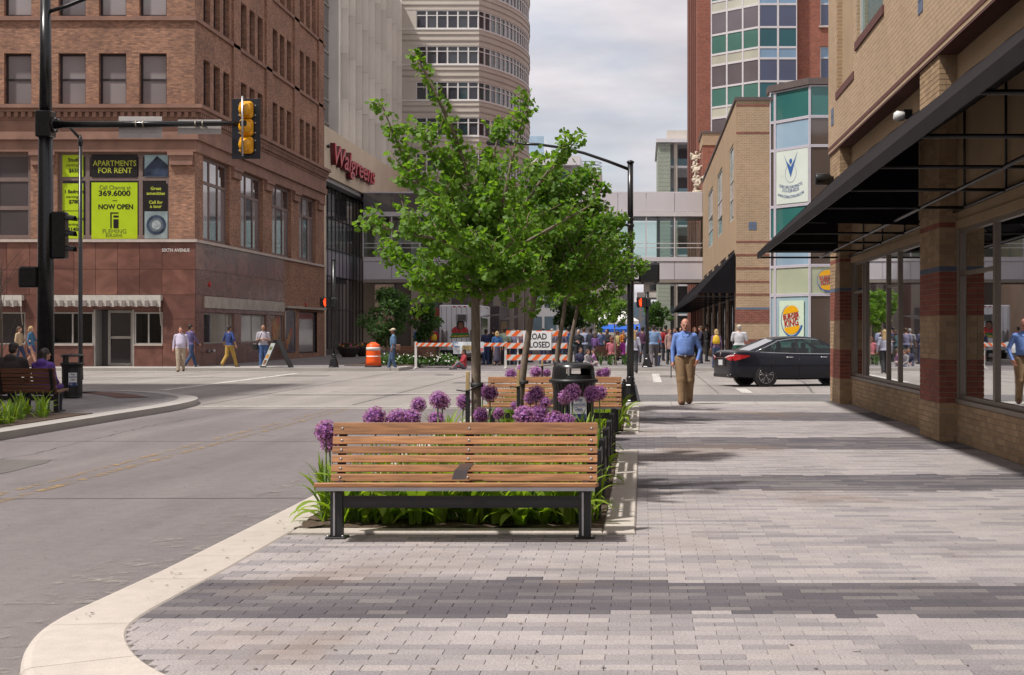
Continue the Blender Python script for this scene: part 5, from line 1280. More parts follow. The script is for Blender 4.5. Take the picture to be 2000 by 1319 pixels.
# balcony building
t = thing("balcony_building", "pale green clad apartment tower with balconies above the skywalk", "building", (5, 205, 0))
M_grn = brick_mat("green_cladding", (0.33, 0.36, 0.29), (0.31, 0.34, 0.275), (0.22, 0.24, 0.19), bw=8.0, rh=0.55, ms=0.04, stain=0.08)
bx0, bx1 = WX(1285, 200), WX(1318, 200)
q = MB(); q.box(bx0, bx1 - 0.6, 200, 222, 0, 26.8); q.build("clad_wall", M_grn, t)
box("roof_slab", M_skf, t, bx0 - .25, bx1 + 3.5, 199.6, 223, 26.82, 27.3); box("penthouse", M_fconc, t, bx1 - 1, bx1 + 5, 204, 222, 27.32, 29)
q = MB(); q.box(bx1 - .59, bx1 + 6, 204, 222, 0, 26.8); q.build("recess_wall", M_fgrey, t)
for j in range(6):
  z = 3.5 + 4.0 * j
  box("balcony_slab", M_skf, t, bx1 - .58, bx1 + 4.5, 200.6, 204, z, z + 0.25); box("balcony_rail", mat("teal_rail", (0.09, 0.15, 0.17), rough=0.3), t, bx1 - .55, bx1 + 4.5, 200.6, 200.68, z + .26, z + 1.2)
  box("balcony_window", M_tint[0], t, bx1 + 0.6, bx1 + 3.6, 203.9, 203.99, z + 0.5, z + 3.0)
box("balcony_column", M_fbeige, t, bx1 - 0.1, bx1 + 0.35, 200.5, 201, 0, 26.8)
# parking deck and glass hall closing the view under the skywalk
t = thing("parking_deck", "concrete parking deck crossing the street far under the skywalk", "building", (4, 270, 0))
for j, z in enumerate((7.3, 10.4)):
  box("deck_slab", M_fconc, t, -1.0, 9.5, 262, 280, z, z + 0.9);
box("deck_wall", M_fbeige, t, 0.2, 5.2, 264, 279, 8.25, 10.39); box("deck_window", M_vdark, t, 1.3, 3.4, 263.9, 263.99, 8.6, 10.0)
for x in (-0.6, 4.6, 9.0): box("deck_column", M_fconc, t, x, x + 0.5, 262.4, 263.2, 0, 7.29)
far_block("glass_hall", "blue glass hall with a flat dark roof at the end of the street", -2, 5.2, 320, 340, 7.6, M_fgrey, M_baysky, 6, 2, ('front',), wfrac=(0.9, 0.85))
far_block("grey_side_building", "grey panelled building lining the right of the street past the awnings", 6.2, 16, 140, 250, 9.2, M_fgrey, M_tint[0], 4, 2, ('front', 'left'), wfrac=(0.5, 0.5))
far_block("street_end_building", "beige block closing the street far behind the crowd", -46, -2.5, 430, 450, 17, M_fbeige, M_tint[0], 10, 4, ('front',))
far_block("left_far_building", "brown stone building on the left of the street behind the food truck", -40, -19.3, 140, 245, 20, mat("far_brown", (0.28, 0.22, 0.19), var=0.1), M_vdark, 4, 4, ('front', 'right'))
# office block on this side of the crossing, out of frame on the left; its shadow lies over the corner
t = far_block("shade_building", "office block beyond the left edge of the picture shading the corner bench", -60, -20.5, -12, 40.0, 20.2, M_fbeige, M_blind[2], 8, 6, ('right',))
# == benches
def wood(name, c):
  if name in MATS: return MATS[name]
  m = mat(name, c, rough=0.55, var=0.36, scale=4.0, spec=0.35, stretch=(1.0, 14.0, 14.0), bump=0.08, bscale=30)
  t = m.node_tree; b = t.nodes["Principled BSDF"]
  oi = t.nodes.new("ShaderNodeObjectInfo"); mr = t.nodes.new("ShaderNodeMapRange"); mr.inputs[3].default_value = 0.74; mr.inputs[4].default_value = 1.14
  t.links.new(oi.outputs["Random"], mr.inputs[0])
  src = [l for l in t.links if l.to_socket == b.inputs["Base Color"]][0].from_socket
  sc = t.nodes.new("ShaderNodeVectorMath"); sc.operation = 'SCALE'; t.links.new(src, sc.inputs[0]); t.links.new(mr.outputs[0], sc.inputs["Scale"]); t.links.new(sc.outputs[0], b.inputs["Base Color"])
  return m
M_wood = wood("ipe_wood", (0.345, 0.165, 0.072)); M_wood2 = wood("brown_wood", (0.16, 0.072, 0.042))
M_steel = mat("dull_steel", (0.42, 0.41, 0.42), rough=0.35, metal=0.8, var=0.1)
M_post = mat("charcoal_steel", (0.018, 0.017, 0.018), rough=0.42, var=0.2, scale=8, metal=0.1)
BL = 2.02; hB = BL / 2
BACK = [(0.841, 0.751), (0.737, 0.678), (0.664, 0.609), (0.597, 0.542), (0.526, 0.471), (0.459, 0.400)]
def by(z): return 0.235 + (z - 0.40) * 0.27            # lean of the back rest
def make_bench(label, wm_, group, arms=True):
  t = thing("bench", label, "bench", group=group)
  for i, (z1, z0) in enumerate(BACK):
    q = MB(); ya, yb = by(z0), by(z1); th = 0.032; c = 0.006
    P = []
    for x in (-hB, hB):
      P += [(x, ya, z0 + c), (x, ya + c, z0), (x, ya + th, z0), (x, yb + th, z1), (x, yb + c, z1), (x, yb, z1 - c)]
    q.add(P, [tuple(range(6)), tuple(reversed(range(6, 12)))] + [(k, 6 + k, 6 + (k + 1) % 6, (k + 1) % 6) for k in range(6)])
    s = q.build("back_slat", wm_, t, world=False)
    for x in (-hB + 0.07, 0.03, hB - 0.045):
      zc = (z0 + z1) / 2
      b_ = MB().lathe([(0.011, by(zc) + 0.002), (0.011, by(zc) - 0.003), (0.006, by(zc) - 0.006)], 0, 0, 8, axis='y')
      o = b_.build("bolt", M_steel, s, world=False); o.location = (x, 0, zc)
  for i in range(5):
    y0 = -0.285 + i * 0.098; q = MB(); q.rbox(-hB - 0.015, hB + 0.015, y0, y0 + 0.088, 0.412, 0.445, 0.008); q.v = [(x_, y_, z_ - (y_ + .285) * .095) for x_, y_, z_ in q.v]; q.build("seat_slat", wm_, t, world=False)
  MB().box(-hB, hB, -0.275, -0.262, 0.385, 0.4115).build("seat_edge", M_steel, t, world=False)
  for s in (-1, 1):
    x = s * (hB - 0.085)
    l = MB(); l.box(x - 0.045, x + 0.045, 0.03, 0.10, 0.012, 0.40); lg = l.build("leg", M_post, t, world=False)
    MB().box(x - 0.012 - 0.01, x + 0.002 - 0.01, 0.022, 0.0295, 0.02, 0.37).build("leg_inlay", M_steel, lg, world=False)
    MB().rbox(x - 0.075, x + 0.075, -0.02, 0.15, 0.0, 0.012, 0.003).build("foot_plate", M_post, t, world=False)
    for dx in (-0.055, 0.055): MB().lathe([(0.012, 0.0125), (0.012, 0.026), (0.006, 0.03)], x + dx, 0.0, 8).build("anchor_bolt", M_steel, t, world=False)
    a = MB(); a.add([(x - .025, -0.26, 0.385), (x - .025, 0.03, 0.34), (x - .025, 0.24, 0.36), (x - .025, 0.26, 0.411), (x - .025, -0.26, 0.411), (x + .025, -0.26, 0.385), (x + .025, 0.03, 0.34), (x + .025, 0.24, 0.36), (x + .025, 0.26, 0.411), (x + .025, -0.26, 0.411)],
       [(0, 1, 2, 3, 4), (9, 8, 7, 6, 5), (0, 5, 6, 1), (1, 6, 7, 2), (2, 7, 8, 3), (3, 8, 9, 4), (4, 9, 5, 0)]); a.build("seat_bracket", M_post, t, world=False)
  for x in (-hB + 0.07, 0.03, hB - 0.045):
    a = MB(); w = 0.03; ya, yb = by(0.36), by(0.83)
    a.add([(x - w, ya + .033, 0.36), (x + w, ya + .033, 0.36), (x + w, ya + .06, 0.36), (x - w, ya + .06, 0.36), (x - w, yb + .033, 0.83), (x + w, yb + .033, 0.83), (x + w, yb + .06, 0.83), (x - w, yb + .06, 0.83)], [(3, 2, 1, 0), (4, 5, 6, 7), (0, 1, 5, 4), (1, 2, 6, 5), (2, 3, 7, 6), (3, 0, 4, 7)]); a.build("back_post", M_post, t, world=False)
  MB().box(-hB + 0.13, hB - 0.13, 0.045, 0.085, 0.225, 0.312).build("stretcher", M_post, t, world=False)
  if arms:
    a = MB(); x = 0.03
    P = [(-0.05, 0.20, 0.545), (-0.05, 0.02, 0.53), (-0.065, -0.04, 0.515), (-0.085, -0.055, 0.446)]
    for i in range(3):
      (dx, y0, z0), (dx2, y1, z1) = P[i], P[i + 1]
      a.add([(x + dx - .0, y0, z0), (x + dx + .10, y0, z0), (x + dx2 + .10, y1, z1), (x + dx2, y1, z1), (x + dx, y0, z0 - .012), (x + dx + .10, y0, z0 - .012), (x + dx2 + .10, y1 + .012, z1 - .003 * (i < 2)), (x + dx2, y1 + .012, z1 - .003 * (i < 2))], [(0, 1, 2, 3), (7, 6, 5, 4), (0, 4, 5, 1), (1, 5, 6, 2), (2, 6, 7, 3), (3, 7, 4, 0)])
    a.build("centre_arm", mat("arm_steel", (0.10, 0.085, 0.085), rough=0.35, metal=0.6, var=0.1), t, world=False)
  return t
bench = make_bench("honey wood slatted bench in the foreground facing the camera", M_wood, "honey wood benches"); bench.location = (-1.355, 11.02, 0)
b2 = copy_tree(bench); b2.location = (-1.33, 22.15, 0); b2["label"] = "honey wood slatted bench behind the black litter bin"
bench3 = make_bench("dark brown bench on the left corner, seen from behind with two people sitting", M_wood2, "brown benches", arms=False); bench3.location = (-11.95, 28.0, 0); bench3.rotation_euler.z = math.pi
b4 = copy_tree(bench3); b4.location = (WX(815, 66), 66, 0); b4["label"] = "brown bench in the far left flower bed behind the orange drum"
b5 = copy_tree(bench3); b5.location = (WX(1203, 67), 67, 0); b5["label"] = "brown bench across the crossing, in front of the white tent"

# == planters with low steel fences
M_soil = mat("mulch", (0.085, 0.055, 0.038), rough=1.0, var=0.5, scale=30, bump=1.0, bscale=70, detail=8)
def planter(label, y0, y1, tag_):
  t = thing("planter_bed", label, "planter", (-1.4, (y0 + y1) / 2, 0), group="kerbed planters")
  MB().cham(-0.305, -0.055, y0 + 0.003, y1, -0.1, 0.012, 0.012).build("kerb_side", M_conc, t)
  MB().cham(-2.69, -0.055 if False else -0.308, y0, y0 + 0.2, -0.1, 0.012, 0.012).build("kerb_front", M_conc, t)
  MB().cham(-2.69, -0.308, y1 - 0.2, y1, -0.1, 0.012, 0.012).build("kerb_back", M_conc, t)
  q = MB(); rg = random.Random(int(y0)); nx_, ny_ = 24, 60; xa, xb, ya, yb = -2.72, -0.304, y0 + 0.19, y1 - 0.19
  P = [(xa + (xb - xa) * i / nx_, ya + (yb - ya) * j / ny_, -0.004 + rg.uniform(0, .035)) for j in range(ny_ + 1) for i in range(nx_ + 1)]
  q.add(P, [(j * (nx_ + 1) + i, j * (nx_ + 1) + i + 1, (j + 1) * (nx_ + 1) + i + 1, (j + 1) * (nx_ + 1) + i) for j in range(ny_) for i in range(nx_)]); q.build("mulch", M_soil, t)
  f = thing("planter_fence", "low black steel fence along the sidewalk edge of the %s planter" % tag_, "fence", (-0.36, (y0 + y1) / 2, 0), group="planter fences")
  y = y0 + 0.75
  while y < y1 - 1.0:
    for yy in (y, y + 1.12): MB().rbox(-0.39, -0.335, yy - 0.025, yy + 0.025, -0.03, 0.575, 0.005).build("post", M_post, f)
    for (za, zb) in ((0.21, 0.325), (0.405, 0.525)): MB().rbox(-0.372, -0.352, y + 0.027, y + 1.093, za, zb, 0.004).build("rail", M_post, f)
    y += 1.32
  return t
planter("near kerbed planter of alliums behind the foreground bench", 11.35, 19.1, "near")
planter("second kerbed planter of alliums behind the litter bin bench", 22.4, 30.2, "second")

# == litter bins
def litter_bin(label, loc, rz, dome=True):
  t = thing("litter_bin", label, "litter bin", loc, rz, "litter bins")
  MB().lathe([(0.24, 0.03), (0.262, 0.06), (0.262, 0.80)], 0, 0, 24).build("liner", M_post, t, world=False)
  first = None
  for k in range(30):
    a = 2 * math.pi * k / 30
    if first is None:
      q = MB(); q.add([(-0.021, 0.265, 0.05), (0.021, 0.265, 0.05), (0.021, 0.280, 0.05), (-0.021, 0.280, 0.05), (-0.024, 0.270, 0.74), (0.024, 0.270, 0.74), (0.024, 0.285, 0.74), (-0.024, 0.285, 0.74), (-0.026, 0.30, 0.83), (0.026, 0.30, 0.83), (0.026, 0.315, 0.83), (-0.026, 0.315, 0.83)],
              [(3, 2, 1, 0), (0, 1, 5, 4), (1, 2, 6, 5), (2, 3, 7, 6), (3, 0, 4, 7), (4, 5, 9, 8), (5, 6, 10, 9), (6, 7, 11, 10), (7, 4, 8, 11), (8, 9, 10, 11)])
      first = q.build("slat", M_post, t, world=False); o = first
    else: o = first.copy(); COL.objects.link(o)
    o.rotation_euler.z = a
  MB().lathe([(0.27, 0.015), (0.285, 0.03), (0.285, 0.055)], 0, 0, 24).build("base_ring", M_post, t, world=False)
  MB().lathe([(0.31, 0.812), (0.345, 0.825), (0.345, 0.855), (0.31, 0.875)], 0, 0, 28).build("rim", M_post, t, world=False)
  lid_m = mat("moulded_lid", (0.012, 0.012, 0.013), rough=0.28, var=0.15, scale=5)
  if dome:
    q = MB(); prof = [(0.305, 0.875), (0.300, 0.93), (0.290, 1.02), (0.272, 1.065), (0.23, 1.09), (0.12, 1.102), (0.02, 1.104)]; n_ = 40
    for i in range(len(prof)):
      for k in range(n_): a = 2 * math.pi * k / n_; q.v.append((prof[i][0] * math.cos(a), prof[i][0] * math.sin(a), prof[i][1]))
    q.smooth = True
    for i in range(len(prof) - 1):
      for k in range(n_):
        am = 360 * (k + 0.5) / n_
        if i in (1,) and (265 < am < 330 or 85 < am < 150): continue
        q.face([i * n_ + k, i * n_ + (k + 1) % n_, (i + 1) * n_ + (k + 1) % n_, (i + 1) * n_ + k])
    q.face([(len(prof) - 1) * n_ + k for k in range(n_)]); q.build("lid", lid_m, t, world=False)
    j = MB(); a = R(266); j.box(-0.012, 0.012, -0.31, -0.28, 0.925, 1.03); jo = j.build("opening_jamb", M_steel, t, world=False); jo.location = (-0.01, 0, 0)
  else:
    for a in (0.6, 2.5, 4.2): MB().box(0.27 * math.cos(a) - .04, 0.27 * math.cos(a) + .04, 0.27 * math.sin(a) - .04, 0.27 * math.sin(a) + .04, 0.87, 1.02).build("lid_post", M_post, t, world=False)
    MB().lathe([(0.33, 1.02), (0.34, 1.04), (0.28, 1.075), (0.05, 1.09)], 0, 0, 24).build("lid", lid_m, t, world=False)
  # notice plate: wrapped slightly around the slats
  pw = mat("notice_white", (0.70, 0.71, 0.72), rough=0.35, var=0.03); pb = mat("notice_navy", (0.02, 0.04, 0.16), rough=0.35, var=0.05)
  a0 = R(-66); r_ = 0.292
  ux, uy = -math.sin(a0), math.cos(a0); cx_, cy_ = r_ * math.cos(a0), r_ * math.sin(a0); nx_, ny_ = math.cos(a0), math.sin(a0)
  fp_ = lambda u, v, d: (cx_ + ux * u - nx_ * d, cy_ + uy * u - ny_ * d, v)
  q = MB(); fbox(q, fp_, -0.115, 0.115, 0.33, 0.63, 0.0, 0.006); p = q.build("notice", pw, t, world=False)
  q = MB(); fbox(q, fp_, -0.105, 0.105, 0.30, 0.395, -0.003, 0.003); q.build("notice_band", pb, t, world=False)
  for s_, z, w in (("Keep", 0.592, 0.105), ("Downtown", 0.528, 0.205), ("Clean", 0.462, 0.115)):
    text("notice_lettering", s_, pb, t, fp_(0, z, -0.004), 0.062, a0 + math.pi / 2, width=w, bold=0.001, depth=0.0008, world=False)
  text("notice_lettering", "OK", pw, t, fp_(-0.04, 0.345, -0.006), 0.06, a0 + math.pi / 2, width=0.07, depth=0.0008, world=False)
  return t
litter_bin("black slatted litter bin with domed lid between the two planters", (-0.965, 20.75, 0), R(-8))
litter_bin("black litter bin with notice plate beside the brown corner bench", (WX(141, 33.8), 33.8, 0), R(0), dome=False).scale = (.78, .78, .93)

# == signal poles
M_pole = mat("gloss_black_paint", (0.009, 0.009, 0.010), rough=0.28, var=0.2, scale=4)
M_sigy = mat("signal_yellow", (0.72, 0.33, 0.005), rough=0.3, var=0.06); M_signb = mat("sign_back_aluminium", (0.52, 0.49, 0.48), rough=0.5, metal=0.0, var=0.1)
def flared_base(t, x, y, rs, z0=0.0):
  MB().lathe([(0.215, z0), (0.22, z0 + 0.03), (0.205, z0 + 0.05), (0.13, z0 + 0.36), (0.115, z0 + 0.38)], x, y, 8, smooth=False).build("base", M_pole, t)
  MB().lathe([(0.10, z0 + 0.381), (0.105, z0 + 0.43), (0.085, z0 + 0.45), (0.095, z0 + 0.5), (0.085, z0 + 0.53), (rs, z0 + 0.56)], x, y, 14).build("collar", M_pole, t)
HAND = [(-0.06, -0.16), (0.06, -0.16), (0.09, -0.04), (0.13, 0.03), (0.10, 0.06), (0.06, 0.0), (0.065, 0.14), (0.035, 0.15), (0.02, 0.03), (0.012, 0.17), (-0.018, 0.17), (-0.02, 0.03), (-0.035, 0.16), (-0.062, 0.15), (-0.058, 0.02), (-0.085, 0.11), (-0.108, 0.09), (-0.09, -0.06)]
M_hand = mat("lit_hand", (0.8, 0.05, 0.01), rough=0.4, var=0, emit=(1.0, 0.045, 0.008), estr=2.2)
def ped_head(t, cx, cy, cz, w, face, lit=False):
  """pedestrian signal housing with visor; face = direction the lens looks ('+y','-y','-x')"""
  d = 0.20; h = w * 0.96
  if face in ('+y', '-y'): b_ = (cx - w / 2, cx + w / 2, cy - d / 2, cy + d / 2, cz - h / 2, cz + h / 2)
  else: b_ = (cx - d / 2, cx + d / 2, cy - w / 2, cy + w / 2, cz - h / 2, cz + h / 2)
  hd = MB().rbox(*b_, 0.045).build("signal_housing", M_pole, t)
  sg_ = 1 if face[0] == '+' else -1
  v = MB(); e = 0.02
  if face in ('+y', '-y'):
    yf = cy + sg_ * d / 2; y0, y1 = (yf, yf + sg_ * 0.18)
    v.box(cx - w / 2, cx + w / 2, y0, y1, cz + h / 2 - e, cz + h / 2); v.box(cx - w / 2, cx - w / 2 + e, y0, y1, cz - h / 2, cz + h / 2 - e); v.box(cx + w / 2 - e, cx + w / 2, y0, y1, cz - h / 2, cz + h / 2 - e)
  else:
    xf = cx + sg_ * d / 2; x0_, x1_ = (xf, xf + sg_ * 0.18)
    v.box(x0_, x1_, cy - w / 2, cy + w / 2, cz + h / 2 - e, cz + h / 2); v.box(x0_, x1_, cy - w / 2, cy - w / 2 + e, cz - h / 2, cz + h / 2 - e); v.box(x0_, x1_, cy + w / 2 - e, cy + w / 2, cz - h / 2, cz + h / 2 - e)
  v.build("visor", M_pole, hd, world=False)
  for dx in (-0.3, 0.3):
    if face in ('+y', '-y'): MB().box(cx + dx * w - .03, cx + dx * w + .03, cy - .05, cy + .05, cz - h / 2 - .025, cz - h / 2).build("hinge", M_pole, hd, world=False); MB().box(cx + dx * w - .03, cx + dx * w + .03, cy - .05, cy + .05, cz + h / 2, cz + h / 2 + .02).build("hinge", M_pole, hd, world=False)
  if lit:
    q = MB(); k = w / 0.42
    q.add([(cx + u * k, cy + sg_ * (d / 2 + 0.006), cz + v_ * k) for u, v_ in HAND], [tuple(range(len(HAND)))]); q.build("hand_symbol", M_hand, hd, world=False)
  return hd
# right-hand pole at the near corner with lamp arm
px_, py_ = -0.262, 32.05
t = thing("signal_pole", "black signal pole with curved lamp arm at the near corner", "signal pole", (px_, py_, 0), group="signal poles")
flared_base(t, px_, py_, 0.075)
MB().tube([(px_, py_, 0.56), (px_, py_, 3.35)], [0.078, 0.072], 14).build("shaft", M_pole, t); MB().tube([(px_, py_, 3.35), (px_, py_, 5.15)], [0.066, 0.062], 14).build("upper_shaft", M_pole, t)
MB().lathe([(0.075, 5.15), (0.085, 5.17), (0.07, 5.20), (0.02, 5.22)], px_, py_, 12).build("cap", M_pole, t); MB().lathe([(0.09, 3.30), (0.095, 3.33), (0.07, 3.37)], px_, py_, 12).build("shaft_collar", M_pole, t)
MB().tube([(px_ - .03, py_, 5.02), (px_ - 0.5, py_, 5.20), (px_ - 1.0, py_, 5.37), (px_ - 1.5, py_, 5.49), (px_ - 2.0, py_, 5.56), (px_ - 2.6, py_, 5.58)], [0.036, 0.034, 0.032, 0.03, 0.03, 0.03], 8).build("lamp_arm", M_pole, t)
MB().rbox(px_ - 3.1, px_ - 2.55, py_ - .13, py_ + .13, 5.53, 5.64, 0.03).build("luminaire", M_pole, t)
ped_head(t, WX(1266, py_) + 0.02, py_ - 0.02, WZ(533, py_), 0.45, '+y'); ped_head(t, px_ - 0.15, py_ - 0.12, WZ(533, py_), 0.42, '-x')
MB().tube([(px_, py_, WZ(520, py_)), (WX(1252, py_), py_, WZ(520, py_))], 0.03, 8).build("bracket_arm", M_pole, t); MB().tube([(px_, py_, WZ(548, py_)), (WX(1252, py_), py_, WZ(548, py_))], 0.03, 8).build("bracket_arm", M_pole, t)
for z in (3.78, 3.92): MB().lathe([(0.08, z), (0.085, z + .03), (0.08, z + .06)], px_, py_, 12).build("clamp_band", M_pole, t)
MB().tube([(px_, py_, 3.82), (px_ - 1.25, py_, 3.82)], 0.028, 8).build("sign_arm", M_pole, t)
sgn = thing("street_name_sign", "blue street name sign half hidden by leaves on the near signal pole", "sign", (WX(1150, 32), 32.0, 3.8))
M_sblue = mat("sign_blue", (0.01, 0.10, 0.50), rough=0.35, var=0.04); M_swhite = mat("sign_white", (0.75, 0.75, 0.75), rough=0.35, var=0.02)
MB().rbox(WX(1112, 32), WX(1166, 32), 32.02, 32.035, WZ(443, 32), WZ(427, 32), 0.004).build("plate", M_sblue, sgn)
q = MB(); x0_, x1_, z0_, z1_ = WX(1113, 32), WX(1165, 32), WZ(442, 32), WZ(428, 32); e = 0.008
q.box(x0_, x1_, 32.012, 32.019, z1_ - e, z1_); q.box(x0_, x1_, 32.012, 32.019, z0_, z0_ + e); q.build("border", M_swhite, sgn)
text("lettering", "6th Av", M_swhite, sgn, (WX(1141, 32), 32.012, WZ(435, 32)), 0.13, width=0.42)
# far poles with lit hands
for (px0, yy, top, lab, dx) in ((652, 61.6, 4.45, "black signal pole with a lit red hand beside the drugstore glass", -14), (1264, 61.8, 3.1, "black signal pole with a lit red hand across the crossing behind the near pole", -11)):
  xx = WX(px0, yy); t = thing("signal_pole", lab, "signal pole", (xx, yy, 0), group="signal poles")
  flared_base(t, xx, yy, 0.075); MB().tube([(xx, yy, 0.56), (xx, yy, top)], 0.075, 12).build("shaft", M_pole, t)
  MB().lathe([(0.085, top), (0.09, top + .03), (0.02, top + .06)], xx, yy, 12).build("cap", M_pole, t)
  ped_head(t, xx + WX(1255 + dx, yy), yy - 0.05, WZ(591, yy), 0.42, '-y', True); ped_head(t, xx + 0.05, yy - 0.28, WZ(591, yy), 0.40, '-x')
  MB().tube([(xx, yy, WZ(584, yy)), (xx + WX(1255 + dx, yy), yy, WZ(584, yy))], 0.03, 6).build("bracket_arm", M_pole, t)
# big mast-arm pole on the left corner
LX, LY = WX(89, 36.0), 36.0
t = thing("mast_arm_pole", "tall black mast arm signal pole on the left corner", "signal pole", (LX, LY, 0))
MB().lathe([(0.30, 0), (0.30, 0.10), (0.24, 0.14)], LX, LY, 12, smooth=False).build("base", M_pole, t)
MB().tube([(LX, LY, 0.14), (LX, LY, 6.6)], [0.205, 0.165], 16).build("shaft", M_pole, t); MB().tube([(LX, LY, 6.6), (LX, LY, 9.6)], [0.150, 0.12], 16).build("upper_shaft", M_pole, t)
MB().rbox(LX - .19, LX + 0.19, LY - .19, LY + .19, 6.22, 6.86, 0.03).build("arm_clamp", M_pole, t)
MB().lathe([(0.20, 0), (0.20, 0.05)], 0, 0, 12, axis='x').build("arm_flange", M_pole, t).location = (LX + 0.19, LY, 6.53)
for a_ in range(4):
  for s_ in (0.235,): MB().lathe([(0.022, 0), (0.022, 0.06)], 0, 0, 6, axis='x').build("flange_bolt", M_steel, t).location = (LX + 0.23, LY + 0.14 * math.cos(a_ * 1.571 + .785), 6.53 + 0.2 * math.sin(a_ * 1.571 + .785))
ex = WX(476, LY)
MB().tube([(LX + 0.22, LY, 6.53), (ex, LY, 6.56)], [0.095, 0.055], 14).build("mast_arm", mat("polished_black", (0.012, 0.012, 0.013), rough=0.18, var=0.1), t)
MB().tube([(LX, LY, 9.25), (LX + 0.5, LY, 9.4), (LX + 1.2, LY, 9.68), (LX + 2.0, LY, 9.9)], 0.05, 8).build("lamp_arm", M_pole, t)
MB().rbox(LX - 0.62, LX - 0.16, LY - .14, LY + .14, WZ(562, LY), WZ(521, LY), 0.04).build("pedestrian_signal", M_pole, t)
h = MB().rbox(LX + 0.17, LX + 0.52, LY - .14, LY + .14, WZ(506, LY), WZ(414, LY), 0.04).build("side_signal", M_pole, t)
for k in range(3):
  zc = WZ(430 + 30 * k, LY); v = MB(); n_ = 12
  for i in range(n_):
    a0, a1 = math.pi * (i / n_) , math.pi * ((i + 1) / n_)
    v.quad((LX + .52, LY - .13 * math.cos(a0), zc + .13 * math.sin(a0)), (LX + .72, LY - .13 * math.cos(a0), zc + .12 * math.sin(a0) - .02), (LX + .72, LY - .13 * math.cos(a1), zc + .12 * math.sin(a1) - .02), (LX + .52, LY - .13 * math.cos(a1), zc + .13 * math.sin(a1)))
  v.build("visor", M_pole, h, world=False)
for (a, b, z0, z1, lab) in ((229, 314, WZ(269, LY), WZ(227, LY), "blank back of a larger square road sign on the mast arm"), (345, 430, WZ(261, LY), WZ(233, LY), "blank back of a flatter road sign near the arm end")):
  s_ = thing("road_sign", lab, "sign", (WX((a + b) / 2, LY), LY + .1, z0), group="road signs on the mast arm")
  MB().rbox(WX(a, LY), WX(b, LY), LY + 0.095, LY + 0.105, z0, z1, 0.004).build("plate", M_signb, s_)
  MB().box(WX(a + 12, LY), WX(b - 12, LY), LY + 0.078, LY + 0.094, (z0 + z1) / 2 - 0.13, (z0 + z1) / 2 - 0.10).build("stiffener", M_signb, s_)
  for dx in (-6, 8): MB().lathe([(0.088, 0), (0.088, 0.03)], 0, 0, 12, axis='x').build("strap", mat("strap_steel", (0.3, 0.27, 0.22), rough=0.4, metal=0.6), s_).location = (0, 0, 0)
  for ch, dx in zip([c_ for c_ in s_.children if c_.name.startswith("strap")], (-6, 8)): ch.location = Vector((WX((a + b) / 2 + dx, LY), LY, 6.545))
# hanging three-light head seen from behind
t = thing("traffic_signal", "yellow three light traffic signal with black backplate hung on the mast arm", "traffic light", (WX(478, LY), LY, 5.8))
sx_ = WX(479, LY); zc = WZ(250, LY)
MB().rbox(WX(449, LY), WX(505, LY), LY + 0.165, LY + 0.185, WZ(309, LY), WZ(191, LY), 0.006).build("backplate", mat("backplate_black", (0.010, 0.011, 0.017), rough=0.4, var=0.1), t)
for k in range(3):
  z = WZ(214 + 34.5 * k, LY)
  s_ = MB().rbox(sx_ - 0.15, sx_ + 0.17, LY - 0.02, LY + 0.164, z - 0.205, z + 0.205, 0.05).build("signal_section", M_sigy, t)
  MB().lathe([(0.165, LY - 0.02), (0.150, LY - 0.075), (0.09, LY - 0.11), (0.03, LY - 0.12)], sx_, z, 16, axis='y').build("reflector_dome", M_sigy, s_, world=False)
  for (dx, dz) in ((-0.19, 0.12), (-0.19, -0.12), (0.21, 0.12), (0.21, -0.12)): MB().lathe([(0.018, LY + 0.12), (0.018, LY + 0.164)], sx_ + dx, z + dz, 6, axis='y').build("clip", M_steel, s_, world=False)
MB().tube([(sx_ - .03, LY - 0.15, WZ(306, LY)), (sx_ - .03, LY - 0.15, WZ(190, LY))], 0.025, 8).build("mounting_tube", M_steel, t)
MB().rbox(sx_ - .10, sx_ + .06, LY - 0.14, LY - 0.03, 6.48, 6.62, 0.02).build("arm_clamp", M_pole, t)
# slim lamp post by the shopfront
xx, yy = WX(157, 50), 50.0
t = thing("street_lamp", "slim black street lamp post in front of the granite shopfront", "street lamp", (xx, yy, ROADZ))
MB().tube([(xx, yy, ROADZ), (xx, yy, 0.6), (xx, yy, WZ(268, yy))], [0.10, 0.075, 0.06], 10).build("post", M_pole, t); MB().tube([(xx, yy, WZ(272, yy)), (WX(133, yy), yy, WZ(245, yy)), (WX(118, yy), yy, WZ(238, yy))], 0.05, 8).build("lamp_arm", M_pole, t)
MB().rbox(WX(100, yy), WX(121, yy), yy - .12, yy + .12, WZ(240, yy), WZ(233, yy), 0.03).build("luminaire", M_pole, t)
MB().lathe([(0.075, WZ(284, yy)), (0.085, WZ(276, yy)), (0.03, WZ(264, yy))], xx, yy, 10).build("cap", M_pole, t)

# == barricades, drum, boards
M_or = mat("reflective_orange", (0.80, 0.13, 0.02), rough=0.4, var=0.08); M_wh = mat("barricade_white", (0.62, 0.60, 0.57), rough=0.5, var=0.08)
def striped(t, x0, x1, y, z0, z1, slant=1):
  q = MB().box(x0, x1, y, y + 0.04, z0, z1); b_ = q.build("board", M_wh, t)
  h = z1 - z0; x = x0 - h; w = h * 0.9
  while x < x1:
    P = [(x, z0), (x + w, z0), (x + w + h * slant, z1), (x + h * slant, z1)]
    P = [(min(max(a, x0), x1), c) for a, c in P]
    if max(p[0] for p in P) - min(p[0] for p in P) > 0.03: MB().add([(a, y - 0.003, c) for a, c in P], [(0, 1, 2, 3)]).build("stripe", M_or, b_, world=False)
    x += 2 * w
BYr = 64.0
t = thing("road_closed_barricade", "orange and white three board barricade carrying the road closed sign", "barricade", (WX(1048, BYr), BYr, ROADZ))
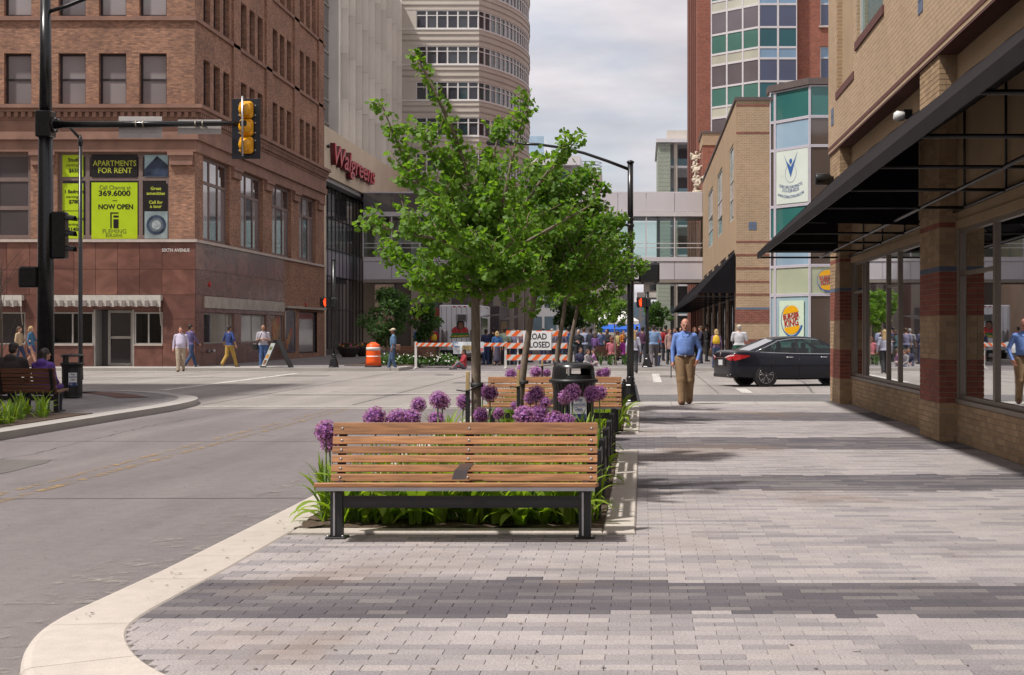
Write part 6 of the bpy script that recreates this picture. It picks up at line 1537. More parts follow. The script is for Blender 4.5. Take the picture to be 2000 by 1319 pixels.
for (za, zb) in ((704, 693), (681, 670), (657, 646)): striped(t, WX(989, BYr), WX(1108, BYr), BYr, WZ(za, BYr), WZ(zb, BYr))
for px in (1011, 1090): box("upright", M_wh, t, WX(px, BYr) - .03, WX(px, BYr) + .03, BYr + .045, BYr + .10, ROADZ, WZ(645, BYr)); box("foot", M_wh, t, WX(px, BYr) - .04, WX(px, BYr) + .04, BYr - 0.6, BYr + 0.7, ROADZ, ROADZ + .06)
s_ = MB().rbox(WX(1022, BYr), WX(1077, BYr), BYr - 0.035, BYr - 0.015, WZ(684, BYr), WZ(648, BYr), 0.006).build("sign_plate", M_swhite, t)
for b_, py in (("ROAD", 658), ("CLOSED", 674)): text("lettering", b_, M_blk, s_, (WX(1049.5, BYr), BYr - 0.04, WZ(py, BYr)), 0.36, width=(0.80, 1.08)[b_ == "CLOSED"], bold=0.006, world=False)
t = thing("plank_barricade", "single long orange striped plank barricade left of the road closed sign", "barricade", (WX(900, BYr), BYr, ROADZ))
striped(t, WX(810, BYr), WX(988, BYr), BYr + 0.3, WZ(677, BYr), WZ(670, BYr));
for px in (809.5, 986): box("post", M_wh, t, WX(px, BYr) - .05, WX(px, BYr) + .05, BYr + 0.345, BYr + 0.41, ROADZ, WZ(668, BYr)); box("foot", M_wh, t, WX(px, BYr) - .05, WX(px, BYr) + .05, BYr - .1, BYr + .9, ROADZ, ROADZ + 0.05)
t = thing("banner", "white printed banner hung over the long striped plank", "banner", (WX(914, BYr), BYr + .2, 0.6))
q = MB(); nx_ = 12
bz = lambda i: WZ(668 + 2.5 * math.sin(i * 0.9), BYr)
P = []
for i in range(nx_ + 1):
  x = WX(884 + (944 - 884) * i / nx_, BYr); yy = BYr + 0.22 + 0.03 * math.sin(i * 1.1)
  P += [(x, yy, WZ(668, BYr)), (x, yy - .02, WZ(680, BYr)), (x, yy, WZ(692 - 3.5 * (i / nx_), BYr))]
q.add(P, [(i * 3 + k, (i + 1) * 3 + k, (i + 1) * 3 + k + 1, i * 3 + k + 1) for i in range(nx_) for k in (0, 1)]); q.smooth = True; q.build("cloth", mat("banner_white", (0.62, 0.66, 0.68), rough=0.6, var=0.04), t)
MB().rbox(WX(902, BYr), WX(920, BYr), BYr + 0.15, BYr + 0.16, WZ(685, BYr), WZ(675, BYr), 0.004).build("printed_badge", mat("badge_print", (0.30, 0.22, 0.10), var=0.5, scale=9), t)
MB().box(WX(934, BYr), WX(943, BYr), BYr + 0.15, BYr + 0.16, WZ(687, BYr), WZ(680, BYr)).build("printed_patch", mat("patch_pink", (0.5, 0.18, 0.18), var=0.2), t)
MB().tube([(WX(889, BYr) + .12 * math.cos(i * .5), BYr + 0.165, WZ(673, BYr) + .09 * math.sin(i * .5)) for i in range(1, 12)], 0.02, 5).build("printed_ring", M_pblue, t)
xx, yy = WX(729, 62), 62.0
t = thing("traffic_drum", "orange traffic drum with white bands beside the man in the cap", "traffic drum", (xx, yy, 0))
M_drum = mat("drum_orange", (0.85, 0.10, 0.005), rough=0.45, var=0.06)
MB().lathe([(0.345, 0.0), (0.345, 0.05), (0.32, 0.07)], xx, yy, 20).build("base", mat("rubber", (0.03, 0.03, 0.03), rough=0.8), t)
MB().lathe([(0.32, 0.06), (0.315, 0.25), (0.30, 0.50), (0.29, 0.75), (0.275, 0.92), (0.22, 0.97), (0.15, 0.99), (0.12, 1.04), (0.03, 1.05)], xx, yy, 20).build("body", M_drum, t)
for z in (0.34, 0.70): MB().lathe([(0.318 - .03 * z, z), (0.312 - .03 * z, z + .14)], xx, yy, 20).build("reflective_band", M_wh, t)
# chalkboard A-frame
xx, yy = WX(541, 61.4), 61.4
t = thing("a_frame_board", "black A frame menu board on the sidewalk by the granite building", "sign board", (xx, yy, 0))
for s_, nm in ((-1, "front_leaf"), (1, "back_leaf")):
  q = MB(); a = s_ * 0.56; P = [(0, 1.15), (a, 0.0)]; nx_, nz_ = (1.15, a); w = 0.34
  for (o0, o1) in ((0.0, 0.05),):
    q.add([(xx + P[0][0], yy - w, P[0][1]), (xx + P[1][0], yy - w, P[1][1]), (xx + P[1][0], yy + w, P[1][1]), (xx + P[0][0], yy + w, P[0][1]), (xx + P[0][0] + .06 * s_, yy - w, P[0][1]), (xx + P[1][0] + .06 * s_, yy - w, P[1][1]), (xx + P[1][0] + .06 * s_, yy + w, P[1][1]), (xx + P[0][0] + .06 * s_, yy + w, P[0][1])], [(0, 1, 2, 3), (7, 6, 5, 4), (0, 4, 5, 1), (1, 5, 6, 2), (2, 6, 7, 3), (3, 7, 4, 0)])
  lf = q.build(nm, M_post, t)
t.rotation_euler.z = 0
def aq(u, v, d=0.02):     # point on the printed left leaf: u across, v down
  return (xx - 0.56 * v - 0.06 - d, yy - 0.34 + 0.68 * u, 1.15 * (1 - v) + 0.006)
MB().add([aq(0.08, .1), aq(.92, .1), aq(.92, .92), aq(.08, .92)], [(0, 1, 2, 3)]).build("menu_sheet", mat("menu_white", (0.62, 0.66, 0.64), rough=0.4, var=0.05), t)
# the sheet as seen from the side edge of the leaf
for k, (v0, v1, c_) in enumerate(((0.24, 0.36, (0.20, 0.24, 0.10)), (0.52, 0.66, (0.62, 0.30, 0.04)), (0.72, 0.88, (0.30, 0.14, 0.07)))):
  MB().add([aq(.25, v0, .026), aq(.75, v0, .026), aq(.75, v1, .026), aq(.25, v1, .026)], [(0, 1, 2, 3)]).build("menu_picture", mat("menu_print_%d" % k, c_, var=0.5, scale=8), t)
MB().add([(xx - .06 - .5 * v - .035, yy - .345, 1.15 - 1.15 * v) for v in (.12, .94)] + [(xx - .06 - .5 * v - .035 + .17, yy - .345, 1.15 - 1.15 * v) for v in (.94, .12)], [(0, 1, 2, 3)]).build("edge_print", MATS["menu_white"], t)
for k, (v0, v1) in enumerate(((0.24, 0.36), (0.52, 0.66), (0.72, 0.88))):
  MB().add([(xx - .07 - .5 * v + o_, yy - .348, 1.15 - 1.15 * v) for v, o_ in ((v0, -.0), (v1, -.0), (v1, .11), (v0, .11))], [(0, 1, 2, 3)]).build("edge_picture", MATS["menu_print_%d" % k], t)
t.rotation_euler.z = 0

# == event tent and stalls
xx, yy = WX(1205, 96), 96.0
t = thing("event_tent", "white pop up event tent above the crowd", "tent", (xx, yy, ROADZ))
M_tent = mat("tent_white", (0.68, 0.67, 0.66), rough=0.7, var=0.04); w = 1.42
q = MB(); q.add([(xx - w, yy - w, 2.15), (xx + w, yy - w, 2.15), (xx + w, yy + w, 2.15), (xx - w, yy + w, 2.15), (xx, yy, 3.05), (xx - w, yy - w, 1.92), (xx + w, yy - w, 1.92), (xx + w, yy + w, 1.92), (xx - w, yy + w, 1.92)], [(0, 1, 4), (1, 2, 4), (2, 3, 4), (3, 0, 4), (5, 6, 1, 0), (6, 7, 2, 1), (7, 8, 3, 2), (8, 5, 0, 3)]); q.build("canopy", M_tent, t)
for sx_ in (-1, 1):
  for sy_ in (-1, 1): MB().tube([(xx + sx_ * (w - .05), yy + sy_ * (w - .05), ROADZ), (xx + sx_ * (w - .05), yy + sy_ * (w - .05), 2.14)], 0.025, 6).build("tent_leg", M_steel, t)
t = thing("blue_stall_canopy", "bright blue stall canopy just under the white tent", "canopy", (xx + .2, 99, 1.2)); q = MB(); q.add([(xx - 1.3, 98.2, 1.62), (xx + 1.5, 98.2, 1.62), (xx + 1.5, 99.6, 1.98), (xx - 1.3, 99.6, 1.98), (xx - 1.3, 98.2, 1.40), (xx + 1.5, 98.2, 1.40)], [(0, 1, 2, 3), (4, 5, 1, 0)]); q.build("cloth", mat("stall_blue", (0.02, 0.12, 0.55), rough=0.6, var=0.08), t)
for dx in (-1.25, 1.45): MB().tube([(xx + dx, 98.25, ROADZ), (xx + dx, 98.25, 1.6)], 0.025, 6).build("canopy_leg", M_steel, t)
t = thing("red_stall_canopy", "orange red stall canopy behind the small dark trees", "canopy", (WX(828, 104), 104, 2)); q = MB(); x0_, x1_ = WX(812, 104), WX(880, 104); q.add([(x0_, 103, 2.6), (x1_, 103, 2.6), (x1_, 105, 3.1), (x0_, 105, 3.1), (x0_, 103, 2.3), (x1_, 103, 2.3)], [(0, 1, 2, 3), (4, 5, 1, 0)]); q.build("cloth", mat("stall_red", (0.5, 0.05, 0.02), rough=0.6, var=0.1), t)
for x_ in (x0_ + .05, x1_ - .05): MB().tube([(x_, 103.05, 0), (x_, 103.05, 2.4)], 0.03, 6).build("canopy_leg", M_steel, t)

# == food truck
FTY = 80.0; fx0, fx1 = -10.95, -8.85
t = thing("food_truck", "white box food truck with painted rear behind the striped plank", "truck", ((fx0 + fx1) / 2, FTY, ROADZ))
M_truck = mat("truck_white", (0.70, 0.71, 0.74), rough=0.35, var=0.05, scale=0.6); zt = WZ(596, FTY)
MB().rbox(fx0, fx1, FTY, FTY + 6.2, 0.35, zt, 0.05).build("box_body", M_truck, t)
for k in range(8): MB().tube([(fx0 + .12 + k * .27, FTY - .005, 0.5), (fx0 + .12 + k * .27, FTY - .005, zt - .1)], 0.012, 4).build("panel_seam", mat("seam_grey", (0.22, 0.22, 0.24)), t)
MB().rbox(fx0 + .95, fx0 + 1.5, FTY - .12, FTY + .02, WZ(627, FTY), WZ(613, FTY), 0.02).build("air_conditioner", M_steel, t); MB().box(fx0 + 1.0, fx0 + 1.45, FTY - .13, FTY - .121, WZ(626, FTY), WZ(615, FTY)).build("grille", mat("grille_dark", (0.08, 0.08, 0.08)), t)
for x_ in (fx0 + .3, fx0 + 1.85): MB().lathe([(0.05, .72), (0.16, .75), (0.17, 1.5), (0.16, 1.56), (0.05, 1.6)], x_, FTY - .2, 12).build("gas_cylinder", M_steel, t)
for k in range(3): MB().box(fx0 + .75 + k * .28, fx0 + .87 + k * .28, FTY - .03, FTY + .01, zt - .12, zt - .05).build("marker_lamp", mat("lamp_red", (0.4, 0.02, 0.02), rough=0.3), t)
# painted picture: generic figure in red over a green scroll
def disc(name, cx_, cz_, rx, rz_, m_, d, n_=14): MB().add([(cx_ + rx * math.cos(i * 6.2832 / n_), FTY - d, cz_ + rz_ * math.sin(i * 6.2832 / n_)) for i in range(n_)], [tuple(range(n_))]).build(name, m_, t)
cx_ = fx0 + 1.12; disc("painted_shoulders", cx_, 1.50, 0.46, 0.28, mat("paint_red", (0.42, 0.02, 0.03), var=0.2), 0.012); disc("painted_hair", cx_ + .02, 1.83, 0.22, 0.27, mat("paint_black", (0.015, 0.012, 0.012), var=0.1), 0.014); disc("painted_face", cx_ + .04, 1.78, 0.14, 0.20, mat("paint_brown", (0.20, 0.09, 0.05), var=0.15), 0.017)
MB().add([(cx_ - .55, FTY - .02, 1.12), (cx_ + .5, FTY - .02, 1.18), (cx_ + .45, FTY - .02, 1.42), (cx_ - .45, FTY - .02, 1.38)], [(0, 1, 2, 3)]).build("painted_scroll", mat("paint_green", (0.03, 0.17, 0.04), var=0.3, scale=6), t)
MB().add([(cx_ - .5, FTY - .024, 1.16), (cx_ + .48, FTY - .024, 1.21), (cx_ + .45, FTY - .024, 1.29), (cx_ - .5, FTY - .024, 1.24)], [(0, 1, 2, 3)]).build("painted_script", mat("paint_yellow", (0.45, 0.30, 0.04), var=0.6, scale=12), t)
MB().box(fx1 - .01, fx1 + .03, FTY + 1.2, FTY + 4.6, 1.2, 2.3).build("serving_hatch", M_vdark, t); MB().add([(fx1 + .02, FTY + 1.1, 2.32), (fx1 + .02, FTY + 4.7, 2.32), (fx1 + 1.1, FTY + 4.7, 2.45), (fx1 + 1.1, FTY + 1.1, 2.45)], [(0, 1, 2, 3)]).build("hatch_flap", M_truck, t)
for sx_ in (fx0 + .15, fx1 - .15):
  for yy in (FTY + .9, FTY + 5.2): MB().lathe([(0.36, -0.12), (0.40, -0.08), (0.40, 0.08), (0.36, 0.12)], yy, ROADZ + 0.40, 18, axis='x').build("wheel", MATS["rubber"], t).location = (sx_, 0, 0)
for ch in [c for c in t.children if c.name.startswith("wheel")]: pass
MB().box(fx0 + .05, fx1 - .05, FTY - .06, FTY - .002, 0.30, 0.48).build("bumper", M_black, t)
t = thing("dark_food_trailer", "dark food trailer standing past the white truck", "trailer", (-8.9, 89, ROADZ))
MB().rbox(-10.6, -8.5, 88, 95, 0.4, 3.0, 0.05).build("box_body", mat("trailer_dark", (0.05, 0.035, 0.04), rough=0.5, var=0.2), t); MB().add([(-8.49, 88.5, 2.2), (-8.49, 93, 2.2), (-7.4, 93, 2.45), (-7.4, 88.5, 2.45)], [(0, 1, 2, 3)]).build("hatch_flap", M_truck, t)
MB().box(-8.5, -8.46, 89, 92.5, 1.2, 2.1).build("serving_hatch", mat("warm_interior", (0.35, 0.25, 0.12), var=0.4), t)
for yy in (90.5, 92): MB().lathe([(0.3, -0.1), (0.33, 0), (0.3, 0.1)], yy, ROADZ + .33, 14, axis='x').build("wheel", MATS["rubber"], t).location = (-8.6, 0, 0)

# == black saloon car
def make_car(loc, rz):
  t = thing("saloon_car", "black saloon car turning right behind the near brick pier", "car", loc, rz)
  M_paint = mat("black_car_paint", (0.006, 0.007, 0.014), rough=0.3, var=0.0, spec=0.3, coat=0.3)
  # x forward from the rear axle, y to the left, z up
  st = [(-1.07, .62, .34, .93), (-1.03, .76, .30, 1.00), (-.92, .845, .27, 1.055), (-.70, .885, .25, 1.075), (-.40, .905, .22, 1.065), (0, .912, .20, 1.03), (.6, .915, .19, .985), (1.3, .915, .185, .96), (2.0, .913, .19, .95), (2.6, .905, .20, .985), (2.95, .895, .21, .955), (3.3, .865, .23, .88), (3.55, .80, .27, .78), (3.70, .68, .32, .66), (3.76, .50, .36, .56)]
  q = MB(); q.smooth = True; n_ = None
  rows = []
  for (x, w, zb, zt_) in st:
    pr = [(0, zb), (w * .86, zb), (w * .965, zb + .07), (w * .985, zb + .22), (w, .62 if zt_ > .75 else zb + .2), (w * .992, min(.78, zt_ - .10)), (w * .972, zt_ - .075), (w * .925, zt_ - .022), (w * .84, zt_), (w * .45, zt_ + .018), (0, zt_ + .022)]
    rows.append(pr)
  n_ = len(rows[0])
  ring = [[(st[i][0], y_, z_) for y_, z_ in rows[i]] + [(st[i][0], -y_, z_) for y_, z_ in reversed(rows[i][1:-1])] for i in range(len(st))]
  m_ = len(ring[0])
  P = [p for r_ in ring for p in r_]
  F = [(i * m_ + k, i * m_ + (k + 1) % m_, (i + 1) * m_ + (k + 1) % m_, (i + 1) * m_ + k) for i in range(len(st) - 1) for k in range(m_)]
  F.append(tuple(reversed(range(m_)))); F.append(tuple((len(st) - 1) * m_ + k for k in range(m_)))
  q.add(P, F); body = q.build("body", M_paint, t, world=False)
  sd = body.modifiers.new("sub", 'SUBSURF'); sd.levels = 2; sd.render_levels = 2
  cut = MB()
  for x in (0.0, 2.775): cut.lathe([(0.365, -1.2), (0.365, 1.2)], x, 0.33, 32, axis='y')
  cutter = cut.build("cutter", M_black); bo = body.modifiers.new("arch", 'BOOLEAN'); bo.object = cutter; bo.operation = 'DIFFERENCE'; bo.solver = 'EXACT'
  dg = bpy.context.evaluated_depsgraph_get(); me = bpy.data.meshes.new_from_object(body.evaluated_get(dg)); body.modifiers.clear(); body.data = me
  me.materials.clear(); me.materials.append(M_paint); bpy.data.objects.remove(cutter)
  # glass house
  RB, RT, RM, FT, FB = (-.46, .72, 1.055), (.40, .575, 1.395), (1.15, .60, 1.455), (1.78, .575, 1.41), (2.68, .735, .985)
  q = MB(); q.smooth = True; secs = []
  for (x, w, z) in ((.34, .555, 1.372), (.40, .575, 1.395), (.75, .592, 1.435), (1.15, .60, 1.455), (1.5, .592, 1.445), (1.78, .575, 1.41), (1.84, .56, 1.392)):
    secs.append([(x, w + .012, z - .03), (x, w, z), (x, w * .8, z + .022), (x, w * .4, z + .034), (x, 0, z + .038), (x, -w * .4, z + .034), (x, -w * .8, z + .022), (x, -w, z), (x, -w - .012, z - .03)])
  P = [p for s_ in secs for p in s_]; q.add(P, [(i * 9 + k, i * 9 + k + 1, (i + 1) * 9 + k + 1, (i + 1) * 9 + k) for i in range(len(secs) - 1) for k in range(8)]); q.build("roof", M_paint, t, world=False)
  M_cg = glass_mat("car_glass", (0.25, 0.42, 0.37), ior=1.6); M_chr = mat("chrome", (0.72, 0.72, 0.74), rough=0.15, metal=1.0, var=0)
  belt = [(-.30, .80, 1.03), (.35, .825, 1.0), (1.02, .835, .978), (1.10, .835, .975), (1.9, .83, .965), (2.45, .80, .962)]
  top = [(.46, .60, 1.345), (.80, .612, 1.395), (1.02, .618, 1.415), (1.10, .62, 1.418), (1.6, .605, 1.395), (1.80, .585, 1.36)]
  for s_ in (1, -1):
    f = lambda p: (p[0], p[1] * s_, p[2])
    for nm, poly_ in (("rear_quarter_window", [belt[0], (.12, .813, 1.012), (.42, .625, 1.32)]), ("rear_door_window", [(.17, .815, 1.010), belt[1], belt[2], top[2], top[1], (.47, .612, 1.335)]), ("front_door_window", [belt[3], belt[4], belt[5], top[5], top[4], top[3]])):
      MB().add([f(p) for p in poly_], [tuple(range(len(poly_)))]).build(nm, M_cg, t, world=False)
    # pillars and side skin between belt and roof
    qd = MB(); qd.add([f(p) for p in (belt[2], belt[3], top[3], top[2])], [(0, 1, 2, 3)]); qd.add([f(p) for p in ((.12, .813, 1.012), (.17, .815, 1.010), (.47, .612, 1.335), (.42, .625, 1.32))], [(0, 1, 2, 3)]); qd.build("door_pillar", M_post, t, world=False)
    qd = MB(); qd.smooth = True
    qd.add([f(p) for p in ((-.52, .77, 1.045), belt[0], (.42, .625, 1.32), top[0], top[1], top[2], top[3], top[4], top[5], belt[5], (2.74, .77, .97), (1.84, .565, 1.375), (1.5, .60, 1.42), (1.15, .612, 1.43), (.75, .602, 1.41), (.34, .565, 1.345), (-.50, .70, 1.055))],
       [(0, 1, 2, 15, 16), (2, 3, 15), (3, 4, 14, 15), (4, 5, 13, 14), (5, 6, 13), (6, 7, 12, 13), (7, 8, 11, 12), (8, 9, 10, 11)]); qd.build("side_rail", M_paint, t, world=False)
    qd = MB(); qd.smooth = True; lo = [(-.52, .80, 1.00), (.35, .86, .965), (1.05, .868, .94), (1.9, .862, .93), (2.6, .83, .94)]; hi = [(-.40, .785, 1.045), belt[1], belt[3], belt[4], belt[5]]
    for i in range(4): qd.add([f(lo[i]), f(lo[i + 1]), f(hi[i + 1]), f(hi[i])], [(0, 1, 2, 3)])
    qd.build("shoulder", M_paint, t, world=False)
    MB().tube([f((a, b * 1.004, c - .004)) for a, b, c in [belt[0], (.12, .813, 1.012), belt[1], belt[2], belt[4], belt[5]]], 0.011, 6).build("belt_trim", M_chr, t, world=False)
    MB().tube([f((a, b + .008, c + .004)) for a, b, c in [belt[0], (.10, .705, 1.185), (.42, .625, 1.32), top[0], top[1], top[3], top[4], top[5]]], 0.011, 6).build("window_trim", M_chr, t, world=False)
    for x in (.62, 1.72): MB().tube([(x, .925 * s_, .865), (x + .06, .945 * s_, .87), (x + .19, .945 * s_, .87), (x + .24, .925 * s_, .865)], 0.014, 6).build("door_handle", M_chr if s_ < 0 else M_paint, t, world=False)
    for x in (.18, 1.06, 2.15): MB().tube([(x, .9215 * s_, .26), (x, .9225 * s_, .62), (x + (0.0 if x > .5 else .1), .905 * s_, .90)], 0.004, 4).build("door_seam", M_blk, t, world=False)
    MB().rbox(2.30, 2.48, (.90 if s_ > 0 else -1.06), (1.06 if s_ > 0 else -.90), .97, 1.10, 0.03).build("wing_mirror", M_paint, t, world=False)
    # tail lamp wrapping the corner
    tl = MB(); tl.smooth = True
    A = [(-1.075, .40), (-1.065, .55), (-1.035, .70), (-.955, .80), (-.84, .868), (-.66, .905), (-.50, .916)]
    zh = [(.84, .885), (.80, .925), (.775, .95), (.775, .96), (.80, .955), (.85, .94), (.905, .925)]
    P = []
    for (x, y_), (z0, z1) in zip(A, zh): P += [(x - .014, y_ * s_, z0), (x - .014, y_ * s_, z1)]
    tl.add(P, [(2 * i, 2 * i + 2, 2 * i + 3, 2 * i + 1) for i in range(6)]); tl.build("tail_lamp", mat("tail_red", (0.42, 0.012, 0.016), rough=0.12, var=0.1, scale=8, coat=1.0), t, world=False)
    tl = MB(); P = []
    for (x, y_), (z0, z1) in list(zip(A, zh))[:4]: P += [(x - .018, y_ * s_, z1 - .045), (x - .018, y_ * s_, z1 - .008)]
    tl.add(P, [(2 * i, 2 * i + 2, 2 * i + 3, 2 * i + 1) for i in range(3)]); tl.build("lamp_strip", mat("lamp_clear", (0.7, 0.55, 0.55), rough=0.1), t, world=False)
  MB().add([RB, (-.46, -.72, 1.055), (.40, -.56, 1.395), (.40, .56, 1.395), (-.52, 0, 1.085), (.36, 0, 1.42)], [(0, 4, 5, 3), (4, 1, 2, 5)]).build("rear_window", dark_glass("rear_screen", (0.20, 0.20, 0.21), rough=0.05, spec=0.8), t, world=False)
  MB().add([FB, (2.68, -.735, .985), (1.80, -.57, 1.40), (1.80, .57, 1.40)], [(0, 1, 2, 3)]).build("windscreen", M_cg, t, world=False)
  MB().rbox(-1.098, -1.082, -.16, .16, .63, .79, 0.006).build("number_plate", mat("plate_white", (0.55, 0.57, 0.58), rough=0.5, var=0.15, scale=20), t, world=False)
  MB().rbox(-1.088, -1.055, -.34, .34, .60, .82, 0.01).build("plate_recess", M_post, t, world=False); MB().box(-1.11, -1.06, -.38, .38, .845, .865).build("boot_trim", M_chr, t, world=False)
  MB().rbox(-1.06, -.70, -.70, .70, .27, .40, 0.03).build("rear_valance", M_post, t, world=False)
  MB().tube([(-1.0, -.5, .33), (-1.06, -.5, .325)], .035, 10).build("exhaust_pipe", M_chr, t, world=False)
  MB().lathe([(.05, -1.10), (.045, -1.085)], .0, .955, 12, axis='x').build("badge", M_chr, t, world=False)
  for y_ in (-.36, .36):
    for x in (.55, 1.35): MB().rbox(x, x + .14, y_ - .22, y_ + .22, .55, 1.12, .05).build("seat_back", mat("seat_grey", (0.05, 0.05, 0.05), rough=0.8), t, world=False); MB().rbox(x + .02, x + .12, y_ - .11, y_ + .11, 1.13, 1.30, .04).build("head_rest", MATS["seat_grey"], t, world=False)
  M_tyre = mat("tyre", (0.018, 0.017, 0.017), rough=0.75, var=0.2, scale=12); M_rim = mat("alloy", (0.42, 0.41, 0.41), rough=0.28, metal=0.85, var=0.06)
  for x in (0.0, 2.775):
    for s_ in (1, -1):
      yo = .905 * s_; yi = .70 * s_
      w_ = MB().lathe([(0.235, yo - .01 * s_), (0.305, yo), (0.328, yo - .035 * s_), (0.333, yo - .10 * s_), (0.325, yi + .03 * s_), (0.27, yi)], x, 0.333, 36, axis='y').build("tyre", M_tyre, t, world=False)
      rm = MB().lathe([(0.236, yo - .012 * s_), (0.226, yo - .002 * s_), (0.212, yo - .02 * s_), (0.20, yo - .10 * s_)], x, 0.333, 36, axis='y').build("rim", M_rim, w_, world=False)
      MB().lathe([(0.205, yo - .085 * s_), (0.10, yo - .09 * s_)], x, 0.333, 24, axis='y').build("brake_disc", M_post, w_, world=False)
      for k in range(10):
        a = 2 * math.pi * (k // 2) / 5 + (0.20 if k % 2 else -0.20) + .3; ca, sa = math.cos(a), math.sin(a); a2 = 2 * math.pi * (k // 2) / 5 + .3; c2, s2_ = math.cos(a2), math.sin(a2)
        MB().tube([(x + .03 * c2, yo - .03 * s_, .333 + .03 * s2_), (x + .12 * (ca + c2) / 2, yo - .022 * s_, .333 + .12 * (sa + s2_) / 2), (x + .218 * ca, yo - .014 * s_, .333 + .218 * sa)], [.02, .015, .014], 6).build("spoke", M_rim, rm, world=False)
      MB().lathe([(.045, yo - .03 * s_), (.04, yo - .012 * s_), (.015, yo - .008 * s_)], x, .333, 12, axis='y').build("hub_cap", M_rim, rm, world=False)
      MB().lathe([(.36, yi + .02 * s_), (.362, yi + .19 * s_)], x, .333, 24, axis='y').build("arch_liner", M_blk, t, world=False)
  return t
make_car((3.35, 44.4, ROADZ), R(18))
# bowl planters by the drugstore
for k, px in enumerate((681, 712)):
  yy = 85.0 + 2.5 * k; xx = WX(px, yy)
  t = thing("bowl_planter", ("wide dark bowl planter of pink flowers by the drugstore glass", "second dark bowl planter nearer the small dark trees")[k], "planter", (xx, yy, 0), group="bowl planters")
  MB().lathe([(0.35, 0), (0.38, .05), (0.50, .2), (0.62, .45), (0.66, .55), (0.62, .57), (0.56, .52)], xx, yy, 20).build("bowl", mat("dark_bowl", (0.035, 0.025, 0.022), rough=0.6, var=0.2), t)
  rg = random.Random(k); q = MB(); c_ = [MB() for _ in range(3)]
  for i in range(240):
    a, r_ = rg.uniform(0, 6.28), 0.62 * math.sqrt(rg.random()); z = .55 + .18 * rg.random() + .1 * (1 - r_ / .62); s_ = .05; cx_, cy_ = xx + r_ * math.cos(a), yy + r_ * math.sin(a); b_ = c_[0 if rg.random() < .5 else rg.choice((1, 2))]
    u = Vector((rg.uniform(-1, 1), rg.uniform(-1, 1), rg.uniform(-1, 1))).normalized() * s_; v = u.cross(Vector((rg.uniform(-1, 1), rg.uniform(-1, 1), rg.uniform(-1, 1)))).normalized() * s_; c0 = Vector((cx_, cy_, z))
    b_.quad(c0 - u - v, c0 + u - v, c0 + u + v, c0 - u + v)
  for b_, nm, m_ in zip(c_, ("foliage", "pink_blossom", "yellow_blossom"), (mat("pot_green", (0.05, 0.10, 0.03), var=0.3), mat("pot_pink", (0.42, 0.05, 0.16), var=0.2), mat("pot_yellow", (0.42, 0.22, 0.06), var=0.2))): o = b_.build(nm, m_, t); o["kind"] = "stuff"
# == vegetation
def leaf_cloud(name, C, D, Nn, S, tmpl, m, parent=None, kind="stuff"):
  """many small leaves in one mesh; C base points, D stalk directions, Nn face normals, S sizes"""
  C, D, Nn = np.asarray(C, np.float32), np.asarray(D, np.float32), np.asarray(Nn, np.float32); S = np.asarray(S, np.float32)
  D = D / (np.linalg.norm(D, axis=1, keepdims=True) + 1e-9)
  U = np.cross(D, Nn); U /= (np.linalg.norm(U, axis=1, keepdims=True) + 1e-9); W = np.cross(U, D)
  V, F = tmpl; V = np.asarray(V, np.float32)
  P = C[:, None, :] + S[:, None, None] * (V[None, :, 0:1] * U[:, None, :] + V[None, :, 1:2] * D[:, None, :] + V[None, :, 2:3] * W[:, None, :])
  n, k = len(C), len(V); P = P.reshape(-1, 3)
  F = np.asarray(F, np.int32); FF = (F[None] + (np.arange(n) * k)[:, None, None]).reshape(-1, F.shape[1])
  me = bpy.data.meshes.new(name); me.vertices.add(len(P)); me.vertices.foreach_set("co", P.ravel())
  fc = F.shape[1]; me.loops.add(FF.size); me.loops.foreach_set("vertex_index", FF.ravel()); me.polygons.add(len(FF))
  me.polygons.foreach_set("loop_start", np.arange(len(FF), dtype=np.int32) * fc); me.polygons.foreach_set("loop_total", np.full(len(FF), fc, np.int32))
  me.update(calc_edges=True); me.validate()
  me.materials.append(m)
  o = bpy.data.objects.new(name, me); COL.objects.link(o)
  if parent is not None: adopt(o, parent, True)
  if kind: o["kind"] = kind
  return o
FAN = ([(0, 0, 0), (-.62, .60, .06), (-.40, .92, .02), (-.10, 1.0, -.06), (-.02, .86, -.07), (.16, 1.0, -.05), (.45, .88, .03), (.62, .55, .07)], [(0, 2, 1), (0, 3, 2), (0, 4, 3), (0, 5, 4), (0, 6, 5), (0, 7, 6)])
OVAL = ([(0, 0, 0), (-.32, .45, .08), (0, 1, 0), (.32, .45, .08)], [(0, 2, 1), (0, 3, 2)])
NEEDLE = ([(0, 0, 0), (-.12, .5, 0), (0, 1, 0), (.12, .5, 0)], [(0, 2, 1), (0, 3, 2)])
M_gleaf = leaf_mat("ginkgo_leaf", (0.055, 0.145, 0.022), (0.205, 0.335, 0.055), 0.5)
M_bark = mat("grey_brown_bark", (0.20, 0.155, 0.12), rough=0.9, var=0.3, scale=14, bump=0.9, bscale=45, stretch=(3, 3, 0.7)); M_twig = mat("pale_twig", (0.30, 0.22, 0.15), rough=0.9, var=0.2, scale=9)
def vrand(rg, s=1.0): return Vector((rg.gauss(0, s), rg.gauss(0, s), rg.gauss(0, s)))
def catmull(P, k=6):
  P = [Vector(p) for p in P]; out = []
  for i in range(len(P) - 1):
    p0, p1, p2, p3 = P[max(i - 1, 0)], P[i], P[i + 1], P[min(i + 2, len(P) - 1)]
    for j in range(k):
      t = j / k; out.append(0.5 * ((2 * p1) + (p2 - p0) * t + (2 * p0 - 5 * p1 + 4 * p2 - p3) * t * t + (3 * p1 - p0 - 3 * p2 + p3) * t ** 3))
  return out + [P[-1]]
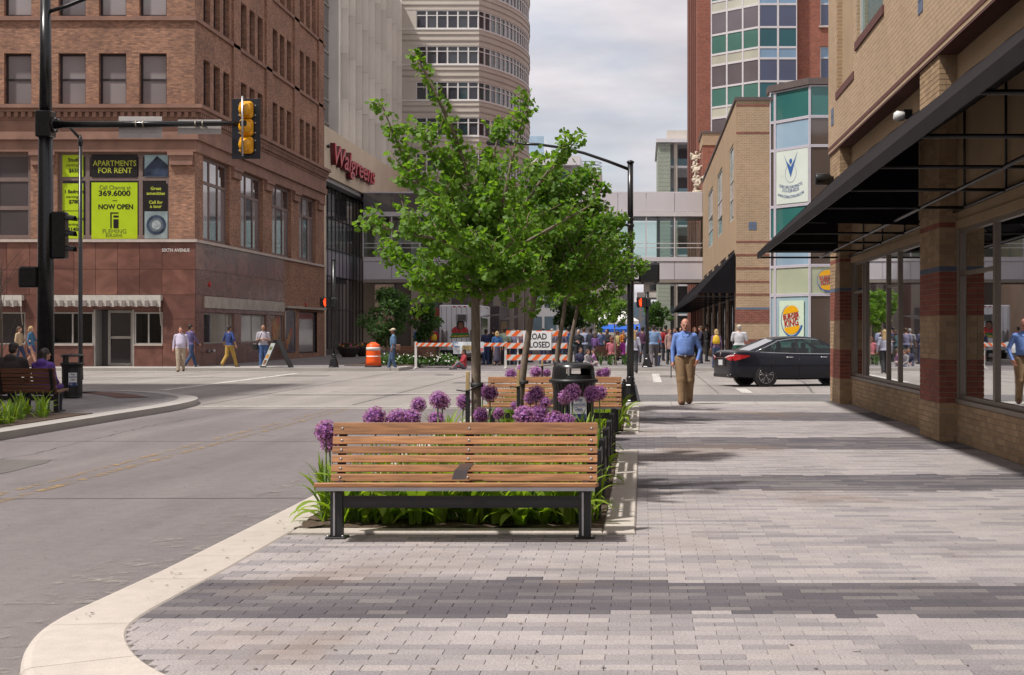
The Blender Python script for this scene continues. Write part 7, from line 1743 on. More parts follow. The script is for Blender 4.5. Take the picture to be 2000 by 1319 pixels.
def ginkgo(label, base, trunk, limbs, seed, n_leaf, size, singles=0, group="ginkgo trees in the planters", r0=0.052, sub=(0.22, 0.62), twig_m=None):
  rg = random.Random(seed); t = thing("ginkgo_tree", label, "tree", (base[0], base[1], 0), group=group)
  tp = catmull(trunk, 6); n = len(tp)
  rs = [max(0.008, r0 * (1.15 if i < 2 else 1.0) * (1 - 0.84 * (i / (n - 1)) ** 0.9)) for i in range(n)]
  tk = MB().tube(tp, rs, 12).build("trunk", M_bark, t)
  shoots = [(tp[int(n * 0.62):], 1.5)]; bm_ = MB()
  for lb in limbs:
    lp = catmull(lb, 5); m_ = len(lp); L_ = sum((lp[i + 1] - lp[i]).length for i in range(m_ - 1))
    br = MB().tube(lp, [max(0.004, 0.021 * (1 - 0.82 * i / (m_ - 1)) * min(1.2, 0.6 + L_ * 0.4)) for i in range(m_)], 7).build("branch", M_bark, t)
    shoots.append((lp[max(1, int(m_ * .22)):], 0.9))
    for _ in range(int(4 + L_ * 6.0)):
      i = min(m_ - 2, int(m_ * (.16 + .80 * rg.random() ** 1.25))); d = (lp[i + 1] - lp[i]).normalized()
      side = (vrand(rg) - d * 0.2); side.z *= 0.75; side = side.normalized()
      dr = (d * 0.55 + side + Vector((0, 0, 0.32))).normalized(); ln = rg.uniform(*sub) * (1.15 - 0.92 * i / m_)
      p0 = lp[i]; p1 = p0 + dr * ln * .5 + vrand(rg, .02); p2 = p1 + (dr + Vector((0, 0, .35))).normalized() * ln * .5
      sp = catmull([p0, p1, p2], 4); bm_.tube(sp, [0.0065 * (1 - .7 * k_ / (len(sp) - 1)) for k_ in range(len(sp))], 5, cap=False); shoots.append((sp[1:], 1.15))
  o = bm_.build("twigs", twig_m or M_twig, t); o["kind"] = "stuff"
  pts = []
  for sp, wgt in shoots:
    for i in range(len(sp) - 1):
      pts.append((sp[i], sp[i + 1], (sp[i + 1] - sp[i]).length * wgt))
  tot = sum(p[2] for p in pts); C, D, Nn, S = [], [], [], []
  for a, b, l in pts:
    k = l / tot * n_leaf / 3.2; k = int(k) + (rg.random() < k % 1)
    for _ in range(k):
      c = a.lerp(b, rg.random()); ax = (b - a).normalized()
      for _ in range(rg.choice((2, 3, 3, 4, 4))):
        o_ = vrand(rg); o_ -= ax * o_.dot(ax) * .6; o_ = o_.normalized() * rg.uniform(.02, .055)
        d = (o_.normalized() + Vector((0, 0, -.35)) + vrand(rg, .35)).normalized()
        nn = (Vector((0, 0, 1)) * .7 + vrand(rg, .55)).normalized()
        C.append(c + o_); D.append(d); Nn.append(nn); S.append(size * rg.uniform(.72, 1.22))
  idx = list(range(len(C)))
  if singles:
    fr = sorted(idx, key=lambda i: C[i].y - S[i] * 6)[:int(singles * 2.2)]; rg.shuffle(fr); ind = set(fr[:singles])
    protos = []
    for k in range(3):
      V = [(x * (1 + .08 * (k - 1)), y, z * (1 + .8 * k)) for x, y, z in FAN[0]]; q = MB(); q.add(V, FAN[1]); protos.append(q.build("leaf", M_gleaf, t))
    used = [False] * 3
    for i in ind:
      k = i % 3; d = D[i].normalized(); u = d.cross(Nn[i]).normalized(); w = u.cross(d)
      o = protos[k]
      if used[k]: o = protos[k].copy(); COL.objects.link(o)
      used[k] = True
      M_ = Matrix((u * S[i], d * S[i], w * S[i])).transposed().to_4x4(); M_.translation = C[i]
      o.matrix_basis = M_
    idx = [i for i in idx if i not in ind]
  leaf_cloud("crown", [C[i] for i in idx], [D[i] for i in idx], [Nn[i] for i in idx], [S[i] for i in idx], FAN, M_gleaf, t)
  return t
def at(px, py, Y): return (WX(px, Y), Y, WZ(py, Y))
T1 = 13.6
trunk1 = [at(931, 1010, T1), at(930, 760, T1), at(928, 560, T1), at(925, 470, T1), at(918, 370, T1 + .05), at(886, 262, T1), at(842, 165, T1 - .05), at(806, 98, T1)]
lim1 = [[at(928, 555, T1), at(985, 500, T1 - .2), at(1085, 440, T1 - .3), at(1165, 395, T1 - .2)],
    [at(926, 505, T1), at(862, 470, T1 - .2), at(775, 452, T1 - .3), at(698, 432, T1 - .2)],
    [at(926, 520, T1), at(868, 430, T1 + .2), at(795, 320, T1 + .3), at(742, 195, T1 + .2)],
    [at(925, 480, T1), at(975, 415, T1 - .2), at(1005, 290, T1 - .3), at(1036, 185, T1 - .2)],
    [at(925, 500, T1), at(985, 452, T1 + .3), at(1070, 335, T1 + .5), at(1140, 262, T1 + .6)],
    [at(928, 565, T1), at(868, 545, T1 + .3), at(812, 520, T1 + .5), at(742, 486, T1 + .5)],
    [at(923, 420, T1), at(955, 345, T1 + .2), at(975, 250, T1 + .3)],
    [at(921, 390, T1), at(862, 315, T1 - .3), at(815, 245, T1 - .4)],
    [at(927, 540, T1), at(900, 470, T1 - .6), at(860, 390, T1 - 1.0)],
    [at(927, 540, T1), at(975, 500, T1 - .6), at(1040, 430, T1 - 1.0)],
    [at(927, 550, T1), at(950, 520, T1 - .7), at(930, 450, T1 - 1.15)],
    [at(928, 560, T1), at(880, 500, T1 + .7), at(840, 420, T1 + 1.1)],
    [at(928, 560, T1), at(985, 520, T1 + .7), at(1045, 440, T1 + 1.1)],
    [at(929, 572, T1), at(872, 568, T1 - .4), at(800, 548, T1 - .6)],
    [at(929, 572, T1), at(985, 566, T1 - .3), at(1060, 530, T1 - .5)],
    [at(924, 450, T1), at(885, 400, T1 - .3), at(775, 340, T1 - .5)],
    [at(924, 450, T1), at(960, 400, T1 + .5), at(900, 300, T1 + .8)]]
ginkgo("nearest ginkgo tree with tall leaning top shoot in the near planter", (trunk1[0][0], T1), trunk1, lim1, 21, 10800, 0.048, singles=300)
def gen_limbs(rg, tp, Y, x, zlo, ztop, rad, n):
  out = []
  for k in range(n):
    a = 6.2832 * (k * 0.382 + rg.uniform(-.05, .05)); f = k / (n - 1); z0 = zlo + (ztop - zlo) * .62 * f
    i = min(range(len(tp)), key=lambda j: abs(tp[j][2] - z0)); p0 = Vector(tp[i]); rr = rad * (1 - .45 * f) * rg.uniform(.8, 1.15); up = (ztop - z0) * rg.uniform(.34, .62)
    p1 = p0 + Vector((math.cos(a) * rr * .5, math.sin(a) * rr * .5, up * .35)); p2 = p0 + Vector((math.cos(a) * rr, math.sin(a) * rr, up))
    out.append([tuple(p0), tuple(p1), tuple(p2)])
  return out
for (lab, Y, trunk, zlo, ztop, rad, n, seed, nl, sz) in (
  ("second ginkgo tree leaning right in the near planter", 17.3, [at(1010, 880, 17.3), at(1018, 760, 17.3), at(1034, 640, 17.3), at(1048, 560, 17.3), at(1062, 470, 17.3), at(1078, 370, 17.3), at(1098, 290, 17.3)], 1.95, 3.75, 1.12, 17, 31, 9000, 0.052),
  ("third ginkgo tree behind the litter bin in the second planter", 24.6, [at(1084, 830, 24.6), at(1088, 700, 24.6), at(1100, 620, 24.6), at(1110, 540, 24.6), at(1120, 470, 24.6), at(1124, 400, 24.6)], 2.1, 3.9, 1.25, 16, 41, 7600, 0.060),
  ("farthest ginkgo tree of the second planter, left of the signal pole", 28.6, [at(1112, 800, 28.6), at(1113, 690, 28.6), at(1128, 600, 28.6), at(1142, 520, 28.6), at(1150, 450, 28.6), at(1152, 400, 28.6)], 1.9, 4.1, 1.3, 16, 43, 7200, 0.065)):
  ginkgo(lab, (trunk[0][0], Y), trunk, gen_limbs(random.Random(seed), catmull(trunk, 4), Y, trunk[0][0], zlo, ztop, rad, n), seed, nl, sz)
for k, px in enumerate((1203, 1165)):
  Yq = 65.6 + 3 * k; tq = [at(px, 722, Yq), at(px - 1, 680, Yq), at(px - 3, 640, Yq), at(px - 4, 600, Yq), at(px - 4, 570, Yq)]
  ginkgo(("slim young tree beside the brown bench across the crossing", "slim young tree left of the brown bench across the crossing")[k], (tq[0][0], Yq), tq, gen_limbs(random.Random(70 + k), catmull(tq, 4), Yq, tq[0][0], 1.7, 3.6, 0.9, 9), 70 + k, 1500, 0.10, group="young trees across the crossing", r0=0.045)
# stakes and ties
M_stake = mat("stake_wood", (0.50, 0.36, 0.17), rough=0.8, var=0.2, scale=10); M_sleeve = mat("black_sleeve", (0.015, 0.015, 0.015), rough=0.6)
for lab, px, Y, top, sl, trx in (("wooden tree stake with black sleeve left of the nearest trunk", 913.5, T1 - .05, 726, 764, 931), ("wooden tree stake with black sleeve left of the leaning trunk", 1012.5, 17.2, 722, 756, 1022), ("wooden tree stake beside the third trunk", 1059, 24.5, 705, 716, 1088)):
  x = WX(px, Y); t = thing("tree_stake", lab, "stake", (x, Y, 0), group="tree stakes")
  w = 0.016; zt, zs = WZ(top, Y), WZ(sl, Y)
  MB().rbox(x - w, x + w, Y - w, Y + w, -0.05, zt, 0.003).build("post", M_stake, t); MB().rbox(x - w - .003, x + w + .003, Y - w - .003, Y + w + .003, -0.04, zs, 0.003).build("sleeve", M_sleeve, t)
  tx = WX(trx, Y); MB().tube([(x - .10, Y - .02, zs + .01), (x - .03, Y - .025, zs), (x + .03, Y - .025, zs + .01), (tx - .03, Y - .055, zs + .03), (tx + .05, Y - .02, zs + .06)], 0.006, 5).build("tie_wire", M_sleeve, t)
  MB().lathe([(0.058, zs + .035), (0.06, zs + .05), (0.058, zs + .075)], tx, Y + .02, 12).build("tie_band", M_sleeve, t)

# -- alliums
M_flo = leaf_mat("allium_purple", (0.30, 0.085, 0.40), (0.68, 0.33, 0.74), 0.3); M_core = mat("allium_core", (0.10, 0.03, 0.13), rough=0.9, var=0.3, scale=20)
M_stem = leaf_mat("allium_stem", (0.10, 0.16, 0.04), (0.16, 0.22, 0.07), 0.1)
STAR = ([(0, 0, -.1)] + [(math.sin(a) * r_, math.cos(a) * r_, .12 if r_ > .5 else 0) for k in range(6) for a, r_ in ((k * 1.0472, 1.0), (k * 1.0472 + .5236, .28))], [(0, 1 + 2 * k, 1 + (2 * k + 1) % 12) for k in range(6)] + [(0, 1 + (2 * k + 11) % 12, 1 + 2 * k) for k in range(6)])
heads = []
for v in range(3):
  rg = random.Random(90 + v); C, D, Nn, S = [], [], [], []; n = 300
  for i in range(n):
    z = 1 - 2 * (i + .5) / n; a = i * 2.39996; r_ = math.sqrt(1 - z * z); nrm = Vector((r_ * math.cos(a), r_ * math.sin(a), z)); nrm = (nrm + vrand(rg, .12)).normalized()
    C.append(nrm * rg.uniform(.82, 1.02)); Nn.append((nrm + vrand(rg, .25)).normalized()); D.append(vrand(rg)); S.append(rg.uniform(.14, .20))
  o = leaf_cloud("flower_head", C, D, Nn, S, STAR, M_flo, None, "stuff"); COL.objects.unlink(o); heads.append(o.data); bpy.data.objects.remove(o)
core_me = MB().lathe([(0.05, -.74), (.42, -.62), (.66, -.32), (.74, 0), (.66, .32), (.42, .62), (.05, .74)], 0, 0, 12); co_ = core_me.build("core", M_core); core_mesh = co_.data; bpy.data.objects.remove(co_)
def strap(L_, w, arch, lean, n=8, fold=.25):
  """one strap leaf in its own plane: rises, arches over; returns verts and quads"""
  V, F = [], []; x = z = 0; a = R(90 - lean)
  for i in range(n + 1):
    t = i / n; ww = w * (0.55 + .9 * t) * (1 - max(0, (t - .55) / .45) ** 1.7) if t < 1 else 0.001
    ww = max(ww, .001); V += [(x, -ww, z + fold * ww), (x, 0, z), (x, ww, z + fold * ww)]
    x += math.cos(a) * L_ / n; z += math.sin(a) * L_ / n; a -= arch / n * (0.5 + t)
  for i in range(n): F += [(3 * i, 3 * i + 1, 3 * i + 4, 3 * i + 3), (3 * i + 1, 3 * i + 2, 3 * i + 5, 3 * i + 4)]
  return V, F
M_strap = leaf_mat("strap_leaf", (0.150, 0.260, 0.028), (0.30, 0.40, 0.05), 0.45); M_strap2 = leaf_mat("blue_green_leaf", (0.090, 0.180, 0.040), (0.170, 0.265, 0.06), 0.38)
strap_meshes = []
for (L_, w, ar, le) in ((.50, .032, 1.2, 10), (.54, .037, 1.7, 18), (.46, .037, 2.4, 30), (.52, .026, .6, 7), (.42, .040, 2.1, 46), (.58, .031, 1.5, 14)):
  V, F = strap(L_, w, ar, le); q = MB(); q.smooth = True; q.add(V, F); o = q.build("leaf", M_strap); strap_meshes.append(o.data); bpy.data.objects.remove(o)
def leaf_obj(me, parent, loc, rz, s, name="leaf"):
  o = bpy.data.objects.new(name, me); COL.objects.link(o); o.parent = parent; o.location = loc; o.rotation_euler = (0, 0, rz); o.scale = (s, s, s); return o
AL = [(637, 843, 23, 11.95, "allium head nearest the street at the left end of the foreground bench"), (644, 866, 19, 12.15, "lower allium head tucked against the left end of the foreground bench"),
   (733, 818, 24, 12.3, "allium just above the bench back near its left end"), (777, 820, 24, 12.4, "left one of the touching alliums above the bench back"), (802, 819, 22, 12.6, "right one of the touching alliums above the bench back"),
   (817, 791, 16.5, 14.2, "tall allium left of the twin heads over the street"), (855, 781, 19, 13.2, "tallest allium over the street left of the first tree"), (864, 785, 16, 14.4, "allium half behind the tallest one left of the first tree"),
   (852, 820, 17, 13.6, "low allium peeping above the bench left of the stake"), (905, 785, 15.5, 14.9, "allium half behind the first tree stake"), (957, 769, 17.5, 14.3, "allium right of the first trunk"), (943, 763, 14, 16.4, "allium partly behind the first trunk"),
   (974, 808, 12, 17.8, "small low allium right of the first trunk"), (1047, 770, 17.5, 14.2, "allium right of the leaning trunk"), (1064, 787, 12.5, 17.0, "small allium left of the litter bin"), (1036, 778, 14, 16.4, "allium behind the one right of the leaning trunk"), (1007, 793, 11, 18.4, "small allium left of the leaning trunk"),
   (1024, 813, 22, 12.5, "broad allium above the bench below the leaning trunk"), (1052, 811, 21, 13.0, "allium beside the broad one above the bench"), (1085, 824, 22, 12.2, "low allium above the bench below the litter bin"), (1106, 826, 19, 12.5, "low allium right of the one below the litter bin"),
   (1118, 768, 18.5, 13.4, "allium in front of the litter bin lid"), (1104, 777, 14.5, 15.4, "allium left behind the one before the bin"), (1156, 770, 18.5, 13.6, "allium covering the top of the bin notice"), (1171, 768, 15.5, 14.9, "rightmost allium of the near planter"),
   (940, 812, 17, 13.4, "low allium behind the first trunk above the bench"), (998, 732, 12.5, 23.2, "allium left of the leaning trunk in the second planter"), (1019, 722, 11, 24.4, "allium behind the leaning trunk in the second planter"), (1047, 728, 13, 23.0, "allium right of the leaning trunk in the second planter"), (1172, 730, 9.5, 24.6, "left one of two alliums right of the bin in the second planter"), (1183, 728, 10.5, 23.6, "right one of two alliums right of the bin in the second planter"), (1068, 729, 9, 26, "small allium beside the third trunk")]
arg = random.Random(8)
for i, (px, py, r_, Y, lab) in enumerate(AL):
  x, z = WX(px, Y), WZ(py, Y); rr = r_ * Y / FPX; bx_ = min(-.42, max(-2.55, x + arg.uniform(-.06, .06)))
  t = thing("allium", lab, "flower", (bx_, Y, 0), group="purple alliums")
  hd = bpy.data.objects.new("flower_head", heads[i % 3]); COL.objects.link(hd); hd.parent = t; hd.location = (x - bx_, 0, z); sq = arg.uniform(.86, 1.02); hd.scale = (rr * arg.uniform(.94, 1.05), rr, rr * sq); hd.rotation_euler = (arg.random(), arg.random(), arg.random() * 6)
  cm = bpy.data.objects.new("flower_core", core_mesh); COL.objects.link(cm); cm.parent = hd
  MB().tube([(0, 0, 0), ((x - bx_) * .4, 0.0, z * .5), (x - bx_, 0, z - rr * .7)], [.009, .008, .007], 6).build("stem", M_stem, t, world=False)
  for k in range(4): leaf_obj(arg.choice(strap_meshes), t, (arg.uniform(-.03, .03), arg.uniform(-.03, .03), 0), arg.uniform(0, 6.28), arg.uniform(.7, 1.05))
# -- strap-leaved clumps
def clump(x, y, n, s, lab, m=None, meshes=strap_meshes, single=True, rg=arg, z=0.01, group="strap leaved plants"):
  t = thing("strap_leaf_plant", lab, "plant", (x, y, z), group=group)
  if single:
    for k in range(n): leaf_obj(rg.choice(meshes), t, (rg.uniform(-.035, .035), rg.uniform(-.035, .035), 0), k * 2.4 + rg.uniform(-.4, .4), s * rg.uniform(.75, 1.15))
  else:
    q = MB(); q.smooth = True
    for k in range(n):
      L_, w, ar, le = rg.choice(((.42, .013, .5, 6), (.46, .015, .9, 12), (.36, .017, 1.6, 20), (.40, .011, .3, 5), (.30, .018, 2.0, 34)))
      V, F = strap(L_ * s * rg.uniform(.8, 1.2), w, ar, le, 6); a = rg.uniform(0, 6.28); ox, oy = rg.uniform(-.08, .08), rg.uniform(-.08, .08); c, s_ = math.cos(a), math.sin(a)
      q.add([(ox + vx * c - vy * s_, oy + vx * s_ + vy * c, vz) for vx, vy, vz in V], F)
    o = q.build("foliage", m or M_strap2, t, world=False); o["kind"] = "stuff"
  return t
fr = [(668, "behind the left leg of the foreground bench"), (716, "second from the left under the foreground bench"), (762, "third from the left under the foreground bench"), (812, "under the foreground bench, left of its middle"), (862, "just left of the middle under the foreground bench"), (922, "bright and wide, under the middle of the foreground bench"), (968, "right of the middle under the foreground bench"), (1016, "under the foreground bench by a patch of bare mulch"), (1066, "wide and pale, at the right under the foreground bench"), (1112, "behind the right leg of the foreground bench")]
for i, (px, lab) in enumerate(fr):
  Y = 11.72 + arg.uniform(-.02, .14); clump(WX(px, Y), Y, arg.randrange(13, 18), arg.uniform(1.0, 1.25), "strap leaved plant " + lab)
def under(name, label, spots, rg=arg):
  """uncountable low foliage filling a bed: narrow arching blades, one object"""
  qs = [MB(), MB()]
  for (x, y, n, s) in spots:
    q = qs[rg.random() < .5]; q.smooth = True
    for k in range(n):
      L_, w, ar, le = rg.choice(((.42, .013, .5, 6), (.46, .015, .9, 12), (.36, .019, 1.6, 20), (.40, .011, .3, 5), (.30, .020, 2.0, 34)))
      V, F = strap(L_ * s * rg.uniform(.8, 1.2), w, ar, le, 6); a = rg.uniform(0, 6.28); ox, oy = rg.uniform(-.09, .09), rg.uniform(-.09, .09); c, s_ = math.cos(a), math.sin(a)
      q.cm = 0 if rg.random() < .6 else 1
      q.add([(x + ox + vx * c - vy * s_, y + oy + vx * s_ + vy * c, vz + .01) for vx, vy, vz in V], F)
  m_ = MB();
  for q in qs:
    n0 = len(m_.v); m_.v += q.v; m_.f += [[i + n0 for i in f] for f in q.f]; m_.m += q.m; m_.c += q.c; m_.sm += q.sm
  return tag(m_.build(name, [M_strap, M_strap2]), label, "ground cover", kind="stuff")
under("underplanting", "narrow leaved green underplanting filling the near planter", [(arg.uniform(-2.55, -.5), 12.0 + 6.7 * (i + arg.random()) / 58, arg.randrange(14, 24), arg.uniform(1.0, 1.35)) for i in range(58)] + [(-2.55 + 2.1 * i / 22, 11.95 + arg.uniform(-.08, .25), 20, arg.uniform(.95, 1.2)) for i in range(23)])
under("underplanting", "narrow leaved green underplanting filling the second planter", [(arg.uniform(-2.55, -.5), 22.8 + 7 * (i + arg.random()) / 40, arg.randrange(14, 24), arg.uniform(.9, 1.25)) for i in range(40)])
for i, y in enumerate((13.1, 14.9, 16.6, 18.4)): clump(-.46, y, 9, .66, ("first", "second", "third", "fourth")[i] + " strap leaved plant leaning through the near planter fence")
for i, y in enumerate((22.75, 23.6, 25.4)): clump(-.40, y, 12, 1.0, ("first", "second", "third")[i] + " strap leaved plant leaning out at the second planter fence")
# left corner planter
lp = thing("corner_planter_bed", "low planted bed in front of the brown corner bench on the left", "planter", (-11.3, 25, 0))
MB().box(-14.5, -10.15, 22.0, 27.4, -0.05, 0.02).build("mulch", M_soil, lp)
under("underplanting", "strap leaved green plants filling the left corner bed", [(arg.uniform(-11.6, -10.3) if i < 24 else arg.uniform(-13.2, -10.9), 22.6 + 4.5 * arg.random(), arg.randrange(14, 22), arg.uniform(.7, 1.0)) for i in range(40)])
# -- other trees and beds
def bushy(name, label, cat, x, y, z0, ztop, rx, n, size, m, seed, trunk=0.06, tmpl=OVAL, group=None, cone=0.0, base_z=0.0):
  rg = random.Random(seed); t = thing(name, label, cat, (x, y, base_z), group=group)
  MB().tube([(x, y, base_z), (x + .03, y, z0 + .3), (x, y, z0 + (ztop - z0) * .75)], [trunk, trunk * .8, trunk * .3], 8).build("trunk", M_bark, t)
  lobes = []
  for k in range(22):
    f = rg.random() ** .8; z = z0 + (ztop - z0) * (.12 + .80 * f); rr = rx * ((1 - f) * cone + (1 - cone) * math.sin(math.pi * min(1, max(.12, .12 + .85 * f))) ** .7) * rg.uniform(.25, .85); a = rg.uniform(0, 6.28)
    lobes.append((Vector((x + rr * math.cos(a), y + rr * math.sin(a), z)), rx * rg.uniform(.22, .42)))
  bb = MB()
  for c, r_ in lobes: bb.tube([(x, y, max(z0, c.z - .5)), tuple(c)], [.02, .006], 5, cap=False)
  o = bb.build("branches", M_bark, t); o["kind"] = "stuff"
  C, D, Nn, S = [], [], [], []
  for i in range(n):
    c, r_ = rg.choice(lobes); v = vrand(rg).normalized() * r_ * rg.random() ** .45; v.z *= .8
    C.append(c + v); D.append((v.normalized() + vrand(rg, .5) + Vector((0, 0, -.1)))); Nn.append(vrand(rg, .6) + Vector((0, 0, .6))); S.append(size * rg.uniform(.6, 1.3))
  leaf_cloud("crown", C, D, Nn, S, tmpl, m, t)
  return t
M_dkleaf = leaf_mat("dark_fine_leaf", (0.028, 0.075, 0.020), (0.075, 0.150, 0.040), 0.3); M_mleaf = leaf_mat("mid_leaf", (0.05, 0.11, 0.025), (0.10, 0.18, 0.05), 0.3)
bushy("small_dark_tree", "larger dark fine leaved tree left of the food truck", "tree", WX(755, 68), 68, 0.75, 3.55, 1.15, 4200, .15, M_dkleaf, 5, group="small dark trees")
bushy("small_dark_tree", "smaller dark fine leaved tree right beside the food truck", "tree", WX(832, 70), 70, 1.0, 2.9, 0.82, 2700, .15, M_dkleaf, 6, group="small dark trees")
bushy("distant_tree", "mid green tree far down the street under the skywalk", "tree", WX(1282, 190), 190, 2.0, 5.2, 1.9, 2600, .35, M_mleaf, 9)
bushy("distant_tree", "green tree behind the crowd left of the white tent", "tree", WX(1120, 150), 150, 1.5, 6.5, 2.4, 3000, .35, M_mleaf, 12)
for i, (px, w_) in enumerate(((752, .8), (793, 1.0), (842, .9), (868, .7))):
  y = 65.3 + .4 * i; x = WX(px, y); rg = random.Random(40 + i); t = thing("flowering_shrub", ("leftmost low white flowered shrub behind the orange drum", "low white flowered shrub in front of the far brown bench", "low white flowered shrub left of the food truck wheels", "small white flowered shrub at the end of the far left bed")[i], "shrub", (x, y, 0), group="white flowered shrubs")
  C, D, Nn, S = [], [], [], []
  for k in range(700): v = vrand(rg).normalized() * rg.random() ** .4; C.append(Vector((x + v.x * w_, y + v.y * .6, .05 + abs(v.z) * .42))); D.append(v + vrand(rg, .4)); Nn.append(vrand(rg, .5) + Vector((0, 0, .6))); S.append(.13 * rg.uniform(.6, 1.3))
  leaf_cloud("foliage", C, D, Nn, S, OVAL, M_mleaf, t)
  C, D, Nn, S = [], [], [], []
  for k in range(26): v = vrand(rg).normalized(); C.append(Vector((x + v.x * w_, y - abs(v.y) * .62, .12 + abs(v.z) * .42))); D.append(vrand(rg)); Nn.append(Vector((0, -1, .6))); S.append(.055)
  leaf_cloud("blossoms", C, D, Nn, S, STAR, mat("white_petal", (0.7, 0.7, 0.66), rough=.6, var=0), t)
struct(MB().box(-12.9, -9.96, 64.2, 69.0, 0.0, 0.03).build("bed_soil", M_soil))
for i, px in enumerate((1172, 1192, 1222)):
  clump(WX(px, 65.2), 65.2, 26, 1.5, ("left", "middle", "right")[i] + " leafy plant at the foot of the far right brown bench", m=M_mleaf, single=False, group="plants by the far bench")
# bare sapling at the left edge
rg = random.Random(3); x, y = WX(2, 31), 31.0; t = thing("bare_sapling", "leafless twiggy sapling at the left edge of the picture", "tree", (x, y, 0)); q = MB(); q.tube([(x, y, 0), (x + .02, y, 1.6), (x - .05, y, 3.4)], [.03, .02, .005], 6)
for k in range(26):
  z = rg.uniform(.9, 3.0); d = Vector((rg.uniform(-1, 1), rg.uniform(-1, 1), 1.5)).normalized() * rg.uniform(.4, 1.0); q.tube([(x, y, z), tuple(Vector((x, y, z)) + d * .5 + vrand(rg, .03)), tuple(Vector((x, y, z)) + d)], [.008, .006, .003], 4, cap=False)
q.build("branches", M_bark, t)
# == people: one continuous skin per person from a blended distance field
def surf_net(f, org, h):
  """surface nets: one quad mesh from a sampled distance field"""
  s = f < 0; nx, ny, nz = f.shape
  c = np.zeros((nx - 1, ny - 1, nz - 1), np.int8)
  for dx in (0, 1):
    for dy in (0, 1):
      for dz in (0, 1): c += s[dx:nx - 1 + dx, dy:ny - 1 + dy, dz:nz - 1 + dz]
  act = (c > 0) & (c < 8); ids = -np.ones(act.shape, np.int32); ii = np.argwhere(act); ids[act] = np.arange(len(ii))
  acc = np.zeros((len(ii), 3)); cnt = np.zeros(len(ii))
  corners = [(a, b, d) for a in (0, 1) for b in (0, 1) for d in (0, 1)]
  val = {k: f[ii[:, 0] + k[0], ii[:, 1] + k[1], ii[:, 2] + k[2]] for k in corners}
  for k in corners:
    for ax in range(3):
      if k[ax] == 0:
        k2 = list(k); k2[ax] = 1; k2 = tuple(k2); a, b = val[k], val[k2]; m = (a < 0) != (b < 0); t = np.where(m, a / np.where(m, a - b, 1), 0)
        p = np.array(k, float)[None, :].repeat(len(ii), 0); p[:, ax] += t; acc[m] += p[m]; cnt[m] += 1
  V = (ii + acc / np.maximum(cnt, 1)[:, None]) * h + org
  Q = []
  for ax in range(3):
    sl0 = [slice(None)] * 3; sl1 = [slice(None)] * 3; sl0[ax] = slice(0, -1); sl1[ax] = slice(1, None)
    a, b = s[tuple(sl0)], s[tuple(sl1)]; e = np.argwhere(a != b); o1, o2 = [(1, 2), (2, 0), (0, 1)][ax]
    ok = (e[:, o1] > 0) & (e[:, o2] > 0) & (e[:, o1] < f.shape[o1] - 1) & (e[:, o2] < f.shape[o2] - 1); e = e[ok]
    flip = s[e[:, 0], e[:, 1], e[:, 2]]
    def cid(d1, d2):
      k = e.copy(); k[:, o1] += d1; k[:, o2] += d2; return ids[k[:, 0], k[:, 1], k[:, 2]]
    q = np.stack([cid(-1, -1), cid(0, -1), cid(0, 0), cid(-1, 0)], 1); q[~flip] = q[~flip][:, ::-1]; Q.append(q)
  return V, np.concatenate(Q)
SK, HR, TP, BT, SH, AC, EY, TT = range(8)      # TT: torso cloth, cut off at the waist
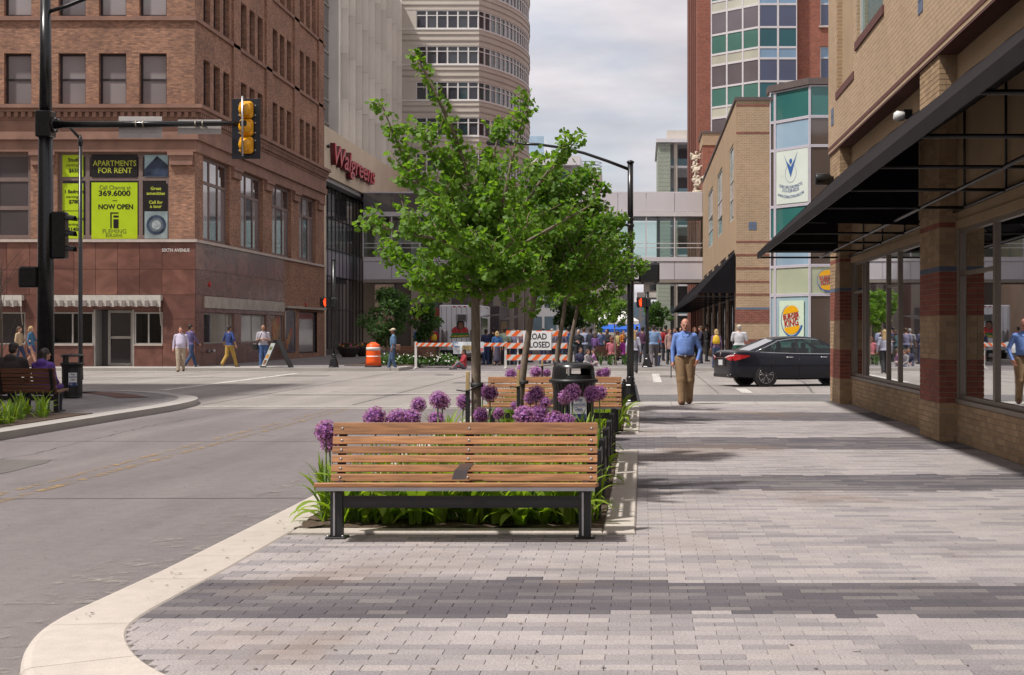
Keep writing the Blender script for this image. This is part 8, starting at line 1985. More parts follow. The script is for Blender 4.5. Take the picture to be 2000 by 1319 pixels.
def field(prims, h, waist=1.0, pad=0.05, k=0.022):
  lo = np.array([1e9] * 3); hi = -lo
  for p in prims:
    if p[0] == 'c':
      for q, r in ((p[1], p[3]), (p[2], p[4])): lo = np.minimum(lo, np.array(q) - r); hi = np.maximum(hi, np.array(q) + r)
    else: lo = np.minimum(lo, np.array(p[1]) - np.array(p[2])); hi = np.maximum(hi, np.array(p[1]) + np.array(p[2]))
  lo -= pad; hi += pad; n = np.ceil((hi - lo) / h).astype(int) + 1
  g = [lo[i] + np.arange(n[i]) * h for i in range(3)]; X_, Y_, Z_ = np.meshgrid(*g, indexing='ij', sparse=True)
  def dist(p, X_, Y_, Z_):
    if p[0] == 'c':
      a, b = np.array(p[1], float), np.array(p[2], float); d = b - a; L2 = max(1e-9, d @ d)
      t = np.clip(((X_ - a[0]) * d[0] + (Y_ - a[1]) * d[1] + (Z_ - a[2]) * d[2]) / L2, 0, 1)
      return np.sqrt((X_ - a[0] - t * d[0]) ** 2 + (Y_ - a[1] - t * d[1]) ** 2 + (Z_ - a[2] - t * d[2]) ** 2) - (p[3] + t * (p[4] - p[3]))
    c, r = p[1], p[2]; ux, uy, uz = (X_ - c[0]) / r[0], (Y_ - c[1]) / r[1], (Z_ - c[2]) / r[2]
    k0 = np.sqrt(ux ** 2 + uy ** 2 + uz ** 2); k1 = np.sqrt((ux / r[0]) ** 2 + (uy / r[1]) ** 2 + (uz / r[2]) ** 2) + 1e-9
    return k0 * (k0 - 1) / k1
  F = np.full(tuple(n), 1e3)
  for p in prims:                       # each piece only touches its own neighbourhood
    if p[0] == 'c': b0 = np.minimum(np.array(p[1]) - p[3], np.array(p[2]) - p[4]); b1 = np.maximum(np.array(p[1]) + p[3], np.array(p[2]) + p[4])
    else: b0 = np.array(p[1]) - np.array(p[2]); b1 = np.array(p[1]) + np.array(p[2])
    m = 0.075 + 2 * h; i0 = np.maximum(0, np.floor((b0 - m - lo) / h).astype(int)); i1 = np.minimum(n, np.ceil((b1 + m - lo) / h).astype(int) + 1)
    sl = tuple(slice(i0[i], i1[i]) for i in range(3)); gx = [g[i][sl[i]] for i in range(3)]; xs = np.meshgrid(*gx, indexing='ij', sparse=True)
    d = dist(p, *xs); kk = p[6] if p[0] == 'c' and len(p) > 6 else (p[4] if p[0] == 'e' and len(p) > 4 else k)
    A = F[sl]; hh = np.maximum(kk - np.abs(A - d), 0) / kk; F[sl] = np.minimum(A, d) - hh * hh * kk * 0.25
  V, Q = surf_net(F, lo, h)
  C = V[Q].mean(1); best = np.full(len(C), 1e9); lab = np.zeros(len(C), np.int32)
  for p in prims:
    d = dist(p, C[:, 0], C[:, 1], C[:, 2]); L_ = p[5] if p[0] == 'c' else p[3]; m = d < best; best[m] = d[m]; lab[m] = L_
  w_ = C[:, 2]; tt = lab == TT; lab[tt] = np.where(w_[tt] < waist, BT, TP); bt = lab == BT; lab[bt & (w_ > waist + .001) & (np.abs(C[:, 0]) < .22)] = TP
  return V, Q, lab
def hand(P, wrist, elbow, s, fine, side, curl=0.5, inward=(0, 0, 0)):
  w, e = Vector(wrist), Vector(elbow); d = (w - e).normalized(); pal = w + d * .055 * s
  ref = Vector((0, -1, 0)) if abs(d.y) < .8 else Vector((0, 0, 1)); ac = d.cross(Vector((side, 0, 0))).normalized() if abs(d.x) < .8 else ref   # across the knuckles
  inn = Vector((-side, 0, 0)) if abs(d.x) < .8 else Vector((0, 0, -1))
  P.append(('c', tuple(w), tuple(pal + d * .02), .026 * s, .034 * s, SK, .012)); P.append(('c', tuple(pal - ac * .018), tuple(pal + ac * .018 + d * .02), .024 * s, .022 * s, SK, .01))
  for k, ln in enumerate((.066, .075, .070, .055)):
    b = pal + d * .035 + ac * (.030 - .020 * k); m = b + (d * (1 - .3 * curl) + inn * curl * .5).normalized() * ln * .55 * s; t = m + (d * (1 - .9 * curl) + inn * curl).normalized() * ln * .5 * s
    P.append(('c', tuple(b), tuple(m), .0095 * s, .009 * s, SK, .004)); P.append(('c', tuple(m), tuple(t), .009 * s, .0075 * s, SK, .004))
  tb = w + d * .035 + ac * .034; tm = tb + (d * .7 + ac * .6 + inn * .35).normalized() * .04 * s; P.append(('c', tuple(tb), tuple(tm), .0125 * s, .011 * s, SK, .006)); P.append(('c', tuple(tm), tuple(tm + (d + inn * .3).normalized() * .032 * s), .0105 * s, .008 * s, SK, .004))
def figure(legs='stand', arms='down', sleeves='long', hair='short', build=1.0, belly=0.0, shorts=False, skirt=0.0, lean=0.0, hat=False, turn=0.0, tilt=0.0, bulk=0.0, fine=False, long_coat=0.0, hood=False, sleeve_roll=0.0, baggy=1.05, head=1.0):
  """list of blended pieces for a 1.75 m person at the origin, facing -y"""
  P = []; b = build
  seat = legs in ('sit', 'ground', 'kneel')
  hz = {'sit': .50, 'ground': .13, 'kneel': .40}.get(legs, .93); dz = hz - .93
  L = {'stand': [((.105, -.01, .49), (.115, .0, .085), -.02), ((-.105, -.01, .49), (-.115, .01, .085), .02)],
    'walk': [((.10, -.17, .50), (.10, -.30, .105), .0), ((-.10, .04, .49), (-.10, .30, .16), .0)],
    'walk2': [((.10, .05, .49), (.10, .31, .17), .0), ((-.10, -.16, .50), (-.10, -.29, .105), .0)],
    'step': [((.095, -.02, .49), (.085, .10, .11), .0), ((-.085, -.11, .50), (-.075, -.19, .09), .0)],
    'sit': [((.14, -.44, .52), (.15, -.42, .085), 0), ((-.14, -.44, .52), (-.16, -.38, .085), 0)],
    'ground': [((.22, -.36, .32), (.16, -.60, .07), 0), ((-.24, -.30, .16), (.02, -.42, .07), 0)],
    'kneel': [((.12, -.30, .45), (.12, -.20, .085), 0), ((-.14, -.20, .12), (-.14, .22, .10), 0)]}[legs]
  for i, (kn, an, rot) in enumerate(L):
    sx = 1 if i == 0 else -1; hp = (sx * .092 * b, .0, hz - .02)
    lb = SK if (shorts or skirt) else BT
    up = BT if not skirt else SK
    P.append(('c', hp, kn, .102 * b * (baggy if up == BT else 1), .074 * b * (baggy if up == BT else 1), up, .03))
    P.append(('c', kn, an, .056 * b if lb == SK else .072 * b * baggy, .044 if lb == SK else .060 * baggy, lb, .025))
    if lb == SK: P.append(('c', kn, tuple(Vector(kn).lerp(Vector(an), .45)), .055, .052, SK, .02))
    else: P.append(('c', tuple(Vector(kn).lerp(Vector(an), .75)), (an[0], an[1], an[2] - .03), .058 * baggy, .064 * baggy, BT, .012))
    lift = max(0, an[2] - .10); fz = max(.035, an[2] - .05)
    heel = (an[0], an[1] + .035, fz + lift * .3); toe = (an[0] + sx * .025, an[1] - .15 + lift * .35, max(.032, fz - lift * .75))
    P.append(('c', heel, toe, .043, .036, SH, .02)); P.append(('c', an, heel, .045, .043, SH, .015))
  px, py = 0.0, 0.0
  def T(x, y, z):          # torso lean about the hips
    zz = z - .93; return (x, y - lean * zz, hz + zz * (1 - .12 * abs(lean)))
  P.append(('e', (0, .01, hz + .01), (.165 * b, .118 * b, .125), BT, .03))
  P.append(('e', T(0, -.005 - belly * .35, 1.09), (.158 * b + belly * .25, .118 * b + belly * .5, .155), TT, .04))
  P.append(('e', T(0, -.003 - belly * .2, 1.19), (.166 * b + belly * .1, .117 * b + belly * .25 + bulk, .15), TT, .05))
  P.append(('e', T(0, .0, 1.28), (.178 * b + bulk, .118 * b + bulk, .19), TT, .04)); P.append(('c', T(-.145 * b, .012, 1.405), T(.145 * b, .012, 1.405), .066 + bulk * .5, .066 + bulk * .5, TP, .04))
  P.append(('c', T(0, .01, 1.0), T(0, .01, 1.02), .150 * b + belly * .2, .150 * b + belly * .2, TT, .03)) if belly > .03 else None
  if skirt: P.append(('c', T(0, .0, 1.0), (0, -.02 if not seat else -.2, hz - skirt), .155 * b, .20 * b, BT, .02))
  if long_coat: P.append(('c', T(0, .005, 1.0), (0, .0, hz - long_coat), .165 * b, .175 * b, TT, .03))
  if hood: P.append(('e', T(0, .10, 1.46), (.11, .075, .085), TP, .03))
  A = {'down': [((.245, .03, 1.14), (.262, -.045, .90)), ((-.245, .03, 1.14), (-.262, -.045, .90))],
    'pocket': [((.300, .06, 1.13), (.245, -.035, .92)), ((-.245, .015, 1.13), (-.245, -.06, .88))],
    'swing': [((.235, -.08, 1.15), (.235, -.25, .99)), ((-.245, .12, 1.15), (-.255, .16, .90))],
    'swing2': [((.245, .12, 1.15), (.255, .16, .90)), ((-.235, -.08, 1.15), (-.235, -.25, .99))],
    'wide': [((.31, .02, 1.17), (.43, -.12, 1.0)), ((-.30, .04, 1.17), (-.35, -.02, .93))],
    'phone': [((.24, .0, 1.13), (.085, -.25, 1.16)), ((-.24, .0, 1.13), (-.065, -.25, 1.15))],
    'folded': [((.25, -.02, 1.14), (.03, -.19, 1.15)), ((-.25, -.02, 1.14), (-.03, -.17, 1.10))],
    'one_up': [((.25, -.06, 1.15), (.20, -.30, 1.13)), ((-.245, .03, 1.14), (-.262, -.045, .90))],
    'knees': [((.23, -.08, 1.16), (.16, -.32, 1.02)), ((-.23, -.08, 1.16), (-.16, -.32, 1.02))],
    'reach': [((.24, -.12, 1.2), (.16, -.34, 1.14)), ((-.23, -.06, 1.16), (-.18, -.28, 1.06))]}[arms]
  for i, (el, wr) in enumerate(A):
    sx = 1 if i == 0 else -1; s0 = T(sx * .185 * b, .012, 1.40); el, wr = T(el[0] * (1 + bulk + (b - 1) * .8), el[1], el[2]), T(wr[0] * (1 + (b - 1) * .8), wr[1], wr[2])
    up_l = SK if sleeves == 'none' else TP; lo_l = TP if sleeves == 'long' else SK
    P.append(('c', s0, el, .060 + bulk * .6, .047 + bulk * .5, up_l, .028))
    if sleeves == 'short': P.append(('c', s0, tuple(Vector(s0).lerp(Vector(el), .62)), .064, .062, TP, .02)); P.append(('c', tuple(Vector(s0).lerp(Vector(el), .72)), el, .047, .042, SK, .01))
    rr = (.044 + bulk * .5, .033 + bulk * .3) if lo_l == TP else (.040, .028)
    end = wr
    if sleeve_roll: end = tuple(Vector(el).lerp(Vector(wr), 1 - sleeve_roll)); P.append(('c', end, wr, .034, .028, SK, .008))
    P.append(('c', el, end, rr[0], rr[1], lo_l, .02))
    hand(P, wr, el, 1.0, fine, sx, .55)
  nk = T(0, .015, 1.46); hc = Vector(T(0, -.012 - .03 * tilt, 1.632 - .012 * tilt))
  ct, st_ = math.cos(turn), math.sin(turn)
  hs_ = head
  def Hh(x, y, z):
    x, y, z = x * hs_, y * hs_, z * hs_         # head space: turn about z, then tilt down
    y2, z2 = y * math.cos(tilt) + z * -math.sin(tilt) * 1.0, z * math.cos(tilt) + y * math.sin(tilt)
    return tuple(hc + Vector((x * ct - y2 * st_, x * st_ + y2 * ct, z2)))
  P.append(('c', nk, tuple(hc + Vector((0, .02, -.06))), .055, .052, SK, .03)); P.append(('c', T(-.05, -.005, 1.455), T(.05, -.005, 1.455), .052, .052, TP, .02))
  P.append(('e', Hh(0, .01, .022), (.074, .094, .098), SK, .02)); P.append(('e', Hh(0, -.018, -.045), (.058, .072, .072), SK, .02)); P.append(('e', Hh(0, -.06, -.088), (.032, .026, .022), SK, .02))
  P.append(('e', Hh(0, -.100, -.018), (.013, .019, .021), SK, .008)); P.append(('e', Hh(0, -.092, .006), (.008, .010, .022), SK, .01))
  for sx in (1, -1):
    P.append(('e', Hh(sx * .077, .012, -.012), (.010, .019, .030), SK, .006)); P.append(('e', Hh(sx * .030, -.083, .020), (.020, .012, .009), SK, .01))
    if fine: P.append(('e', Hh(sx * .029, -.089, .006), (.0135, .007, .0065), EY, .002)); P.append(('e', Hh(sx * .030, -.0905, .026), (.019, .008, .0055), HR, .002))
  if fine: P.append(('e', Hh(0, -.092, -.056), (.025, .007, .006), EY, .002)); P.append(('e', Hh(0, -.088, -.084), (.026, .012, .014), AC, .004))
  if hair == 'short': P.append(('e', Hh(0, .020, .042), (.082, .094, .088), HR, .008)); P.append(('e', Hh(0, .062, -.02), (.066, .05, .07), HR, .01))
  elif hair == 'fringe': P.append(('e', Hh(0, .065, -.015), (.076, .045, .045), HR, .008))
  elif hair in ('long', 'pony', 'bob'):
    P.append(('e', Hh(0, .020, .040), (.086, .098, .092), HR, .01))
    ln = {'long': -.27, 'bob': -.11, 'pony': -.08}[hair]
    for sx in (-1, 0, 1): P.append(('c', Hh(sx * .055, .055, .02), tuple(Vector(Hh(sx * .062, .075, 0)) + Vector((0, .02, ln))), .05, .034, HR, .02))
    if hair == 'pony': P.append(('c', Hh(0, .10, .03), tuple(Vector(Hh(0, .13, 0)) + Vector((0, 0, -.2))), .032, .018, HR, .01))
  if hat: P.append(('e', Hh(0, .012, .062), (.088, .100, .070), AC, .006)); P.append(('c', Hh(-.03, -.10, .045), Hh(.03, -.10, .045), .018, .018, AC, .02)); P.append(('e', Hh(0, -.115, .042), (.065, .06, .012), AC, .006))
  if head != 1.0: P = [(p[0], p[1], tuple(a * head for a in p[2]), *p[3:]) if p and p[0] == 'e' and p[1][2] > hc.z - .13 and p[3] in (SK, HR, EY, AC) else p for p in P]
  return [p for p in P if p]
BODY = {}
def body_mesh(key, voxel, **kw):
  if key in BODY: return BODY[key]
  wz = {'sit': .50, 'ground': .13, 'kneel': .40}.get(kw.get('legs', 'stand'), .93) + kw.pop('waist', .0); kw2 = {k: v for k, v in kw.items()}
  V, Q, lab = field(figure(**kw2), voxel, wz - (kw.get('long_coat', 0) + .02 if kw.get('long_coat') else 0))
  me = bpy.data.meshes.new("body"); me.vertices.add(len(V)); me.vertices.foreach_set("co", V.astype(np.float32).ravel()); me.loops.add(Q.size); me.loops.foreach_set("vertex_index", Q.astype(np.int32).ravel()); me.polygons.add(len(Q))
  me.polygons.foreach_set("loop_start", np.arange(len(Q), dtype=np.int32) * 4); me.polygons.foreach_set("loop_total", np.full(len(Q), 4, np.int32))
  for _ in range(7): me.materials.append(None)
  me.polygons.foreach_set("material_index", lab); me.polygons.foreach_set("use_smooth", np.ones(len(Q), bool)); me.update(calc_edges=True)
  BODY[key] = me; return me
def cloth(c, kind="cloth"):
  n = kind + "_%02x%02x%02x" % tuple(min(255, int(x * 255)) for x in c)
  return mat(n, c, rough=.85 if kind == "cloth" else .5, var=.14, scale=7, bump=1.0 if kind == "cloth" else 0, bscale=9)
SKINS = {'fair': (0.50, 0.27, 0.19), 'pink': (0.52, 0.24, 0.17), 'tan': (0.36, 0.19, 0.12), 'brown': (0.16, 0.075, 0.045)}
HAIRS = {'dark': (0.018, 0.012, 0.010), 'brown': (0.07, 0.038, 0.02), 'blond': (0.42, 0.29, 0.13), 'grey': (0.30, 0.28, 0.26), 'red': (0.16, 0.05, 0.025)}
def person(label, loc, face, h, key, top, bottom, hairc='dark', skinc='fair', shoe=(0.03, 0.022, 0.018), acc=(0.5, 0.45, 0.35), voxel=.02, group=None, **kw):
  """face in degrees: 0 looks at the camera, 90 looks right, 180 away"""
  me = body_mesh(key, voxel, **kw)
  t = thing("person", label, "person", loc, R(face), group)
  o = bpy.data.objects.new("body", me); COL.objects.link(o); o.parent = t; s = h / 1.75; o.scale = (s, s, s)
  for i, m in enumerate((mat("skin_" + skinc, SKINS[skinc], rough=.55, var=.08, scale=12), mat("hair_" + hairc, HAIRS[hairc], rough=.6, var=.25, scale=40), cloth(top), cloth(bottom), cloth(shoe, "leather"), cloth(acc), mat("eye_dark", (.05, .03, .025), rough=.4, var=0))):
    o.material_slots[i].link = 'OBJECT'; o.material_slots[i].material = m
  return t
# -- the man walking towards the camera
mx, my = G(1340, 790)
man = person("bald man in a blue shirt and khaki trousers walking towards the camera", (mx - .02, my, 0.004), 0, 1.775, "hero", (0.16, 0.27, 0.62), (0.245, 0.155, 0.082), 'grey', 'pink', (0.13, 0.045, 0.02), (0.38, 0.20, 0.14), .0095, legs='step', arms='pocket', hair='fringe', build=1.06, belly=.02, baggy=1.22, head=1.07, fine=True, tilt=.12, sleeve_roll=0, waist=.075)
s_ = 1.775 / 1.75
def on_man(o): o.parent = man; return o
on_man(MB().lathe([(0.186, .985), (0.191, .990), (0.191, 1.018), (0.186, 1.022)], 0, -.006, 28).build("belt", mat("brown_belt", (.05, .022, .012), rough=.5), None)).scale = (1.0, .82, 1)
on_man(MB().rbox(-.022, .022, -.168, -.158, .985, 1.022, .003).build("belt_buckle", M_steel))
for sx in (1, -1): on_man(MB().add([(0, -.085, 1.455), (sx * .055, -.075, 1.495), (sx * .075, -.095, 1.43), (sx * .02, -.118, 1.405)], [(0, 1, 2, 3)]).build("collar", cloth((0.16, 0.27, 0.62))))
for k in range(6): on_man(MB().lathe([(.006, -.003), (.006, .003)], 0, 0, 8, axis='y').build("shirt_button", M_swhite)).location = (0, -.132 - .045 * math.sin(k / 5 * 2.6) , 1.37 - .065 * k)
tb = thing("tablet_case", "dark flat case held low in the walking man's right hand", "case", (mx - .30, my + .03, .62)); MB().rbox(mx - .325, mx - .305, my - .16, my + .04, .56, .80, .004).build("cover", M_post, tb); MB().rbox(mx - .330, mx - .326, my - .14, my + .02, .60, .78, .001).build("page", M_swhite, tb)
# -- people on the far left sidewalk
def W(px, Y, z=0.0): return (WX(px, Y), Y, z)
person("man in a pale lilac shirt and khakis crossing in front of the granite corner", W(353, 59.5, ROADZ), 12, 1.80, "walkA", (0.50, 0.46, 0.58), (0.36, 0.29, 0.21), 'brown', 'pink', (0.10, 0.04, 0.02), voxel=.016, legs='step', arms='down', belly=.07, build=1.06)
person("man in a dark violet shirt and jeans behind the man in the lilac shirt", W(372, 62), 140, 1.78, "walkB", (0.10, 0.08, 0.20), (0.035, 0.06, 0.13), 'dark', 'tan', (.35, .33, .32), voxel=.016, legs='walk', arms='swing2')
person("man in a navy shirt and mustard trousers striding right along the granite wall", W(448, 62), 150, 1.74, "walkC", (0.022, 0.045, 0.17), (0.38, 0.24, 0.055), 'dark', 'tan', (.2, .13, .07), voxel=.016, legs='walk2', arms='wide', sleeve_roll=.6)
person("bald man in a grey T shirt and jeans looking down at his phone", W(514, 62.2), 10, 1.76, "phone", (0.40, 0.37, 0.42), (0.05, 0.10, 0.24), 'dark', 'tan', (.3, .28, .26), voxel=.016, legs='step', arms='phone', sleeves='short', hair='none', belly=.06, build=1.08, tilt=.35)
pb = thing("shoulder_bag", "black shoulder bag at the hip of the man with the phone", "bag", W(499, 62.1, .75)); MB().rbox(WX(493, 62), WX(503, 62), 61.95, 62.2, .72, 1.0, .04).build("bag", M_post, pb); MB().tube([W(503, 61.9, 1.0), W(511, 61.92, 1.42)], .02, 6).build("strap", M_post, pb)
person("woman in a tan cardigan and jeans at the left edge of the sidewalk", W(38, 61.6), 78, 1.70, "womanA", (0.46, 0.33, 0.21), (0.03, 0.045, 0.10), 'brown', 'fair', voxel=.016, legs='walk', arms='one_up', hair='bob', build=.90)
person("blonde woman in a blue denim jacket and short dress walking right", W(61, 61.9), 84, 1.71, "womanB", (0.055, 0.15, 0.26), (0.09, 0.07, 0.16), 'blond', 'fair', (.4, .3, .25), voxel=.016, legs='walk2', arms='one_up', hair='bob', build=.90, skirt=.22)
person("man in a beige cap, denim vest and jeans standing by the orange drum", W(768, 61.3, ROADZ), -80, 1.74, "capman", (0.09, 0.17, 0.28), (0.05, 0.085, 0.16), 'dark', 'brown', (.09, .06, .04), (0.52, 0.44, 0.32), voxel=.016, legs='step', arms='down', sleeves='short', hat=True, bulk=.01)
sb = thing("shoulder_bag", "brown shoulder bag of the man in the beige cap", "bag", W(776, 61.2, .8)); MB().rbox(WX(773, 61.2), WX(783, 61.2), 61.05, 61.2, .72, .96, .03).build("bag", mat("brown_leather", (.13, .06, .035), rough=.6), sb)
# seated pair on the corner bench, seen from behind
person("person in a dark hooded coat sitting at the left of the corner bench", (WX(18, 27.9), 27.92, -.03), 180, 1.80, "sitcoat", (0.030, 0.024, 0.022), (0.04, 0.05, 0.09), 'dark', 'tan', (.05, .03, .03), (0.045, 0.04, 0.035), voxel=.014, legs='sit', arms='knees', build=1.15, bulk=.035, hood=True, hat=True, tilt=.25, lean=.22)
person("person with dark hair in a purple hoodie sitting at the right of the corner bench", (WX(76, 27.9), 27.95, -.03), 168, 1.66, "sithood", (0.085, 0.035, 0.22), (0.03, 0.03, 0.05), 'dark', 'tan', (.03, .03, .03), voxel=.014, legs='sit', arms='reach', hair='long', bulk=.015, hood=True, lean=.25, turn=-.5)
# -- the crowd across the crossing
CR = [
(1237, 56.5, ROADZ, 1.70, 'awayWalkL', 180, (.50, .50, .62), (.016, .016, .018), 'blond', 'fair', "woman with long blonde hair and black trousers walking away by the signal pole", dict(legs='walk', arms='down', hair='long', build=.95)),
(1277, 63.5, 0, 1.82, 'awayWalkM', 182, (.20, .31, .50), (.11, .10, .11), 'dark', 'tan', "man in a light blue shirt and grey trousers walking away", dict(legs='walk2', arms='down', build=1.05)),
(1308, 68, 0, 1.68, 'standW', 15, (.42, .27, .25), (.03, .03, .035), 'red', 'fair', "woman in a pink cardigan over teal beside the walking man", dict(legs='stand', arms='down', hair='long', build=.92, long_coat=.15)),
(1255, 70, 0, 1.76, 'standM', 190, (.10, .035, .08), (.05, .05, .07), 'dark', 'tan', "man in a maroon polo shirt right of the signal pole", dict(legs='stand', arms='down', sleeves='short', build=1.08)),
(1291, 72, 0, 1.78, 'standM', 170, (.38, .02, .03), (.03, .03, .04), 'dark', 'fair', "man in a red shirt behind the man in light blue", {}),
(1300, 75, 0, 1.82, 'standMl', 200, (.018, .018, .022), (.02, .02, .025), 'dark', 'tan', "man in black behind the woman in the pink cardigan", dict(legs='stand', arms='folded')),
(1267, 64.5, -.05, 1.74, 'sitBench', 95, (.40, .33, .24), (.04, .055, .11), 'brown', 'tan', "man in a tan T shirt sitting hunched by the far kerb", dict(legs='sit', arms='knees', sleeves='short', lean=.45)),
(1369, 70, 0, 1.70, 'standWb', -70, (.03, .03, .07), (.025, .025, .05), 'brown', 'fair', "woman in navy by the far shop windows", dict(legs='stand', arms='one_up', hair='bob', build=.95)),
(1380, 71, 0, 1.80, 'standMl', 120, (.014, .014, .016), (.016, .016, .018), 'dark', 'tan', "man in black beside the far shop windows", {}),
(1399, 60.5, 0, 1.62, 'awayGirl', 184, (.22, .13, .27), (.05, .08, .16), 'blond', 'fair', "girl in a purple hoodie with a yellow backpack walking away", dict(legs='walk', arms='down', hair='bob', build=.92)),
(1444, 60.0, 0, 1.80, 'awayCap', 176, (.58, .57, .60), (.025, .09, .06), 'grey', 'fair', "man in a white polo and beige cap behind the black car", dict(legs='stand', arms='phone', sleeves='short', hat=True, shorts=True, build=1.1)),
(1317, 78, 0, 1.72, 'standM', 20, (.035, .05, .12), (.03, .03, .05), 'dark', 'fair', "man in a dark blue jacket far back beside the walkers", {}),
(1330, 80, 0, 1.74, 'standMl', -20, (.05, .07, .22), (.04, .04, .05), 'brown', 'fair', "man in royal blue just left of the walking bald man", {}),
(1357, 76, 0, 1.70, 'standWb', 30, (.035, .03, .035), (.03, .03, .03), 'red', 'fair', "red haired woman in black just right of the walking bald man", {}),
(1195, 66.6, -.02, 1.66, 'sitBack', 180, (.55, .16, .20), (.06, .05, .06), 'red', 'fair', "woman in a pink patterned top sitting on the far brown bench", dict(legs='sit', arms='knees', sleeves='short', hair='bob')),
(1222, 66.6, -.02, 1.64, 'sitBack', 175, (.35, .03, .30), (.04, .04, .06), 'dark', 'tan', "person in magenta at the right of the far brown bench", {}),
(1148, 63.4, ROADZ, 1.66, 'groundS', 60, (.33, .30, .31), (.05, .06, .10), 'brown', 'fair', "woman in a grey cardigan sitting on the far kerb", dict(legs='ground', arms='reach', hair='long')),
(1160, 63.9, ROADZ, 1.62, 'groundS', -100, (.46, .22, .42), (.40, .34, .34), 'brown', 'fair', "girl in a pink lilac top sitting on the far kerb", {}),
(1134, 64.5, ROADZ, 1.68, 'groundS', 20, (.05, .05, .10), (.03, .04, .08), 'dark', 'tan', "person in dark navy sitting left of the grey cardigan", {}),
(1130, 69, ROADZ, 1.78, 'standMl', -40, (.02, .022, .028), (.02, .02, .024), 'grey', 'fair', "grey haired man in a black jacket left of the far bench", {}),
(1141, 72, ROADZ, 1.75, 'standM', 150, (.30, .34, .48), (.06, .07, .1), 'brown', 'fair', "man in a pale blue shirt beside the black jacket", {}),
(1154, 70, ROADZ, 1.84, 'standMl', 170, (.022, .025, .05), (.02, .02, .03), 'dark', 'brown', "tall man in a dark navy suit left of the white tent", {}),
(1172, 73, ROADZ, 1.72, 'standM', 190, (.16, .21, .40), (.05, .06, .1), 'brown', 'fair', "man in a blue shirt under the left side of the tent", {}),
(1186, 72, ROADZ, 1.80, 'standMl', -10, (.025, .018, .02), (.03, .03, .03), 'dark', 'tan', "man in a dark brown suit above the pink patterned top", {}),
(1206, 75, ROADZ, 1.70, 'standM', 100, (.48, .38, .16), (.05, .05, .05), 'brown', 'tan', "person in a mustard top under the white tent", {}),
(1217, 78, ROADZ, 1.72, 'standMl', 60, (.62, .20, .03), (.05, .05, .07), 'dark', 'fair', "person in an orange top behind the mustard top", {}),
(1120, 71, ROADZ, 1.72, 'standWb', 160, (.06, .13, .15), (.05, .06, .08), 'brown', 'fair', "woman in dark teal right of the road closed sign", {}),
(1110, 74, ROADZ, 1.78, 'standM', 185, (.025, .05, .22), (.03, .04, .08), 'dark', 'fair', "man in a bright navy shirt behind the last barricade stripe", {}),
(1163, 68, ROADZ, 1.60, 'standWb', 175, (.16, .08, .26), (.05, .04, .08), 'brown', 'fair', "girl in a violet dress standing by the far bench", {}),
(1096, 72, ROADZ, 1.74, 'standM', 170, (.20, .19, .30), (.05, .06, .1), 'brown', 'fair', "man in a grey violet shirt at the right end of the barricade", {}),
(949, 71, ROADZ, 1.72, 'standM', 185, (.022, .032, .10), (.035, .06, .15), 'dark', 'brown', "man in navy with jeans queuing right of the first trunk", {}),
(963, 73, ROADZ, 1.82, 'standMl', 180, (.015, .015, .018), (.02, .02, .03), 'dark', 'fair', "man in black queuing by the food truck", {}),
(971, 70.5, ROADZ, 1.62, 'standWs', 185, (.04, .14, .36), (.08, .07, .11), 'blond', 'fair', "woman in a blue top and long grey skirt queuing", dict(legs='stand', arms='down', sleeves='short', hair='bob', build=.92, skirt=.62)),
(986, 71, ROADZ, 1.80, 'standM', 178, (.34, .42, .32), (.03, .03, .035), 'dark', 'tan', "man in a pale green shirt queuing left of the barricade", {}),
(1004, 72, ROADZ, 1.66, 'standWb', 185, (.30, .28, .42), (.05, .06, .12), 'brown', 'fair', "woman in lilac behind the left of the barricade", {}),
(1018, 73, ROADZ, 1.70, 'standM', 175, (.24, .14, .18), (.04, .04, .05), 'dark', 'tan', "man in dull rose behind the road closed sign edge", {}),
(1060, 73, ROADZ, 1.72, 'standMl', 185, (.10, .10, .18), (.06, .06, .12), 'dark', 'fair', "man in slate blue behind the road closed sign", {}),
(1034, 74, ROADZ, 1.70, 'standWb', 175, (.12, .11, .2), (.05, .05, .08), 'brown', 'fair', "woman in dusky blue behind the road closed sign", {}),
(1078, 75, ROADZ, 1.74, 'standM', 185, (.3, .3, .33), (.04, .05, .08), 'grey', 'fair', "grey haired man in a light grey shirt behind the barricade", {}),
(818, 78, 0, 1.78, 'standM', 160, (.02, .17, .62), (.05, .07, .16), 'dark', 'tan', "person in a vivid blue shirt under the small dark tree", {}),
(846, 79, 0, 1.74, 'standMl', 200, (.36, .03, .04), (.05, .05, .07), 'dark', 'tan', "person in red with a yellow pack by the food truck corner", {}),
(906, 63.2, ROADZ, 1.60, 'groundS', -60, (.40, .04, .05), (.16, .16, .18), 'dark', 'tan', "person in red sitting on the ground below the banner", {}),
(1244, 82, 0, 1.75, 'standM', 180, (.06, .12, .20), (.04, .04, .05), 'dark', 'fair', "man in dark teal far behind the signal pole", {}),
(1268, 84, 0, 1.74, 'standWb', 190, (.14, .12, .12), (.04, .04, .05), 'brown', 'fair', "woman in dull brown far behind the walking man", {}),
(1284, 88, 0, 1.80, 'standMl', 185, (.30, .22, .20), (.04, .04, .05), 'dark', 'pink', "man in faded pink far behind the man in red", {}),
(1228, 84, 0, 1.72, 'standM', 175, (.30, .32, .35), (.06, .06, .08), 'grey', 'fair', "man in pale grey far behind the tent leg", {}),
(1322, 90, 0, 1.76, 'standM', 180, (.02, .02, .03), (.03, .03, .03), 'dark', 'tan', "man in black far back near the end of the awning", {}),
(1342, 92, 0, 1.72, 'standWb', 180, (.30, .05, .07), (.03, .03, .05), 'dark', 'fair', "woman in dark red far back under the awning", {}),
]
prg = random.Random(17)
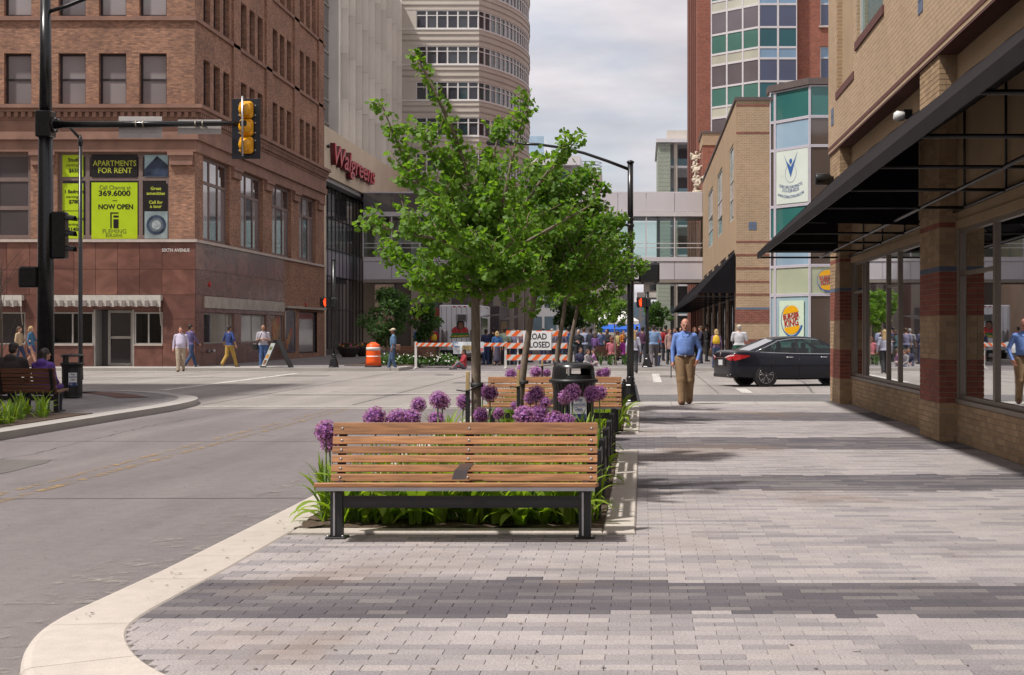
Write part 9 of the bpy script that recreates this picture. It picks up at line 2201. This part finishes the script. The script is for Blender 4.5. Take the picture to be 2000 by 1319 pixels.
for (px, Y, z, h, key, face, top, bot, hr, skn, lab, kw) in CR:
  f_ = prg.uniform(-38, 38) if key.startswith('stand') else 0; d_ = prg.uniform(-1.5, 3.0) if key.startswith('stand') else 0
  t = person(lab, (WX(px, Y + d_), Y + d_, z), face + f_, h * prg.uniform(.95, 1.03), key, tuple(c * .82 for c in top), bot, hr, skn, voxel=.019 if Y < 66 else .022, group="crowd across the crossing", **kw)
  t.scale = (prg.uniform(.92, 1.14), prg.uniform(.95, 1.1), 1)
bp_ = thing("backpack", "yellow drawstring backpack on the girl in the purple hoodie", "backpack", W(1399, 60.33, 1.0)); q = MB(); q.smooth = True
q.lathe([(.02, .98), (.14, 1.0), (.16, 1.12), (.12, 1.28), (.05, 1.34), (.02, 1.35)], 0, 0, 14); o = q.build("bag", mat("pack_yellow", (.62, .40, .02), rough=.6, var=.08), bp_, world=False); o.location = (0, 0, -1.0); o.scale = (1, .55, 1)
bp2 = thing("backpack", "yellow backpack on the person in red by the food truck", "backpack", W(848, 78.75, 1.0)); o = o.copy(); COL.objects.link(o); o.parent = bp2

# -- carved stone figures on the red brick block above the skywalk
M_cv = mat("carved_stone", (0.50, 0.43, 0.34), rough=0.9, var=0.25, scale=5, bump=0.8, bscale=12)
for i, (y, z, pose) in enumerate(((101.9, 10.98, dict(legs='kneel', arms='wide', hair='bob')), (103.2, 11.95, dict(legs='kneel', arms='reach', hair='short')), (105.0, 13.0, dict(legs='kneel', arms='phone', hair='bob')))):
  c_ = thing("stone_carving", ("lowest carved stone figure beside the skywalk roof", "middle carved stone figure above the skywalk end", "topmost carved stone figure on the red brick block")[i], "statue", (3.8, y, z), R(-70 + 25 * i), group="carved stone figures")
  me = body_mesh("carving%d" % i, .03, bulk=.05, build=1.2, head=1.25, **pose).copy(); me.materials.clear(); me.materials.append(M_cv); me.polygons.foreach_set("material_index", np.zeros(len(me.polygons), np.int32))
  o = bpy.data.objects.new("figure", me); COL.objects.link(o); o.parent = c_; o.location = (0, 0, .12); o.scale = (1.0, .95, .86)
  MB().lathe([(0.10, -.28), (0.34, -.08), (0.42, .06), (0.36, .14)], 0, 0, 10).build("bracket", M_cv, c_, world=False)
  for s_ in (-1, 1): MB().tube([(s_ * .2, .1, .9), (s_ * .42, .22, 1.05), (s_ * .5, .26, .65)], [.13, .12, .05], 7).build("wing", M_cv, c_, world=False)
